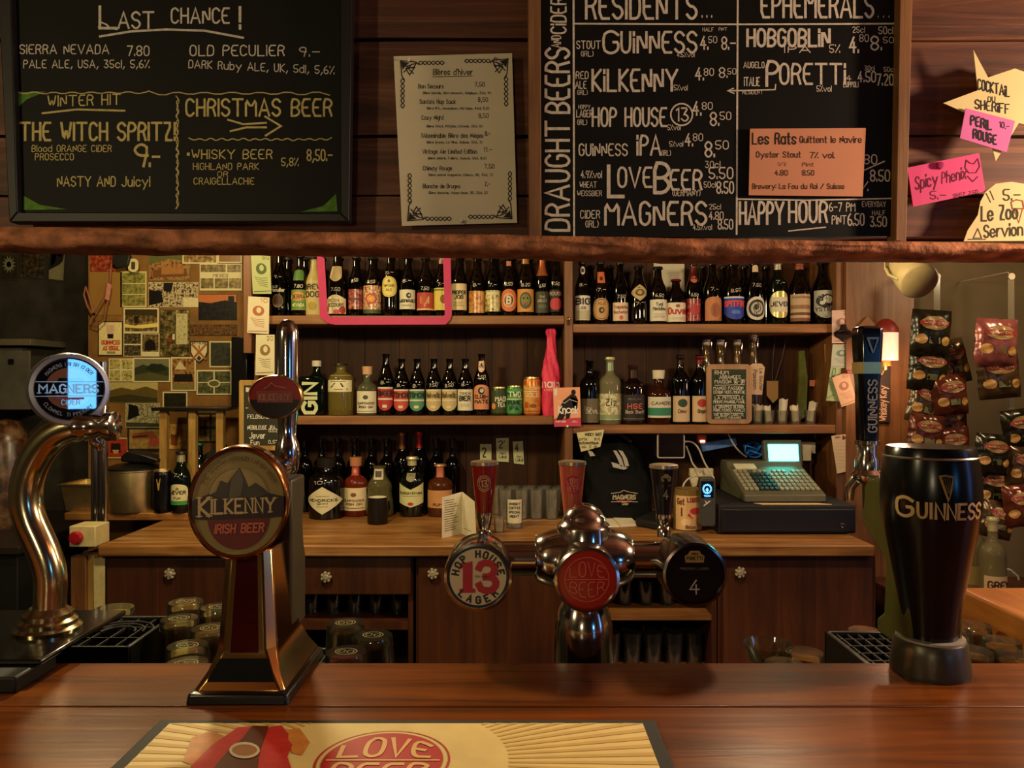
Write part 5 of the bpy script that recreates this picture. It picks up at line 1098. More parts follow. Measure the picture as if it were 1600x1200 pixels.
# ---------------------------------------------------------------- wall sconce and small sign on the panel
d = 2.9
t = thing('wall_sconce', 'glowing pink-white shaded wall sconce on the wooden panel', 'lamp', P(1382, 560, 2.98))
SHD = M('ffa48a', .6, emit=1.0, var=0)
cx, cz = X(1384, d), Z(545, d)
mb = MB(SHD); w0 = .045
mb.lathe([(.043, -.052), (.043, .052), (.041, .052), (.041, -.052), (.043, -.052)], TR(cx, d, cz + .008), 24); mb.build('glass_shade', t)
MB(M('7a2018', .5)).lathe([(.0445, .062), (.0445, .075), (.03, .1), (.012, .112), (0, .114)], TR(cx, d, cz), 24).build('red_cap', t)
MB(M('8a5a38', .6)).prism([(X(a, 2.97), Z(b, 2.97)) for a, b in ((1338, 512), (1355, 494), (1372, 512), (1372, 570), (1338, 570))], 2.965, 2.98).build('backplate', t, bevel=.002)
MB(M('c89048', .3, .6)).tube([(cx, 2.975, cz - .075), (cx, d, cz - .075), (cx, d, cz - .05)], .006).build('arm', t)
MB(M('c89048', .3, .6)).lathe([(0, 0), (.02, 0), (.016, .02), (0, .02)], TR(cx, d, cz - .065), 16).build('holder', t)
lamp('sconce_bulb', 'POINT', (cx, d - .10, cz - .10), (1.0, .62, .38), 2.2, .03)
t = thing('wooden_sign', 'small dark hanging sign with pale script below the sconce', 'sign', P(1379, 660, 2.97))
MB(M('2a1a12', .6, var=.2)).ppoly([(1367, 560), (1392, 560), (1391, 660), (1366, 660)], 2.965, .012).build('board', t, bevel=.001)
mb = MB(M('b89070', .6, var=0)); text(mb, 'Whiskey', 0, 32, 0, 12, lambda a, b: (X(1385 - b, 2.964), 2.964, Z(657 - a, 2.964)), w=.13); text(mb, 'Key', 0, 18, 0, 11, lambda a, b: (X(1385 - b, 2.964), 2.964, Z(621 - a, 2.964)), w=.14)
pline(mb, [(1372 + 9 * math.cos(k * .4), 578 + 9 * math.sin(k * .4)) for k in range(16)], 1.6, 2.964); mb.build('lettering', t, smooth=0)
# hanging cream jug under the beam
d = 2.05
t = thing('hanging_jug', 'cream enamel jug hung mouth-up under the beam near the corner', 'jug', P(1436, 400, d))
ax = Vector((.06, .82, .5)).normalized()
rot = ax.to_track_quat('Z', 'Y').to_matrix().to_4x4()
T = TR(*P(1437, 441, d)) @ rot
MB(M('94855a', .6, var=.1)).lathe([(0, 0), (.044, 0), (.050, .006), (.049, .05), (.042, .115), (.039, .115), (.045, .05), (.045, .008), (0, .006)], T, 30).build('body', t, smooth=50)
MB(M('9a8c60', .5)).tube([T @ Vector((.048, 0, .02)), T @ Vector((.062, 0, .05)), T @ Vector((.055, 0, .10)), T @ Vector((.041, 0, .11))], .004, 8).build('handle', t)
q_ = T @ Vector((.058, 0, .09)); MB(M('8a7a58', .7)).tube([q_, (q_.x, q_.y + .03, q_.z + .12), (q_.x, 2.26, 2.52)], .002, 6).build('cord', t)

# ---------------------------------------------------------------- crisp packets hung in the corner
def packet(label, px_, py_, d, w_, h_, rot, cols, grp, txt='WALKERS', band='84221a'):
    c = P(px_, py_, d); t = thing('crisp_packet', label, 'crisp packet', c, grp)
    T = TR(*c) @ Matrix.Rotation(math.radians(rot), 4, 'Y')
    W, H = w_ * d / F, h_ * d / F; nx, nz = 14, 16
    bul = lambda u, v: .028 * (max(0, 1 - abs(u) ** 2.6) * max(0, 1 - abs(v) ** 3)) ** .6 + .004 * math.sin(9 * u + 5 * v + px_) * (1 - abs(u)) + .002 * math.sin(17 * v - 6 * u + py_) * (1 - abs(v))
    f = lambda a, b: (a, -bul(max(-1, min(1, a / W * 2)), max(-1, min(1, b / H * 2))), b)
    mb = MB(cols); vs, fs = [], []
    for s in (1, -1):
        n0 = len(vs)
        for i in range(nz + 1):
            for k in range(nx + 1):
                u, v = -1 + 2 * k / nx, -1 + 2 * i / nz
                sq = 1 - .06 * (1 - v * v) * 0 - .05 * math.cos(v * 6) * .3
                vs.append((u * W / 2 * sq, -s * (bul(u, v) + .0006), v * H / 2))
        for i in range(nz):
            for k in range(nx): a = n0 + i * (nx + 1) + k; fs.append((a, a + 1, a + nx + 2, a + nx + 1))
    mb.add(vs, fs, T); mb.build('foil_bag', t, smooth=60)
    g = lambda e: (lambda a, b: tuple(T @ (Vector(f(a, b)) + Vector((0, -e, 0)))))
    mb = MB(M('8a6a40', .35, var=.1)); mb.disc(0, H * .2, W * .34, H * .15, g(.0025), 24)
    mb.mat(M(band, .4, var=0)); mb.add([g(.0035)(W * (-.36 + .06 * i), H * (.2 + k * (.04 + .012 * math.cos((i - 6) / 6 * 1.5)))) for i in range(13) for k in (-1, 1)], [(2 * i, 2 * i + 2, 2 * i + 3, 2 * i + 1) for i in range(12)])
    mb.mat(M('b09a70', .5, var=0)); text(mb, txt, -W * .27, W * .27, H * .175, H * .05, g(.0045), w=.2)
    mb.build('logo_oval', t, smooth=0)
    mb = MB(M('a87c40', .4, var=.3, scale=60)); mb.disc(-W * .3, -H * .15, W * .14, H * .11, g(.0025), 14); mb.build('crisp_picture', t, smooth=0); mb = MB(M('a87c40', .4, var=.3, scale=60)); mb.disc(W * .3, -H * .18, W * .11, H * .1, g(.0025), 14); mb.build('crisp_picture', t, smooth=0)
    mb = MB(M('5e5a34', .5, var=.1)); mb.add([g(.0028)(a * W, b * H) for a, b in ((-.12, -.24), (.15, -.24), (.15, -.1), (-.12, -.1))], [(0, 1, 2, 3)]); mb.build('flavour_panel', t, smooth=0)
    return t
PK_D = M('241f12', .22, .3, var=.5, scale=25); PK_R = M('5a2a1c', .22, .3, var=.4, scale=25); PK_B = M('4a3620', .22, .3, var=.4, scale=25); PK_P = M('8a4a44', .22, .3, var=.4, scale=25)
ga, gb = 'crisp packets clipped on the strip beside the sconce panel', 'crisp packets clipped on the far corner strip'
for i, a in enumerate((('dark crisp packet topmost on the strip beside the panel', 1454, 520, 62, 72, 4, PK_D), ('dark crisp packet second on the strip beside the panel', 1450, 578, 62, 66, 6, PK_D), ('green-grey crisp packet tilted behind the second dark one', 1487, 566, 50, 70, -14, PK_B),
      ('red-brown crisp packet with a shiny edge in mid strip', 1484, 617, 54, 64, -6, PK_R), ('brown crisp packet leaning under the second dark one', 1447, 630, 56, 66, 14, PK_B), ('red-brown crisp packet in the lower strip above the stout-glass tap', 1482, 660, 58, 62, -4, PK_R),
      ('coppery crisp packet lower on the strip, panel side', 1446, 678, 56, 62, 8, PK_R), ('shiny coppery crisp packet lowest, just over the stout-glass tap', 1486, 698, 58, 60, -3, PK_R))):
    packet(a[0], a[1], a[2], 2.72 + .035 * (i % 3) - (.03 if i in (0, 1) else 0) - .004 * i, a[3], a[4], a[5], a[6], ga)
for i, a in enumerate((('hazy pink crisp packet topmost on the far corner strip', 1556, 535, 66, 74, 3, PK_P), ('brownish crisp packet under the hazy pink one', 1560, 588, 66, 70, -5, PK_B), ('yellow-lit crisp packet at the picture edge', 1594, 672, 56, 66, -8, PK_D),
      ('dark crisp packet mid way down the far corner strip', 1550, 710, 54, 64, 5, PK_D), ('gold-lit crisp packet beside the dark one of the corner strip', 1598, 730, 52, 64, 4, PK_B), ('dark crisp packet beside the stout-glass tap rim', 1550, 762, 54, 66, 2, PK_D),
      ('orange-banded crisp packet low in the far corner', 1594, 790, 54, 66, -6, PK_R), ('small crisp packet above the vodka bottle tops', 1558, 812, 52, 58, 12, PK_B))):
    packet(a[0], a[1], a[2], 2.66 + .035 * (i % 3) - .005 * i, a[3], a[4], a[5], a[6], gb)
for lab, x, y0, y1, d in (('clear hanging strip with a round hook tab over the dark crisp packets', 1464, 432, 690, 2.79), ('clear hanging strip with a round hook tab over the pink crisp packets', 1580, 432, 800, 2.74)):
    t = thing('hanging_strip', lab, 'strip', P(x, y1, d))
    mb = MB(M('a89a80', .2, trans=.7)); mb.box(X(x - 5, d), X(x + 5, d), d, d + .001, Z(y1, d), Z(y0, d)); mb.build('strip', t, smooth=0)
    mb = MB(M('a89880', .4)); mb.lathe([(0, .004), (.012, .004), (.012, 0), (0, 0)], TR(X(x, d), d, Z(y0, d)) @ AY, 18); mb.tube([(X(x, d), d, Z(y0, d)), (X(x, d), d + .02, Z(y0 - 8, d)), (X(x, d), d + .32, Z(y0 - 10, d))], .002, 6); mb.build('hook_tab', t)

# vodka bottles on the low cupboard in the corner, beyond the bar return
mb = MB(W_CAB); mb.box(1.36, 2.4, 2.42, 2.95, 0, .76); t = single('cupboard', mb, 'low wooden cupboard in the corner carrying two vodka bottles', 'cupboard', (1.8, 2.7, 0), bevel=.004)
CL = M('b8a878', .04, trans=.75, var=0)
G7 = 'clear spirit bottles in the corner'
bottle('clear vodka bottle with a cream cork and a GRE label in the corner', 1551, 2.5, .76, .040, .305, 'SPIRIT', CL, [('rect', 1.2, .08, .40, 'b89a70', [('t', 'GREY', -.75, .75, .2, .46, .22, '3a1a14'), ('b', -.9, .9, -.95, -.15, '9a4a30')])], cap='c8b888', foil=(.86, 'c8b888'), group=G7, name='vodka_bottle')
bottle('clear spirit bottle with a cream cap half hidden by the stout-glass tap', 1520, 2.585, .76, .040, .32, 'SPIRIT', CL, [('rect', 1.2, .10, .42, '8a7040', [('b', -.8, .8, -.6, -.2, '6a5028')])], cap='c0b080', foil=(.86, 'c0b080'), group=G7, name='spirit_bottle')
t = thing('cable', 'thin cream cable curving down the wall beside the vodka bottle', 'cable', P(1592, 910, 2.9))
MB(CW).tube([P(1560, 888, 2.9), P(1578, 890, 2.9), P(1590, 900, 2.9), P(1594, 915, 2.9), P(1595, 940, 2.9)], .004, 6).build('sheath', t, smooth=80)

# ---------------------------------------------------------------- postcards on the board wall
PD = 3.297
GP = 'postcards on the board wall'
def card(label, x0, y0, x1, y1, border, cols, shapes=(), skew=0, m=2.2, scale=60, name='postcard', k=0, split=None, cat='postcard', rough=None):
    d = PD - .0016 * k
    pts = [(x0, y0), (x1, y0 + skew), (x1 + skew * .3, y1 + skew), (x0 + skew * .3, y1)]
    t = paper_thing(name, label, cat, pts, d, border, .0012, GP)
    def L(u, v): return (x0 + m + (x1 - x0 - 2 * m) * u + skew * .3 * v, y0 + m + (y1 - y0 - 2 * m) * v + skew * u)
    mb = MB(photo(cols, scale)) if cols else MB(M(border, .5))
    if split:
        for (u0, v0, u1, v1) in split: mb.ppoly([L(u0, v0), L(u1, v0), L(u1, v1), L(u0, v1)], d - .0004)
    elif cols: mb.ppoly([L(0, 0), L(1, 0), L(1, 1), L(0, 1)], d - .0004)
    for i, (c, pp) in enumerate(shapes):
        mb.mat(M(c, .35, var=.15, scale=120))
        mb.ppoly([L(u, v) for u, v in pp], d - .0005 - .0001 * i)
    if mb.f: mb.build('picture', t, smooth=0)
    return t
GRN = ['24281a', '4a4e30', '78704a']; BLK = ['100d0a', '3a3020', '8a7a50']; TOWN = ['3a2412', '7a4a24', 'a88048', '4a4a24']; SEP = ['1a140c', '5a4828', 'a89058']
HILL = lambda c1, c2, c3: [(c1, [(0, 0), (1, 0), (1, .45), (0, .45)]), (c2, [(0, .42), (.25, .25), (.5, .38), (.75, .2), (1, .4), (1, 1), (0, 1)]), (c3, [(0, .75), (.4, .6), (1, .8), (1, 1), (0, 1)])]
card('red poster corner tucked under the beam on the board wall', 141, 388, 182, 424, '7a2a1c', ['4a1a10', '8a3020', 'a86a40'], m=0, k=0, name='poster', cat='poster')
card('postcard in three stacked landscape strips on the board wall', 188, 424, 229, 480, 'c8b878', ['4a3a18', '7a7a3c', 'a89850'], split=[(0, 0, 1, .31), (0, .34, 1, .64), (0, .67, 1, 1)], k=0)
card('postcard of a brown town under a green hill beside the beam', 232, 396, 298, 439, '6a5a30', TOWN, [('5a5a30', [(0, 0), (1, 0), (1, .3), (.5, .18), (0, .4)]), ('6a4424', [(.1, .6), (.9, .55), (.95, .85), (.1, .9)]), ('a06a38', [(.3, .55), (.85, .5), (.85, .75), (.3, .78)])], k=0, m=1)
card('white-framed food postcard half hidden under the beam', 285, 385, 340, 412, 'd0c494', ['3a1a10', '8a6a38', 'c8b078'], k=1)
card('plain brown card in a pale border at the beam', 340, 385, 378, 411, 'd0c494', ['7a5424', '8a6028'], k=0)
card('collage postcard of dark and light scraps in the upper board', 232, 441, 310, 480, 'c8bc88', ['15100c', '5a3a2a', 'd0c494', '201814'], [('d0c494', [(.7, .62), (1, .62), (1, 1), (.7, 1)]), ('141010', [(0, .3), (.25, .35), (.3, .8), (0, .95)]), ('181210', [(.3, 0), (.5, 0), (.45, .4), (.3, .35)])], m=.5, scale=90, k=0)
t = card('pale panorama postcard titled MEXICO with city views', 312, 412, 378, 454, 'd0c494', ['3a3a28', '7a6a40', 'b89a60'], split=[(0, 0, .62, .3), (.66, 0, 1, .3), (0, .55, .32, .95), (.35, .55, .68, .95), (.7, .55, 1, .95)], k=1, m=1.5)
mb = MB(M('6a5a38', .7, var=0)); ptext(mb, 'MEXICO', 333, 356, 433, 5, PD - .0026, w=.15); mb.build('title', t, smooth=0)
card('sunset postcard with a black skyline beside the shelf post', 310, 460, 370, 500, '1a1410', ['0e0c0c', '1c1a16', '2a2620'], [('b86a38', [(0, 0), (1, 0), (1, .3), (.7, .22), (.3, .34), (0, .28)]), ('101010', [(.78, .05), (.94, .05), (.94, .4), (.78, .4)])], m=.6, k=0)
t = card('cream card with a printed pint of stout and red lettering', 153, 502, 192, 556, '2a2014', None, [('d8c888', [(0, 0), (1, 0), (1, 1), (0, 1)]), ('1c1410', [(.34, .16), (.66, .16), (.62, .5), (.38, .5)]), ('c8a888', [(.32, .08), (.68, .08), (.68, .2), (.64, .36), (.36, .36), (.32, .2)])], m=1.6, k=1)
mb = MB(M('b03018', .7, var=0)); ptext(mb, 'GUINNESS', 159, 187, 538, 6, PD - .0030, w=.22, serif=True); ptext(mb, 'AS USUAL', 161, 186, 547, 6, PD - .0030, w=.22, serif=True); mb.mat(INK); pline(mb, [(167, 550), (180, 550)], 1, PD - .003); pline(mb, [(167, 552), (180, 552)], .8, PD - .003); mb.build('title', t, smooth=0)
card('postcard of a shop front with glare painted into its print', 193, 481, 248, 520, 'd0c494', SEP, [('3a3018', [(0, 0), (1, 0), (1, .28), (0, .28)]), ('241c10', [(.28, .3), (.42, .3), (.42, .62), (.28, .62)]), ('d8c468', [(0, .66), (.3, .74), (.6, .68), (1, .62), (1, .8), (.5, .86), (0, .82)])], k=0)  # the yellow band is lamp glare painted onto the card
card('pair of small black-and-white car photos', 193, 520, 221, 557, 'c8bc88', BLK, split=[(0, 0, 1, .46), (0, .52, 1, 1)], k=0, m=1, scale=120)
card('small sepia photo of a motorcycle rider', 221, 521, 249, 557, 'd0c494', SEP, [('d0c494', [(0, .82), (1, .82), (1, 1), (0, 1)]), ('1a140e', [(.2, .35), (.5, .2), (.8, .4), (.85, .75), (.15, .75)])], k=1, m=1.2, scale=110)
card('dark snapshot of two people in the middle of the board', 250, 484, 296, 557, '3a3018', ['15120a', '3c3418', '6a5c30', 'a89868'], [('8a3020', [(.28, .6), (.4, .6), (.4, .7), (.28, .7)]), ('d0c8a0', [(.42, .52), (.5, .52), (.5, .64), (.42, .64)])], m=.6, k=0, scale=45)
card('narrow pale bookmark over the dark snapshot', 275, 490, 293, 538, 'b8b078', ['8a8450', 'c8bc88', '5a4a28'], m=2, k=1)
card('long dark panorama strip of a town under the sunset card', 295, 507, 370, 524, '2a1c10', ['1a120c', '5a4020', '8a5a30'], m=.4, k=1, scale=110)
card('dark green postcard at the edge of the black screen', 327, 533, 362, 574, 'c8bc88', ['22241a', '34362a', '44422e'], k=0)
card('four-view beach postcard in the lower board', 170, 560, 208, 596, 'd0c494', ['4a4a28', '8a8448', 'c8b868', '2a2a18'], split=[(0, 0, .47, .46), (.53, 0, 1, .46), (0, .53, .47, 1), (.53, .53, 1, 1)], k=0, m=1.6)
card('green landscape postcard with a dark headland', 208, 559, 266, 597, 'd0c494', GRN, HILL('726f50', '343820', '504e2a') + [('22281a', [(.3, .45), (.5, .2), (.8, .25), (.95, .5), (.6, .62)])], k=1, m=2)
card('upright postcard of a white gable and an old car', 267, 558, 306, 611, 'd0c494', TOWN, [('c8bc88', [(.1, .35), (.35, .08), (.65, .35)]), ('1e1812', [(.1, .5), (.9, .5), (.95, .75), (.05, .75)]), ('7a6a38', [(0, .8), (1, .8), (1, 1), (0, 1)])], k=1, m=2.2)
card('four green views postcard with an oval badge', 307, 578, 362, 617, 'd0c494', GRN, [('d0c494', [(.5 + .2 * math.cos(i * .5), .55 + .18 * math.sin(i * .5)) for i in range(12)]), ('5a5a3a', [(.5 + .16 * math.cos(i * .5), .55 + .13 * math.sin(i * .5)) for i in range(12)])], k=1, split=[(0, 0, .48, .48), (.52, 0, 1, .48), (0, .52, .48, 1), (.52, .52, 1, 1)])
card('brown mountain panorama postcard low on the board', 170, 597, 247, 629, '8a7a40', None, HILL('b0a060', '5a4c24', '3a341a'), m=.6, k=0)
card('dark-centred postcard above the black stand', 254, 612, 293, 641, 'c8bc88', ['15130e', '2a2818'], k=2)
card('black-and-white cat postcard under the mountain panorama', 196, 630, 250, 668, 'a8a070', ['15130e', 'b8b080', '3a3420', 'd0c494'], [('12100c', [(.08, 0), (.35, .1), (.4, .5), (.05, .7)]), ('3a3a28', [(0, .8), (1, .85), (1, 1), (0, 1)])], m=1, k=1)
card('dark-framed red and brown pub house picture', 199, 668, 252, 704, '14100c', ['7a5a28', 'a88a48'], [('8a4a2c', [(.1, .2), (.8, .1), (.95, .45), (.1, .5)]), ('b04a3c', [(.66, .48), (.98, .45), (.98, .85), (.66, .85)]), ('3a2414', [(.1, .35), (.6, .3), (.6, .38), (.1, .44)])], m=3, k=2)
card('red printed card leaning behind the steel pot', 161, 684, 200, 716, 'c0b078', ['8a2a1c', 'a83a24'], [('1c1410', [(.3, .25), (.72, .25), (.72, .75), (.3, .75)]), ('b08a58', [(.36, .6), (.66, .6), (.6, .8), (.42, .8)])], m=1.6, k=2)
card('amber postcard between the legs of the black stand', 262, 662, 299, 702, 'a87a30', ['8a5a20', 'c89a48', 'd8b868'], [('7a3a1c', [(.1, .4), (.45, .45), (.4, .9), (.12, .85)])], m=1, k=0)
card('dark-framed window picture beside the stand', 308, 645, 350, 692, '1c160e', ['5a4a24', 'a88a48'], [('1c160e', [(.46, 0), (.54, 0), (.54, 1), (.46, 1)]), ('1c160e', [(0, .45), (1, .45), (1, .55), (0, .55)])], m=3, k=0)
t = thing('pennant', 'shield-shaped coat of arms sticker with a red saltire on the board wall', 'pennant', P(311, 567, PD - .004))
SHL = lambda s: [(311 + s * a, 550 + s * b) for a, b in ((-14, -17), (14, -17), (14, 0), (9, 10), (0, 17), (-9, 10), (-14, 0))]
mb = MB(M('2a2414', .5)); mb.ppoly(SHL(1), PD - .004, .0012); mb.mat(M('d0c090', .5)).ppoly(SHL(.88), PD - .0046); mb.build('shield', t, smooth=0)
mb = MB(M('a05a30', .5)); pline(mb, [(300, 538), (321, 561)], 3.4, PD - .0052); pline(mb, [(322, 538), (301, 561)], 3.4, PD - .0054); mb.mat(M('22300f', .6)).ppoly([(307, 560), (311, 555), (315, 560), (311, 564)], PD - .0056); ptext(mb, 'WETZLAR', 300, 322, 537.5, 3.4, PD - .0056, w=.2); pline(mb, [(311, 540), (311, 545)], 1.4, PD - .0056); mb.build('saltire', t, smooth=0)
# kraft envelope, lanyard, cap
card('large brown kraft envelope behind the lanyard', 140, 425, 191, 492, '8a6428', None, k=0, name='envelope', cat='envelope')
t = thing('lanyard', 'faded pink lanyard looped on the brown envelope', 'lanyard', P(150, 505, 3.26))
LN_ = M('8a5034', .7, var=.2)
mb = MB(LN_); mb.tube([P(174, 412, 3.28), P(172, 440, 3.275), P(166, 462, 3.27), P(155, 480, 3.27), P(146, 492, 3.265), P(137, 480, 3.265), P(131, 460, 3.27), P(134, 448, 3.27), P(141, 470, 3.265), P(146, 492, 3.26), P(140, 505, 3.262), P(152, 509, 3.262), P(163, 500, 3.265), P(166, 480, 3.27), P(172, 455, 3.275)], .004, 6); mb.build('strap', t, smooth=80)
MB(M('b87868', .6)).ppoly([(168, 442), (174, 445), (170, 470), (164, 467)], 3.262, .004).build('tongue', t)
MB(CHROME).lathe([(0, .005), (.007, .004), (.007, 0), (0, 0)], TR(*P(147, 491, 3.258)) @ AY, 12).build('rivet', t)
t = thing('keyring', 'dark cap-shaped keyring with an oval white tag near the beam', 'keyring', P(196, 424, 3.27))
MB(M('14120e', .5)).prism([(X(a, 3.27), Z(b, 3.27)) for a, b in ((180, 392), (196, 390), (206, 400), (202, 416), (184, 420), (177, 410))], 3.255, 3.275).build('cap_body', t, bevel=.004)
MB(M('c8bc88', .5)).ppoly(rrect(200, 404, 216, 425, 7), 3.268, .003).build('tag', t); MB(M('3a3018', .6)).ppoly(rrect(205, 409, 211, 421, 1.5), 3.2672, .0006).build('tag_print', t)
# far dark wall: small posters
def far(label, pts, cols, extra=()):
    d = 3.745; t = paper_thing('poster', label, 'poster', pts, d, '3a3424', .0012, 'small posters on the dark wall')
    cx = sum(p[0] for p in pts) / 4; cy = sum(p[1] for p in pts) / 4
    mb = MB(photo(cols, 50)); mb.ppoly([(cx + (a - cx) * .9, cy + (b - cy) * .9) for a, b in pts], d - .0005)
    for c, p in extra: mb.mat(M(c, .6)); mb.ppoly(p, d - .001) if isinstance(p, list) else p(mb, d - .001)
    mb.build('picture', t, smooth=0)
far('small poster with a wheel-like pale disc on the dark wall', [(1, 397), (28, 400), (28, 439), (0, 437)], ['2a2618', '3a3424'], [('8a8468', [(14 + (11 if k % 2 else 6) * math.cos(k * PI / 12), 413 + (14 if k % 2 else 8) * math.sin(k * PI / 12)) for k in range(24)]), ('1a1810', [(14 + 4 * math.cos(k), 413 + 5 * math.sin(k)) for k in range(6)])])
far('dim crowd poster between the disc poster and the fish card', [(31, 390), (72, 392), (70, 436), (30, 434)], ['15120c', '3a3020', '6a5a3c'])
far('pale card with a white fish drawing over the dark wall', [(76, 385), (103, 387), (100, 441), (75, 438)], ['8a8460', '9a9270'], [('1a1810', [(78, 387), (102, 389), (98, 408), (92, 414), (76, 422)]), ('a8a080', [(84, 388), (92, 392), (97, 398), (94, 402), (88, 398), (86, 410), (80, 416), (80, 404)])])

# ---------------------------------------------------------------- things at the left end of the back counter
BACKT = thing('side_unit', 'dark low unit under the far wall beyond the cider tap', 'cabinet', (-2.4, 3.3, 0))
MB(BLACKM).box(-2.75, X(100, 3.2), 2.9, 3.7, .02, .86).build('carcass', BACKT, bevel=.004); MB(M('2a2018', .5)).box(-2.78, X(100, 3.2) + .02, 2.88, 3.72, .86, .89).build('top', BACKT, bevel=.003)
t = thing('wall_cabinet', 'pale panelled wall cabinet on the dark wall beside the cider badge', 'cabinet', (X(25, 3.6), 3.6, Z(650, 3.6)))
MB(M('4a4438', .7, var=.2)).box(X(-60, 3.6), X(54, 3.6), 3.5, 3.75, Z(640, 3.6), Z(545, 3.6)).build('carcass', t, bevel=.003)
MB(M('5a5648', .7, var=.3, scale=8)).box(X(-62, 3.5), X(49, 3.5), 3.488, 3.5, Z(640, 3.5), Z(548, 3.5)).build('door', t, bevel=.003)
MB(M('6a6048', .6)).box(X(-64, 3.5), X(54, 3.5), 3.47, 3.75, Z(540, 3.5), Z(530, 3.5)).build('top_moulding', t, bevel=.003)
MB(BLACK).box(X(13, 3.48), X(20, 3.48), 3.48, 3.49, Z(569, 3.48), Z(561, 3.48)).build('handle', t)
t = thing('cloth_bundle', 'rumpled orange and cream cloths on the dark unit by the cider tap column', 'cloth', (X(14, 3.3), 3.3, .89))
mb = MB(photo(['1a1009', '4a2c18', '7a5c40'], 14)); mb.lathe([(0, 0), (.10, .0), (.11, .08), (.09, .2), (.10, .36), (.05, .45), (0, .46)], TR(X(10, 3.3), 3.3, .89), 14); mb.build('cloth', t, smooth=80)
t = thing('pipe_stand', 'chrome double pipe rising behind the cider badge', 'pipe', (X(155, 2.7), 2.7, ZC))
for x in (149, 162): MB(CHROME).lathe([(0, 0), (.014, 0), (.014, Z(565, 2.7) - ZC), (0, Z(565, 2.7) - ZC)], TR(X(x, 2.7), 2.7, ZC), 18).build('pipe', t)
MB(CHROME).box(X(144, 2.7), X(168, 2.7), 2.69, 2.71, Z(640, 2.7), Z(634, 2.7)).build('clamp', t, bevel=.002)
zb = ZC + .03
d = 3.06
t = thing('stock_pot', 'steel cooking pot with a black lid on the counter end', 'pot', (X(210, d), d, zb))
R_ = 39 * d / F
MB(STEEL).lathe([(0, 0), (R_, 0), (R_ + .002, .004), (R_, .155), (R_ + .004, .158), (R_ + .004, .163), (R_ - .003, .163)], TR(X(210, d), d, zb), 40).build('body', t)
MB(BLACK).lathe([(R_ + .006, .163), (R_ + .006, .170), (R_ * .7, .182), (.02, .188), (.016, .2), (.022, .212), (0, .215)], TR(X(210, d), d, zb), 40).build('lid', t)
t = thing('pan_lid', 'black pan leaning its handle over the steel pot lid', 'pan', (X(225, d), d, zb + .215))
MB(BLACK).prism([(X(a, d), Z(b, d)) for a, b in ((196, 712), (206, 704), (228, 708), (254, 716), (252, 722), (220, 722), (196, 720))], d - .04, d + .04).build('pan_body', t, bevel=.006)
t = thing('steel_tray', 'shallow steel food pan with a broad rim on the counter end', 'pan', (X(132, 3.05), 3.05, zb))
x0, x1 = X(98, 3.05), X(165, 3.05)
mb = MB(STEEL); y0, y1 = 2.99, 3.2; zt = zb + .105
o_ = [(x0, y0), (x1, y0), (x1, y1), (x0, y1)]; ins = lambda k, z: [(a + (k if a == x0 else -k), b + (k if b == y0 else -k), z) for a, b in o_]
rings = [ins(0, zt), ins(.014, zt + .004), ins(.018, zt), ins(.03, zb + .004), ins(.03, zb), ins(.016, zt - .004), ins(0, zt - .004)]
vs = [v for r in rings for v in r]; fs = [(i * 4 + k, i * 4 + (k + 1) % 4, i * 4 + 4 + (k + 1) % 4, i * 4 + 4 + k) for i in range(6) for k in range(4) if i != 3] + [(12, 13, 14, 15), (16, 17, 18, 19)]
mb.add(vs, fs); mb.build('pan_body', t, bevel=.002)
# black topped stand with wooden legs
t = thing('stand', 'black-topped stand on pale wooden legs before the postcards', 'stand', (X(300, 3.1), 3.1, zb))
d0 = 3.02
MB(M('14120e', .3, var=.1)).prism([(X(236, d0), d0), (X(356, d0), d0), (X(372, 3.25), 3.25), (X(272, 3.25), 3.25)], Z(642, d0), Z(637, d0), 'z').build('top', t, bevel=.002)
for x, y in ((257, 3.06), (302, 3.06), (300, 3.2), (345, 3.06)): MB(W_LIGHT).box(X(x - 5.5, y), X(x + 5.5, y), y - .014, y + .014, zb, Z(642, d0)).build('leg', t, bevel=.001)
t = thing('screen', 'flat black screen standing on the black-topped stand', 'screen', (X(374, 3.1), 3.1, Z(637, d0)))
MB(M('080707', .3, var=0)).box(X(361, 3.08), X(386, 3.08), 3.08, 3.16, Z(637, d0), Z(526, 3.08)).build('case', t, bevel=.003)
# cans and bottles beside the tall tap
d = 3.0
bottle('small black stout can with a harp mark beside the steel pot', 254, d, zb - 0, 14 * d / F, .165, 'CAN', M('14141a', .25, .5, var=.1), [('rect', .8, .1, .9, M('14141a', .25, .5, var=.1), [('p', [(-.3, .75), (.3, .8), (.1, .1), (-.05, .1)], 'a8843c')])], cat='can', name='beer_can')
bottle('dark beer bottle with a cream and green label beside the tall red badge tap', 283, d, zb, 14.5 * d / F, .235, 'LN', GREENG, [('arch', 1.15, .14, .48, 'd0c898', [('t', 'JEVER', -.75, .75, .05, .3, .26, K), ('d', 0, .55, .16, .14, '8a7a38'), ('b', -1, 1, -1, -.62, '3a8a3c'), ('t', 'FUN', -.3, .3, -.45, .2, .2, K)])], foil=(.84, 'b0a888'), group='beer bottles at the counter end', price='7.-', price_z=.6)
bottle('green-capped dark bottle in the shade behind the tall red badge tap', 311, 3.1, zb, 14 * d / F, .26, 'LN', GREENG, [('rect', 1.1, .42, .62, '4a5a3c', [('b', -.7, .7, -.3, .3, 'a8b080')])], cap='2a6a3a', group='beer bottles at the counter end')
t = thing('funnel', 'dark plastic scoop lying behind the tall red badge tap', 'scoop', (X(330, 3.15), 3.15, zb)); MB(BLACKM).prism([(X(a, 3.15), Z(b, 3.15)) for a, b in ((302, 720), (318, 712), (345, 694), (352, 698), (338, 722), (352, 730), (350, 790), (306, 790))], 3.13, 3.19).build('scoop_body', t, bevel=.006)
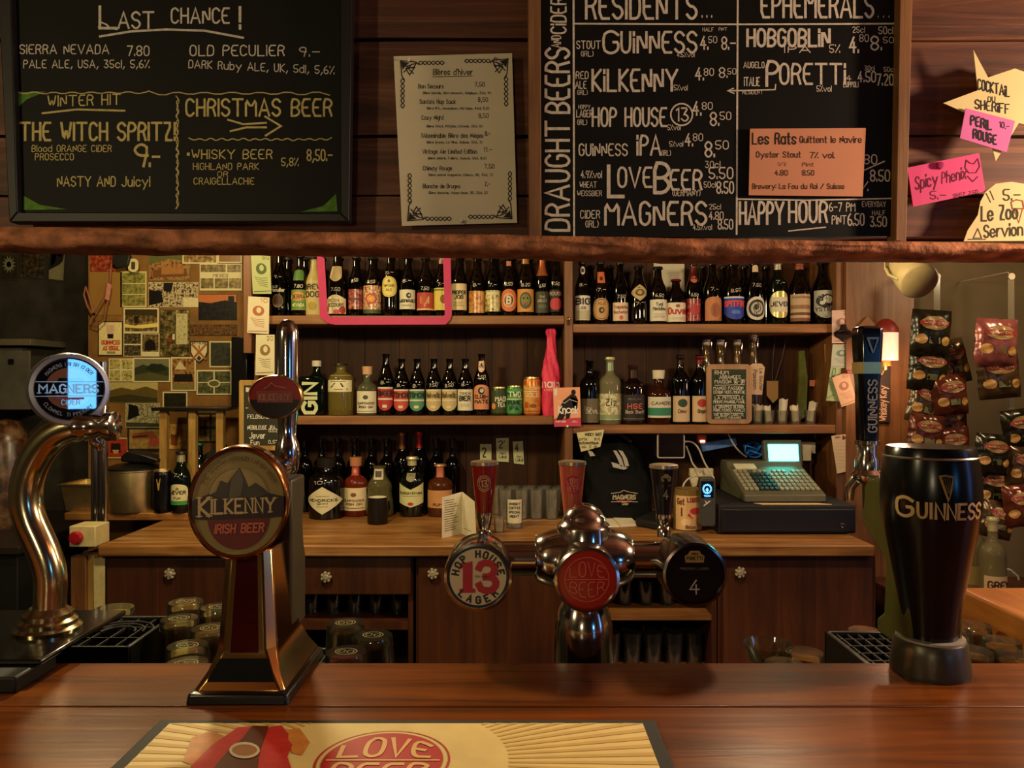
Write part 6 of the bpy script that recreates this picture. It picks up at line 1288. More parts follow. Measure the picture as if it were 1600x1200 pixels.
# small beer slate behind the badge
d = 2.96
t = thing('menu_slate', 'pale-framed slate listing bottled beers half hidden by the oval tap badge', 'slate', P(410, 700, d))
MB(W_LIGHT).ppoly(rrect(373, 594, 442, 704, 3), d, .012).build('frame', t, bevel=.002)
MB(M('2a2a18', .7, var=.2)).ppoly([(381, 602), (436, 602), (436, 696), (381, 696)], d - .0012, .001).build('panel', t)
sect('chalk_writing', t, CHALK, [('TODAY', 384, 392, 612, 6), ('*', 384, 388, 640, 5), ('FELDSCHL', 387, 420, 654, 6), ('NEBULEUSE JPA', 387, 430, 671, 6), ('0.52', 420, 433, 675, 5), ('Jever', 390, 414, 685, 9), ('Fun', 392, 405, 695, 7), ('>0,52', 416, 434, 693, 5)], d=d - .0022, w=.15)
# ---------------------------------------------------------------- the bar counter
ZB = 1.10
BI = 1.103
t = thing('bar_counter', 'varnished reddish wooden bar counter across the front', 'bar counter', (0, .8, 0))
mb = MB(W_BAR)
for y0, y1 in ((.30, .655), (.6555, .952), (.9525, BI)): mb.box(-1.9, 1.7, y0, y1, ZB - .045, ZB)
mb.build('countertop', t, bevel=.003)
MB(W_BAR).box(-1.9, 1.7, .42, .46, .02, ZB - .045).build('front_panel', t)
MB(DARKIN).box(-1.9, 1.7, .46, 1.06, .02, .06).build('plinth', t)
t = thing('bar_return', 'orange-brown bar return section running back at the corner', 'bar counter', (1.3, 1.3, 0))
MB(W_SLAB).box(.875, 1.7, BI + .001, 1.512, ZB - .075, ZB).build('countertop', t, bevel=.006)
MB(W_BAR).box(1.1, 1.14, BI + .001, 1.5, .02, ZB - .075).build('panel', t)
ZL = .93
t = thing('service_ledge', 'dark wet service ledge behind the bar carrying upturned glasses', 'ledge', (0, 1.4, 0))
MB(M('241c12', .25, var=.3)).box(-1.9, 1.09, BI + .004, 1.555, ZL - .03, ZL).build('top', t)
MB(DARKIN).box(-1.9, 1.09, 1.2, 1.5, .02, ZL - .03).build('body', t)

# bar mat
t = thing('bar_mat', 'cream rubber bar mat with black rim and a red round logo', 'bar mat', (-.16, .75, ZB))
def G(px_, py_, z): d = (CZ - z) * F / (py_ - 600); return (X(px_, d), d)
zt = ZB + .006
a = G(262, 1133, zt); b = G(1003, 1127, zt)
x0, x1, y1 = a[0], b[0], (a[1] + b[1]) / 2; y0 = y1 - .25
MB(M('100e0c', .7)).box(x0 - .016, x1 + .016, y0 - .016, y1 + .012, ZB + .0003, ZB + .005).build('rim', t, bevel=.002)
MB(M('d8c07c', .55, var=.05)).box(x0, x1, y0, y1, ZB + .004, zt).build('face', t)
mf = lambda e: (lambda u, v: (x0 + (x1 - x0) * u, y1 - (y1 - y0) * v, zt + e))
mb = MB(M('c4a055', .6, var=.05)); cu, cv = .478, .36
clip = lambda u, v: 0 <= u <= 1 and 0 <= v <= 1
for k in range(96):
    a0 = 2 * PI * k / 96; a1 = a0 + 2 * PI / 230
    pts = []
    for aa in (a0, a1):
        dx, dy = math.cos(aa), math.sin(aa) / ((y1 - y0) / (x1 - x0))
        tt = min([(q - c) / dd for c, dd in ((cu, dx), (cv, dy)) for q in (0, 1) if abs(dd) > 1e-6 and (q - c) / dd > 0])
        pts.append((dx, dy, tt))
    if pts[0][2] < .24: continue
    f0 = mf(.0004); (dx, dy, tt), (ex, ey, tu) = pts
    mb.add([f0(cu + dx * .24, cv + dy * .24), f0(cu + dx * tt, cv + dy * tt), f0(cu + ex * tu, cv + ey * tu), f0(cu + ex * .24, cv + ey * .24)], [(0, 1, 2, 3)])
mb.build('ray_pattern', t, smooth=0)
asp = (x1 - x0) / (y1 - y0)
mb = MB(M('b02024', .5, var=.05)); R_ = .118
mb.disc(cu, cv, R_ * .97, R_ * asp * .97, mf(.0008), 48); ribbon(mb, [(cu + (R_ + .008) * math.cos(2 * PI * i / 48), (cv + (R_ + .008) * asp * math.sin(2 * PI * i / 48))) for i in range(49)], .004, mf(.0008)); mb.build('logo_disc', t, smooth=0)
def love(mb, s, x0_, x1_, h0, h1, f, w):    # puffy letters filling a half disc
    n = len(s)
    for i, ch in enumerate(s):
        ps, wd = glyph(ch)
        for p in ps:
            q = []
            for aa, bb in chaikin(chaikin(p)):
                u = x0_ + (x1_ - x0_) * (i + .14 + .72 * aa / max(wd, 3)) / n
                q.append((u, h0(u) + (h1(u) - h0(u)) * (.08 + .84 * bb / 6)))
            ribbon(mb, q, w, f)
mb = MB(M('dcb070', .5, var=.05))
arc = lambda s, k=.9: (lambda u: s * k * math.sqrt(max(0.0, 1 - (u / 1.02) ** 2)))
fm = lambda u, v: mf(.0013)(cu + u * R_ * .92, cv - v * R_ * .92 * asp)
love(mb, 'LOVE', -.86, .86, lambda u: .07, arc(1), fm, .085); love(mb, 'BEER', -.86, .86, arc(-1), lambda u: -.07, fm, .085)
ribbon(mb, [(-.98, 0), (.98, 0)], .05, fm); mb.build('logo_lettering', t, smooth=0)
def mp(e):
    def g(a, b): q = G(a, b, zt + e); return (q[0], q[1], zt + e)
    return g
f4, f5 = mp(.0006), mp(.0011)
mb = MB(M('c07a34', .55, var=.25, scale=60))
for p in ([(300, 1152), (332, 1141), (350, 1150), (322, 1175), (302, 1196), (286, 1190)], [(446, 1140), (468, 1138), (484, 1160), (472, 1180), (456, 1176)]): mb.add([f4(*q) for q in p], [tuple(range(len(p)))])
mb.mat(M('b82420', .55, var=.15, scale=90)); f4 = mp(.0008)
for p in ([(372, 1136), (392, 1135), (384, 1150), (352, 1180), (335, 1200), (300, 1240), (280, 1240), (300, 1195), (330, 1165)], [(420, 1136), (440, 1133), (446, 1142), (451, 1146), (450, 1156), (457, 1164), (449, 1182), (455, 1200), (450, 1240), (380, 1240), (404, 1180)]): mb.add([f4(*q) for q in p], [tuple(range(len(p)))])
mb.mat(M('5a2c16', .4)); p = [(394, 1134), (420, 1134), (414, 1152), (406, 1172), (402, 1205), (390, 1240), (300, 1240), (350, 1180), (380, 1152)]; mb.add([f5(*q) for q in p], [tuple(range(len(p)))])
mb.mat(M('9a6a3c', .4)); mb.disc(382, 1172, 20, 10, mp(.0016), 20); mb.mat(M('c8b898', .5)); ribbon(mb, [(382 + 22 * math.cos(k * .4), 1172 + 11 * math.sin(k * .4)) for k in range(17)], 4, mp(.002))
mb.build('bottle_artwork', t, smooth=0)

# ---------------------------------------------------------------- tall red badge tap on its flared base
d0 = .972
t = thing('beer_tap', 'brass beer tap with a big round cream badge lettered KILKENNY IRISH BEER', 'beer tap', (X(377, d0), 1.04, ZB))
cx = X(377, d0)
def frust(mb, rings):    # rings of (xc, half width, y front, y back, z, chamfer)
    vs, fs = [], []
    for xc, hw, yf, yb, z, c in rings:
        vs += [(xc - hw + c, yf, z), (xc + hw - c, yf, z), (xc + hw, yf + c, z), (xc + hw, yb, z), (xc - hw, yb, z), (xc - hw, yf + c, z)]
    n = 6
    for i in range(len(rings) - 1):
        for k in range(n): a = i * n + k; b = i * n + (k + 1) % n; fs.append((a, b, b + n, a + n))
    fs += [tuple(range(n))[::-1], tuple((len(rings) - 1) * n + k for k in range(n))]
    return mb.add(vs, fs)
MB(BLACK); mb = MB(M('0c0a09', .3, coat=.3)); frust(mb, [(cx, .065, .955, 1.135, ZB, .004), (cx, .063, .957, 1.133, ZB + .012, .004), (cx, .058, .962, 1.13, ZB + .014, .004)]); mb.build('base_plate', t, bevel=.002)
mb = MB(BRASS); frust(mb, [(cx, .058, .962, 1.13, ZB + .014, .006), (cx, .046, .974, 1.12, ZB + .034, .008), (cx, .040, .982, 1.11, ZB + .052, .010), (cx, .0385, .984, 1.10, ZB + .060, .012), (cx - .001, .030, .994, 1.075, ZB + .185, .010)]); mb.build('column', t, smooth=20, bevel=.002)
mb = MB(M('080707', .8, spec=.2)); zz = lambda k: None
mb.add([(cx - .047, .9645, ZB + .016), (cx + .047, .9645, ZB + .016), (cx + .032, .9795, ZB + .050), (cx - .030, .9795, ZB + .050)], [(0, 1, 2, 3)]); mb.build('base_front', t, smooth=0)
mb = MB(M('4a1210', .18, .6)); mb.add([(cx - .018, .983, ZB + .056), (cx + .018, .983, ZB + .056), (cx + .013, .9935, ZB + .185), (cx - .013, .9935, ZB + .185)], [(0, 1, 2, 3)]); mb.build('red_inlay', t, smooth=0)
mb = MB(M('3c3420', .45, .2)); mb.prism([(1.06, ZB + .055), (1.135, ZB + .055), (1.135, ZB + .15), (1.125, ZB + .17), (1.12, ZB + .2), (1.13, ZB + .24), (1.13, ZB + .268), (1.06, ZB + .268), (1.065, ZB + .2)], cx - .026, cx + .038, 'x'); mb.build('rear_housing', t, bevel=.004)
# badge: thick elliptical drum facing the viewer, turned a little
bc = P(373, 786, .985); rx, rz = .0605, .0715
def drum(mb, c, rx, rz, prof, T0=None, seg=48):
    T = TR(*c) @ (T0 or Matrix()) @ Matrix.Diagonal((rx, 1, rz, 1)) @ AY
    return mb.lathe(prof, T, seg)
BT = Matrix.Rotation(math.radians(12), 4, 'Z')
mb = MB(COPPER); drum(mb, bc, rx, rz, [(0, -.07), (.88, -.07), (1.0, -.058), (1.03, -.02), (1.02, .002), (.97, .006), (.94, .002), (.93, -.001), (0, -.001)], BT); mb.build('badge_drum', t, smooth=50)
bf = lambda e: (lambda u, v: tuple(TR(*bc) @ BT @ Vector((u * rx, -e, v * rz))))
mb = MB(M('86743c', .45, var=.05)); mb.disc(0, 0, .93, .93, bf(.0005), 48)
mb.mat(M('8a7438', .45, var=0)); ribbon(mb, [(.62 * math.cos(PI * i / 24), .08 + .56 * math.sin(PI * i / 24)) for i in range(25)], .02, bf(.0011))
mb.mat(M('94824a', .45, var=.05)); mb.add([bf(.001)(.6 * math.cos(PI * i / 24), .08 + .54 * math.sin(PI * i / 24)) for i in range(25)], [tuple(range(25))])
mb.mat(M('3a3428', .5)); mb.add([bf(.0015)(*q) for q in ((-.58, .16), (-.45, .22), (-.36, .42), (-.22, .36), (-.14, .46), (.02, .64), (.14, .42), (.2, .28), (.34, .36), (.5, .26), (.62, .16), (.6, .06), (-.6, .06))], [tuple(range(13))])
mb.mat(M('55503e', .5)); mb.add([bf(.0019)(*q) for q in ((-.2, .1), (-.14, .44), (.02, .62), (.1, .4), (.04, .1))], [tuple(range(5))])
mb.mat(M('241410', .4, var=.05)); mb.add([bf(.0023)(*q) for q in [(-.93, .06), (-.6, .18), (-.3, .06), (0, .12), (.35, .08), (.6, .17), (.92, .1), (.93, -.26), (.6, -.28), (-.6, -.28), (-.93, -.26)]], [tuple(range(11))])
mb.mat(M('5a1a14', .4, var=.05)); mb.add([bf(.002)(*q) for q in [(.62 * math.cos(PI + PI * i / 24), -.25 + .58 * math.sin(PI + PI * i / 24)) for i in range(25)]], [tuple(range(25))])
mb.build('badge_face', t, smooth=0)
mb = MB(M('b09868', .4, .3, var=0)); fz = bf(.003)
text(mb, 'K', -.78, -.58, -.21, .33, fz, w=.16, serif=True, smooth=False); text(mb, 'ILKENNY', -.53, .74, -.17, .25, fz, w=.17, serif=True, smooth=False)
mb.mat(M('b05a3c', .4, var=0)); text(mb, 'IRISH BEER', -.47, .5, -.52, .15, fz, w=.2, slant=.14, smooth=False)
mb.mat(M('6a5428', .5, var=0))
for i, ch in enumerate('THE SMOOTH BREWED IRISH BEER'):
    a = PI - .45 - i * (PI - .9) / 27; c, s = math.cos(a), math.sin(a)
    text(mb, ch, None or -.03, .03, 0, .07, lambda u, v: fz(.76 * c + u * s + v * c, .05 + .72 * s - u * c + v * s), w=.16)
mb.build('badge_lettering', t, smooth=0)
# chrome tap and oval handle at its back
hx, hy = X(449, 1.17), 1.17
MB(CHROME).lathe([(0, 0), (.012, 0), (.016, .006), (.019, .03), (.017, .045), (.013, .055), (.014, .075), (.0165, .10), (.0168, .2), (.0165, .215), (.014, .226), (.008, .233), (0, .235)], TR(hx, hy, Z(740, hy) - .0), 28).build('tap_handle', t, smooth=60)
MB(CHROME).tube([(hx, 1.13, Z(730, hy)), (hx, hy, Z(730, hy))], .012, 12).build('tap_spout', t)
oc = P(430, 620, 1.135)
mb = MB(M('c89a58', .25, .9, var=0)); drum(mb, oc, .0395, .0315, [(0, -.02), (.9, -.02), (1, -.012), (1.03, 0), (.98, .004), (.94, .001), (0, .001)]); ob = mb.build('oval_badge', t, smooth=50)
mb = MB(M('8a1418', .25, coat=.5)); e = oc.y - .0014; mb.disc(oc.x, oc.z, .0372, .0295, flat(e), 40)
mb.mat(M('160808', .25, coat=.5)); mb.add([(oc.x + .0372 * math.cos(-PI * i / 20), e - .0004, oc.z - .004 + .0255 * math.sin(-PI * i / 20)) for i in range(21)], [tuple(range(21))])
mb.mat(M('7a2418', .4)); ptext(mb, '', 0, 1, 0, 1, e) ; mb.ppoly([(400, 611), (459, 611), (457, 629), (402, 629)], e - .0006)
mb.mat(M('a86848', .4)); ptext(mb, 'KILKENNY', 405, 453, 625, 9, e - .0011, w=.15, serif=True, smooth=False); pline(mb, [(412, 608), (420, 603), (424, 598), (430, 603), (446, 606)], 1.4, e - .0011)
mb.build('oval_badge_face', ob, smooth=0)

# ---------------------------------------------------------------- curved chrome cider tap with round badge
zp = 1.13
t = thing('beer_tap', 'swan-necked chrome tap with a round mirror-bright badge lettered MAGNERS', 'beer tap', (-.69, 1.15, zp))
t['label'] = 'swan-necked chrome cider tap with a mirror-bright round badge on the black plate'
fx = X(75, 1.153); fy = 1.153
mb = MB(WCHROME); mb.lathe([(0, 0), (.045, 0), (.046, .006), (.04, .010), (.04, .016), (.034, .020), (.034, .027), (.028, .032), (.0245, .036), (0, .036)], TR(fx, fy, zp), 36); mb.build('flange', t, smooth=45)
path = [(78, 965), (78, 935), (80, 905), (74, 875), (60, 842), (47, 815), (40, 785), (41, 755), (50, 725), (67, 697), (88, 678), (112, 668), (132, 665)]
pp = [P(a, b, fy) for a, b in path]
for _ in range(2): pp = [pp[0]] + [v for a, b in zip(pp, pp[1:]) for v in (a.lerp(b, .25), a.lerp(b, .75))] + [pp[-1]]
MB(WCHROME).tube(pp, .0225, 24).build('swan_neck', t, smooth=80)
p = P(120, 666, fy)
mb = MB(CHROME); mb.lathe([(0, 0), (.023, 0), (.023, .012), (.019, .016), (.019, .042), (.022, .046), (.022, .058), (.012, .062), (0, .062)], TR(*p) @ AX, 28); mb.build('tap_body', t, smooth=45)
MB(CHROME).tube([P(148, 672, fy), P(150, 690, fy), P(158, 702, fy)], [.010, .009, .005], 12).build('spout', t, smooth=80)
MB(CHROME).tube([P(158, 648, fy + .03), P(160, 600, fy + .05)], [.008, .010], 12).build('lever', t, smooth=80)
MB(CHROME).tube([P(110, 665, fy), P(108, 640, fy)], .012, 12).build('badge_stem', t)
bc = P(109, 608, fy - .02)
NT = Matrix.Rotation(math.radians(37), 4, 'Z')
mb = MB(M('c8ccd4', .36, 1.0, var=0)); drum(mb, bc, .054, .054, [(0, -.045), (.9, -.045), (1.0, -.03), (1.0, -.004), (.96, .003), (.86, .004), (.82, -.001), (0, -.001)], NT); bo = mb.build('badge_drum', t, smooth=45)
nf = lambda e: (lambda u, v: tuple(TR(*bc) @ NT @ Vector((u * .054, -e, v * .054))))
mb = MB(M('0c0c0e', .015, var=0, spec=1)); mb.disc(0, 0, .82, .82, nf(.0008), 48)
mb.mat(M('6a4a3a', .015, var=0, spec=1)); mb.disc(-.02, .02, .56, .56, nf(.0012), 40)
mb.mat(M('0c0c0e', .015, var=0, spec=1)); mb.add([nf(.0016)(*q) for q in ((-.78, .18), (.78, .18), (.78, -.16), (-.78, -.16))], [(0, 1, 2, 3)]); mb.add([nf(.0015)(*q) for q in ((-.3, .18), (-.26, .3), (.3, .3), (.34, .18))], [(0, 1, 2, 3)])
mb.mat(M('b0a898', .2, .5, var=0)); text(mb, 'MAGNERS', -.72, .68, -.1, .22, nf(.002), w=.2, serif=True, smooth=False); ribbon(mb, [(-.8, .2), (.8, .2)], .02, nf(.002)); ribbon(mb, [(-.8, -.19), (.8, -.19)], .02, nf(.002)); text(mb, 'CIDER', -.2, .24, -.42, .13, nf(.002), w=.15)
mb.mat(M('7a3024', .3)); mb.add([nf(.002)(*q) for q in ((-.34, -.23), (.34, -.23), (.34, -.28), (-.34, -.28))], [(0, 1, 2, 3)])
mb.mat(M('8a8478', .3, .4, var=0))
for s, a0, sg in (('MAGNERS IRISH CIDER', 2.5, -1), ('CLONMEL TIPPERARY', 3.75, 1)):
    for i, ch in enumerate(s):
        a = a0 + sg * i * 1.9 / len(s); c, sn = math.cos(a), math.sin(a)
        if sg < 0: f = lambda u, v: nf(.0018)(.64 * c + u * sn + v * c, .64 * sn - u * c + v * sn)
        else: f = lambda u, v: nf(.0018)(.74 * c - u * sn - v * c, .74 * sn + u * c - v * sn)
        text(mb, ch, -.025, .025, 0, .09, f, w=.16)
mb.build('badge_face', bo, smooth=0)
# black plate under it, and drip trays
t = thing('tap_plate', 'glossy black plate carrying the curved chrome tap on the bar', 'plate', (-.85, 1.15, ZB))
mb = MB(M('0a0a09', .18, coat=.4)); mb.box(-1.5, -.632, 1.03, 1.26, ZB + .022, zp); mb.build('plate', t, bevel=.003)
MB(M('0c0b0a', .5)).box(-1.5, -.64, .99, 1.08, ZB, ZB + .022).build('foot', t, bevel=.003)
def tray(label, x0, x1, y0, y1, z0, z1, nx, ny, arcs=False):
    t = thing('drip_tray', label, 'drip tray', ((x0 + x1) / 2, (y0 + y1) / 2, z0))
    m_ = M('0d0d0d', .4)
    mb = MB(m_); mb.box(x0, x1, y0, y1, z0, z0 + .008); w_ = .008
    for bx in ((x0, x0 + w_, y0, y1), (x1 - w_, x1, y0, y1), (x0, x1, y0, y0 + w_), (x0, x1, y1 - w_, y1)): mb.box(*bx, z0, z1)
    mb.build('trough', t, bevel=.002)
    mb = MB(M('161615', .5)); h = z1 - .004
    for i in range(1, nx): x = x0 + (x1 - x0) * i / nx; mb.box(x - .0012, x + .0012, y0 + w_, y1 - w_, h - .004, h)
    for i in range(1, ny): y = y0 + (y1 - y0) * i / ny; mb.box(x0 + w_, x1 - w_, y - .0012, y + .0012, h - .004, h + .0005)
    if arcs:
        for r in (.03, .045, .06): mb.tube([((x0 + x1) / 2 + .015 + r * math.cos(k * .45), (y0 + y1) / 2 + r * math.sin(k * .45), h + .001) for k in range(8)], .002, 6)
    mb.build('grate', t); return t
tray('black drip tray with a curved grate beside the plate of the curved tap', -.80, -.641, 1.285, 1.46, ZL, 1.06, 5, 3, True)
tray('black grid drip tray behind the tall red badge tap', -.375, -.325 + .02, 1.20, 1.40, ZL, 1.02, 5, 6)
tray('black grid drip tray beside the stout-glass tap', .545, .655, 1.17, 1.34, ZL, 1.07, 6, 5)

# ---------------------------------------------------------------- centre T-bar with three round badges
yb, zt_ = 1.225, 1.222
t = thing('beer_tower', 'chrome T-bar beer tower with three round badges and a mirror dome column', 'beer tower', (X(912, yb), yb, ZL))
hx = X(912, yb)
MB(CHROME).lathe([(0, 0), (.056, 0), (.056, .01), (.048, .016), (.047, .15), (.046, .185), (.040, .212), (.028, .232), (.02, .245), (0, .245)], TR(hx, yb, ZL), 40).build('column', t, smooth=60)
MB(CHROME).tube([(X(735, yb), yb, zt_), (X(1090, yb), yb, zt_)], .0275, 28).build('cross_tube', t, smooth=60)
mb = MB(CHROME); mb.lathe([(0, -.078), (.03, -.078), (.036, -.074), (.042, -.06), (.046, -.045), (.046, .045), (.042, .06), (.036, .074), (.03, .078), (0, .078)], TR(hx, yb, zt_) @ AX, 36)
mb.lathe([(.044, .02), (.043, .05), (.04, .056), (.036, .058), (.034, .066), (.026, .078), (.014, .086), (0, .089)], TR(hx, yb, zt_), 36)
mb.build('hub', t, smooth=50)
def badge(px_, py_, r, name, dome=CHROME):
    c = P(px_, py_, 1.15); mb = MB(dome)
    k = r * 1.15 / F
    drum(mb, c, k, k, [(0, -.10), (.7, -.10), (.92, -.09), (1.0, -.07), (1.0, -.004), (.98, .004), (.9, .005), (.86, .0), (0, .0)])
    o = mb.build(name, t, smooth=45)
    return o, c, k, (lambda e: (lambda u, v: (c.x + u * k, c.y - .001 - e, c.z + v * k)))
def around(mb, s, a0, span, R, h, f, up=True, w=.2):
    n = len(s)
    for i, ch in enumerate(s):
        tq = i / max(1, n - 1)
        a = a0 - span * tq if up else a0 + span * tq
        c, sn = math.cos(a), math.sin(a); hw = span * R / n * .33
        if up: g = lambda u, v: f(R * c + u * sn + v * c, R * sn - u * c + v * sn)
        else: g = lambda u, v: f((R + h) * c - u * sn - v * c, (R + h) * sn + u * c - v * sn)
        text(mb, ch, -hw, hw, 0, h, g, w=w, smooth=False)
o, c, k, f = badge(747, 901, 54, 'badge_drum')
mb = MB(M('1a2438', .4, var=0)); mb.disc(0, 0, .88, .88, f(0), 44); mb.mat(M('c8b890', .45, var=.04)); mb.disc(0, 0, .82, .82, f(.0004), 44)
mb.mat(M('14181c', .5, var=0)); around(mb, 'HOP HOUSE', 2.95, 2.75, .57, .19, f(.001), w=.27); around(mb, 'LAGER', 3.95, 1.55, .57, .19, f(.001), False, w=.27)
mb.mat(M('a82030', .45, var=0)); g = f(.001)
mb.add([g(*q) for q in ((-.46, .42), (-.30, .42), (-.16, .46), (-.16, -.34), (-.08, -.34), (-.08, -.46), (-.54, -.46), (-.54, -.34), (-.44, -.34), (-.44, .26), (-.54, .22), (-.54, .32))], [tuple(range(12))])
ribbon(mb, chaikin([(.02, .24), (.1, .4), (.38, .4), (.5, .22), (.38, .02), (.2, .0)]), .2, g); ribbon(mb, chaikin([(.2, .0), (.44, -.02), (.54, -.2), (.4, -.4), (.1, -.38), (.02, -.22)]), .2, g)
mb.mat(M('14181c', .5, var=0)); text(mb, 'thirteen', -.1, .3, -.03, .09, f(.0016), w=.07); mb.build('badge_face', o, smooth=0)
o, c, k, f = badge(917, 905, 52, 'badge_drum')
mb = MB(M('a01c18', .25, coat=.3, var=.05)); mb.disc(0, 0, .87, .87, f(0), 44)
mb.mat(M('d86a58', .4, var=0)); ribbon(mb, [(.66 * math.cos(2 * PI * i / 40), .66 * math.sin(2 * PI * i / 40)) for i in range(41)], .02, f(.0006))
q = lambda u, v: f(.0006)(u * .64, v * .64)
love(mb, 'LOVE', -.86, .86, lambda u: .06, arc(1), q, .04); love(mb, 'BEER', -.86, .86, arc(-1), lambda u: -.06, q, .04); ribbon(mb, [(-.98, 0), (.98, 0)], .03, q); mb.build('badge_face', o, smooth=0)
o, c, k, f = badge(1085, 897, 51, 'badge_drum', M('6a605c', .2, 1.0, var=0))
mb = MB(M('08080a', .3, var=0, spec=.3)); mb.disc(0, 0, .87, .87, f(0), 44)
mb.mat(M('a88c4c', .4, .3, var=0)); mb.add([f(.0006)(*z_) for z_ in ((-.28, .36), (.28, .36), (.3, .56), (.2, .62), (.14, .72), (-.14, .72), (-.2, .62), (-.3, .56))], [tuple(range(8))])
mb.mat(M('1a1612', .5, var=0)); text(mb, 'PORETTI', -.24, .24, .44, .1, f(.001), w=.2); text(mb, 'ANGELO', -.1, .1, .6, .06, f(.001), w=.2)
mb.mat(M('6a6458', .5, var=0)); text(mb, 'PREMIUM LAGER', -.44, .42, .14, .07, f(.0006), w=.16)
mb.mat(M('a8a498', .4, var=0)); text(mb, '4', -.14, .14, -.6, .42, f(.0006), w=.11, smooth=False); mb.build('badge_face', o, smooth=0)
# glass shaped tap handles
def handle(label, px_, y0, y1, yst, rt, rb, col, deco, rimc=CHROME):
    d = 1.26; x = X(px_, d); zt, zb_, zs = Z(y0, d), Z(y1, d), Z(yst, d); kx = d / F
    rt *= kx; rb *= kx
    o = MB(col).lathe([(0, zb_), (rb, zb_), (rb * 1.02, zb_ + .006), (rb + (rt - rb) * .55, zb_ + (zt - zb_) * .5), (rt, zt - .006), (0, zt - .006)], TR(x, d, 0), 28).build('tap_handle', t, smooth=45)
    MB(M('a8987c', .3, .6)).lathe([(rt, zt - .006), (rt * 1.06, zt - .005), (rt * 1.05, zt), (rt * .9, zt + .001), (0, zt + .001)], TR(x, d, 0), 28).build('rim', o, smooth=45)
    MB(CHROME).lathe([(0, zs), (.011, zs), (.011, zs + .012), (.008, zs + .016), (.010, zs + (zb_ - zs) * .5), (rb, zb_ - .006), (rb, zb_), (0, zb_)], TR(x, d, 0), 24).build('stem', o, smooth=45)
    mb = MB(CHALK); rp = lambda v: rb + (rt - rb) * max(0, min(1, (v - zb_) / (zt - zb_))) ** .9 + .0008
    deco(mb, lambda u, v: (x + (rp(v)) * math.sin(u / rt), d - rp(v) * math.cos(u / rt) - .0006, v), rt, zt, zb_)
    mb.build('emblem', o, smooth=0); o['label'] = label
def dec_hop(mb, f, r, zt, zb_):
    mb.mat(M('c8a078', .4, var=0)); zc = zt - .034
    for rr in (.0125, .009): ribbon(mb, [(rr * math.cos(2 * PI * i / 24), zc + rr * 1.05 * math.sin(2 * PI * i / 24)) for i in range(25)], .001, f)
    text(mb, '13', -.005, .006, zc - .005, .010, f, w=.2)
    around(mb, 'HOPHOUSE', 2.8, 2.5, .0095, .0025, lambda u, v: f(u, zc + v)); around(mb, 'LAGER', 4.0, 1.4, .0095, .0025, lambda u, v: f(u, zc + v), False)
def dec_love(mb, f, r, zt, zb_):
    mb.mat(M('c02850', .4, var=0)); zc = zt - .036; R_ = .0145
    mb.add([f(R_ * math.cos(2 * PI * i / 24), zc + R_ * math.sin(2 * PI * i / 24)) for i in range(24)], [tuple(range(24))])
    mb.mat(M('e0907c', .4, var=0)); q = lambda u, v: (lambda w_: (w_[0], w_[1] - .0005, w_[2]))(f(u * R_ * .95, zc + v * R_ * .95))
    love(mb, 'LOVE', -.86, .86, lambda u: .06, arc(1), q, .09); love(mb, 'BEER', -.86, .86, arc(-1), lambda u: -.06, q, .09)
def dec_por(mb, f, r, zt, zb_):
    mb.mat(M('a89870', .4, .3, var=0)); zc = zt - .02
    mb.add([f(a, zc + b) for a, b in ((-.008, -.005), (.008, -.005), (.009, .002), (.005, .004), (.003, .007), (-.003, .007), (-.005, .004), (-.009, .002))], [tuple(range(8))])
    mb.mat(M('a8a498', .4, var=0)); text(mb, '4', -.005, .005, zc - .034, .014, f, w=.13, smooth=False); ribbon(mb, [(-.009, zc - .012), (.009, zc - .012)], .0006, f)
    mb.mat(M('1a1612', .5, var=0)); text(mb, 'PORETTI', -.006, .006, zc - .002, .0025, lambda u, v: (lambda w_: (w_[0], w_[1] - .0004, w_[2]))(f(u, v)), w=.2)
handle('red glass-shaped handle', 757, 721, 800, 842, 20.5, 12.5, M('8a1c1c', .15, coat=.5, var=.1), dec_hop)
handle('salmon glass-shaped handle', 894, 721, 805, 822, 20.5, 13, M('c8604a', .15, coat=.5, var=.1), dec_love)
handle('black glass-shaped handle', 1037, 726, 803, 838, 21, 12, M('16161c', .25, var=.1, spec=.4), dec_por)

def serif_word(mb, s, u0, u1, v, h, f, w):
    adv = [.5 if c == 'I' else 1.0 for c in s]; pl = (u1 - u0) / (sum(adv) - .25); x = u0
    for ch, a_ in zip(s, adv):
        text(mb, ch, x + (pl * .1 if ch == 'I' else 0), x + pl * .72, v, h, f, w=w, smooth=ch in 'USGO'); x += pl * a_
# ---------------------------------------------------------------- pint-shaped stout tap
gx, gy = X(1453, 1.07), 1.07
t = thing('beer_tap', 'pint-glass-shaped black stout tap with a harp and GUINNESS lettering at the bar corner', 'beer tap', (gx, gy, ZB))
t['label'] = 'big pint-glass-shaped black stout tap with a gold harp near the bar corner'
k = gy / F
mb = MB(M('4a463a', .35, .5)); mb.lathe([(0, ZB), (57 * k, ZB), (58 * k, ZB + .006), (54 * k, ZB + .03), (52 * k, ZB + .045), (50 * k, ZB + .047), (0, ZB + .047)], TR(gx, gy, 0), 48); mb.build('base', t, smooth=40)
mb = MB(M('a8a494', .3, .3)); mb.lathe([(38 * k, ZB + .0475), (49 * k, ZB + .047), (49 * k, ZB + .05), (38 * k, ZB + .0505)], TR(gx, gy, 0), 48); mb.build('base_ring', t)
GP_ = [(37, 1030), (37, 1005), (39, 985), (43, 950), (50, 910), (58, 865), (66, 825), (71, 790), (72, 770), (70, 740), (66, 712), (64, 702)]
prf = [(r * k, Z(y, gy)) for r, y in GP_]
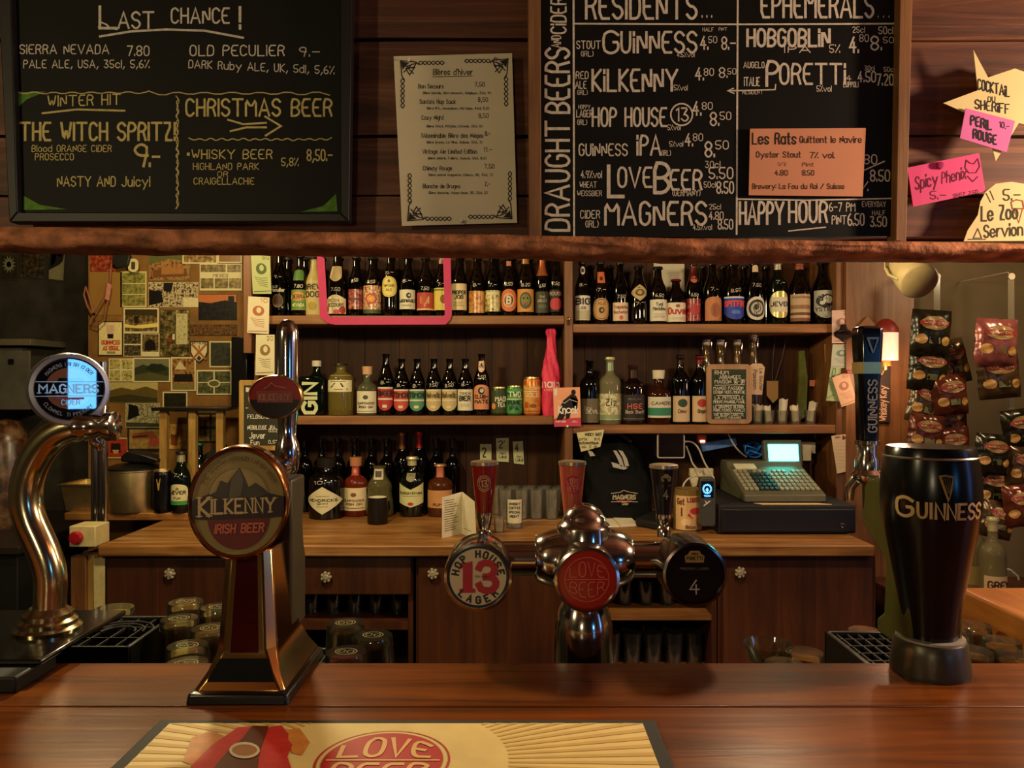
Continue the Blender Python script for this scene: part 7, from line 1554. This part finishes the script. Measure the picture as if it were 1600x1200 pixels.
mb = MB(M('0a0a0a', .22, var=0, spec=.4)); mb.lathe([(0, prf[0][1])] + prf + [(62 * k, Z(697, gy)), (0, Z(699, gy))], TR(gx, gy, 0), 56); mb.build('glass_front', t, smooth=60)
grp = lambda v: next((r0 + (r1 - r0) * (v - z0) / (z1 - z0) for (r0, z0), (r1, z1) in zip(prf, prf[1:]) if z0 <= v <= z1), prf[-1][0])
def gw(e, a0): return lambda u, v: (gx + (grp(v) + e) * math.sin(a0 + u), gy - (grp(v) + e) * math.cos(a0 + u), v)
va = math.atan2(-gx, gy)     # direction of the viewer round the glass
g = gw(.0012, va)
g3 = lambda u, v: g(u / .06, v)
mb = MB(M('b89c68', .45, .0, var=0)); zb_ = Z(799, gy)
text(mb, 'G', -.0396, -.0192, zb_, .0255, g3, w=.17); serif_word(mb, 'UINNESS', -.0132, .069, zb_, .020, g3, .17); mb.build('lettering', t, smooth=0)
mb = MB(M('8a6c38', .35, .5, var=0)); zc = Z(752, gy)
ribbon(mb, chaikin([(.18, zc + .013), (.26, zc + .015), (.40, zc + .013), (.46, zc + .014), (.44, zc + .002), (.38, zc - .010), (.34, zc - .018)]), .0022, lambda u, v: g(u, v))
def rib2(pts): mb.add([g(a, b) for a, b in pts], [tuple(range(len(pts)))])
rib2([(.16, zc + .014), (.20, zc + .014), (.35, zc - .016), (.33, zc - .020)]); rib2([(.16, zc + .015), (.30, zc + .0165), (.46, zc + .0145), (.45, zc + .0115), (.30, zc + .0135), (.17, zc + .012)]); rib2([(.43, zc + .013), (.46, zc + .013), (.37, zc - .014), (.34, zc - .018)])
for q in (.22, .27, .32, .37): rib2([(q, zc + .012), (q + .012, zc + .012), (q * .4 + .225, zc - .008), (q * .4 + .213, zc - .008)])
mb.build('harp_emblem', t, smooth=0)
for z_, rr in ((Z(712, gy), 66.6), (Z(1006, gy), 38)):
    MB(M('9a9484', .3, .7)).lathe([(rr * k, z_ - .0015), (rr * k + .001, z_), (rr * k, z_ + .0015)], TR(gx, gy, 0), 48).build('rim_line', t)
xs0 = .545
mb = MB(M('4c4a1e', .4, .3, var=.08)); mb.prism([(1.055, ZB + .03), (1.15, ZB + .03), (1.15, 1.15), (1.128, 1.165), (1.122, 1.243), (1.2, 1.285), (1.2, 1.355), (1.135, 1.36), (1.10, 1.405), (1.05, 1.405)], xs0, xs0 + .075, 'x'); mb.build('rear_housing', t, bevel=.005)
hx, hy = X(1355, 1.20), 1.20
MB(CHROME).lathe([(0, 0), (.02, 0), (.024, .006), (.024, .014), (.018, .02), (.018, .036), (.014, .044), (.014, .058), (.018, .06), (.018, .066), (0, .066)], TR(hx, hy, Z(754, hy)), 28).build('tap_body', t, smooth=40)
MB(CHROME).tube([(hx - .015, hy, Z(745, hy)), (hx - .024, hy + .005, Z(762, hy)), (hx - .024, hy + .005, Z(782, hy))], [.009, .009, .006], 12).build('spout', t, smooth=60)
kk = hy / F
def oct_(hw, hd, c, z): return [(hx - hw + c, hy - hd, z), (hx + hw - c, hy - hd, z), (hx + hw, hy - hd + c, z), (hx + hw, hy + hd - c, z), (hx + hw - c, hy + hd, z), (hx - hw + c, hy + hd, z), (hx - hw, hy + hd - c, z), (hx - hw, hy - hd + c, z)]
def octs(mb, rings):
    vs = [v for r in rings for v in oct_(*r)]; n = 8
    return mb.add(vs, [(i * n + a, i * n + (a + 1) % n, i * n + n + (a + 1) % n, i * n + n + a) for i in range(len(rings) - 1) for a in range(n)] + [tuple(range(n))[::-1], tuple((len(rings) - 1) * n + a for a in range(n))])
hb = MB(M('0b0b0b', .14, coat=.6, var=0)); octs(hb, [(.015, .013, .006, Z(692, hy)), (.0165, .014, .006, Z(600, hy)), (.018, .015, .006, Z(584, hy)), (.0185, .0155, .006, Z(565, hy)), (.020, .017, .006, Z(525, hy)), (.0195, .0165, .006, Z(514, hy)), (.0165, .013, .005, Z(510, hy))]); ho = hb.build('tap_handle', t, smooth=30, bevel=.0015)
hb = MB(M('c0a870', .3, .8, var=0)); octs(hb, [(.0193, .0163, .006, Z(584, hy)), (.0197, .0167, .006, Z(566, hy))]); hb.build('gold_collar', ho, smooth=30)
mb = MB(M('b0aca0', .4, var=0)); text(mb, 'GUINNESS', 0, .080, 0, .013, lambda a, b: (hx + .0075 - b, hy - .0156, Z(674, hy) + a), w=.17, serif=True); mb.build('handle_lettering', ho, smooth=0); mb = MB(M('8a8470', .3, .6, var=0))
e = hy - .0182; zc = Z(540, hy)
for q in ([(-.010, .012), (.010, .012), (.007, .009), (-.006, .009)], [(-.010, .012), (-.006, .010), (.001, -.010), (-.001, -.013)], [(.010, .012), (.007, .010), (0, -.011), (.001, -.013)]): mb.add([(hx + a, e - .0008, zc + b) for a, b in q], [tuple(range(4))])
mb.build('handle_emblem', ho, smooth=0)

# ---------------------------------------------------------------- upturned glasses on the ledge
GL = thin_glass('olive_tint', 'f0ecd0', .10, .012)
def pint(lab, x, y, grp, h=.15, rb=.031, rm=.042, mark=True):
    o = (x, y, ZL); t = thing('beer_glass', lab, 'glass', o, grp)
    MB(GL).lathe([(0, h), (rb, h), (rb + .0015, h - .004), (rb + .003, h - .03), (rm, 0.0), (rm - .0025, 0.0), (rb, h - .03), (rb - .002, h - .012), (0, h - .012)], TR(*o), 28).build('glass_body', t, smooth=50)
    if mark:
        mb = MB(M('8e8858', .5, var=0))
        f = lambda u, v: (x + u, y + v, ZL + h + .0004)
        text(mb, 'OO', -.012, .012, -.006, .012, f, w=.09); ribbon(mb, [(.017 * math.cos(2 * PI * i / 20), .014 * math.sin(2 * PI * i / 20)) for i in range(21)], .0012, f); mb.build('base_mark', t, smooth=0)
    return t
zt2 = ZL + .15
GG = 'upturned beer glasses on the service ledge'
def at(px_, py_, z): d = (CZ - z) * F / (py_ - 600); return X(px_, d), d
p0 = None
for lab, a, b in (('upturned pint glass furthest back in the cluster beside the curved-grate tray', 290, 940), ('upturned pint glass second from the back, touching the curved-grate tray', 280, 966), ('upturned pint glass half behind the tall red badge tap', 329, 981), ('upturned pint glass with the widest base mark, next to the tall tap foot', 293, 1008), ('upturned pint glass tucked against the tall red badge column', 341, 948), ('upturned pint glass at the bar edge with only its rim of base showing', 291, 1036),
       ('upturned pint glass under the knobbed drawer, tallest of its trio', 583, 992), ('upturned pint glass behind the grid tray, at the back of its trio', 540, 973), ('upturned pint glass at the bar edge in the trio beside the grid tray', 541, 1018)):
    x, y = at(a, b, zt2)
    if p0 is None: p0 = pint(lab, x, y, GG)
    else: dup(p0, (x, y, ZL), random.uniform(-.3, .3), lab)
x, y = at(178, 950, ZL + .13); pint('wide upturned bowl glass alone behind the curved-grate tray', x, y, 'upturned wide glasses', .13, .036, .044, False)
x, y = at(1257, 1018, zt2); pint('upturned glass beside the champagne coupe, next to the grid tray', x, y, GG, .15, .028, .036, False)
x, y = at(1225, 1036, ZL + .148); pint('upturned glass at the bar edge under the champagne coupe', x, y, GG, .148, .028, .036, False)
p1 = None
for i, (a, b, lab) in enumerate(((1520, 975, 'upturned glass beneath the bar return, furthest back'), (1565, 1000, 'upturned glass beneath the bar return, nearest its corner'), (1520, 1015, 'upturned glass between the stout-glass tap base and the bar return'), (1588, 1022, 'upturned glass at the bar edge under the bar return'), (1490, 985, 'upturned glass half behind the stout-glass tap'))):
    x, y = at(a, b, ZL + .14)
    if p1 is None: p1 = pint(lab, x, y, 'upturned glasses by the bar return', .14, .028, .036, False)
    else: dup(p1, (x, y, ZL), 0, lab)
x, y = at(1352, 985, ZL + .13); pint('low upturned glass behind the grid tray by the stout-glass tap', x, y, GG, .13, .028, .036, False)
x, y = at(1200, 1000, 1.085)
t = thing('champagne_coupe', 'shallow champagne coupe with a green glint at the bar edge', 'glass', (x, y, ZL))
T = TR(x, y, ZL)
MB(GL).lathe([(0, .001), (.03, .001), (.031, .003), (.006, .008), (.004, .02), (.004, .095), (.008, .104), (.03, .122), (.0385, .15), (.0375, .15), (.029, .125), (.008, .108), (0, .106)], T, 36).build('glass_body', t, smooth=60)
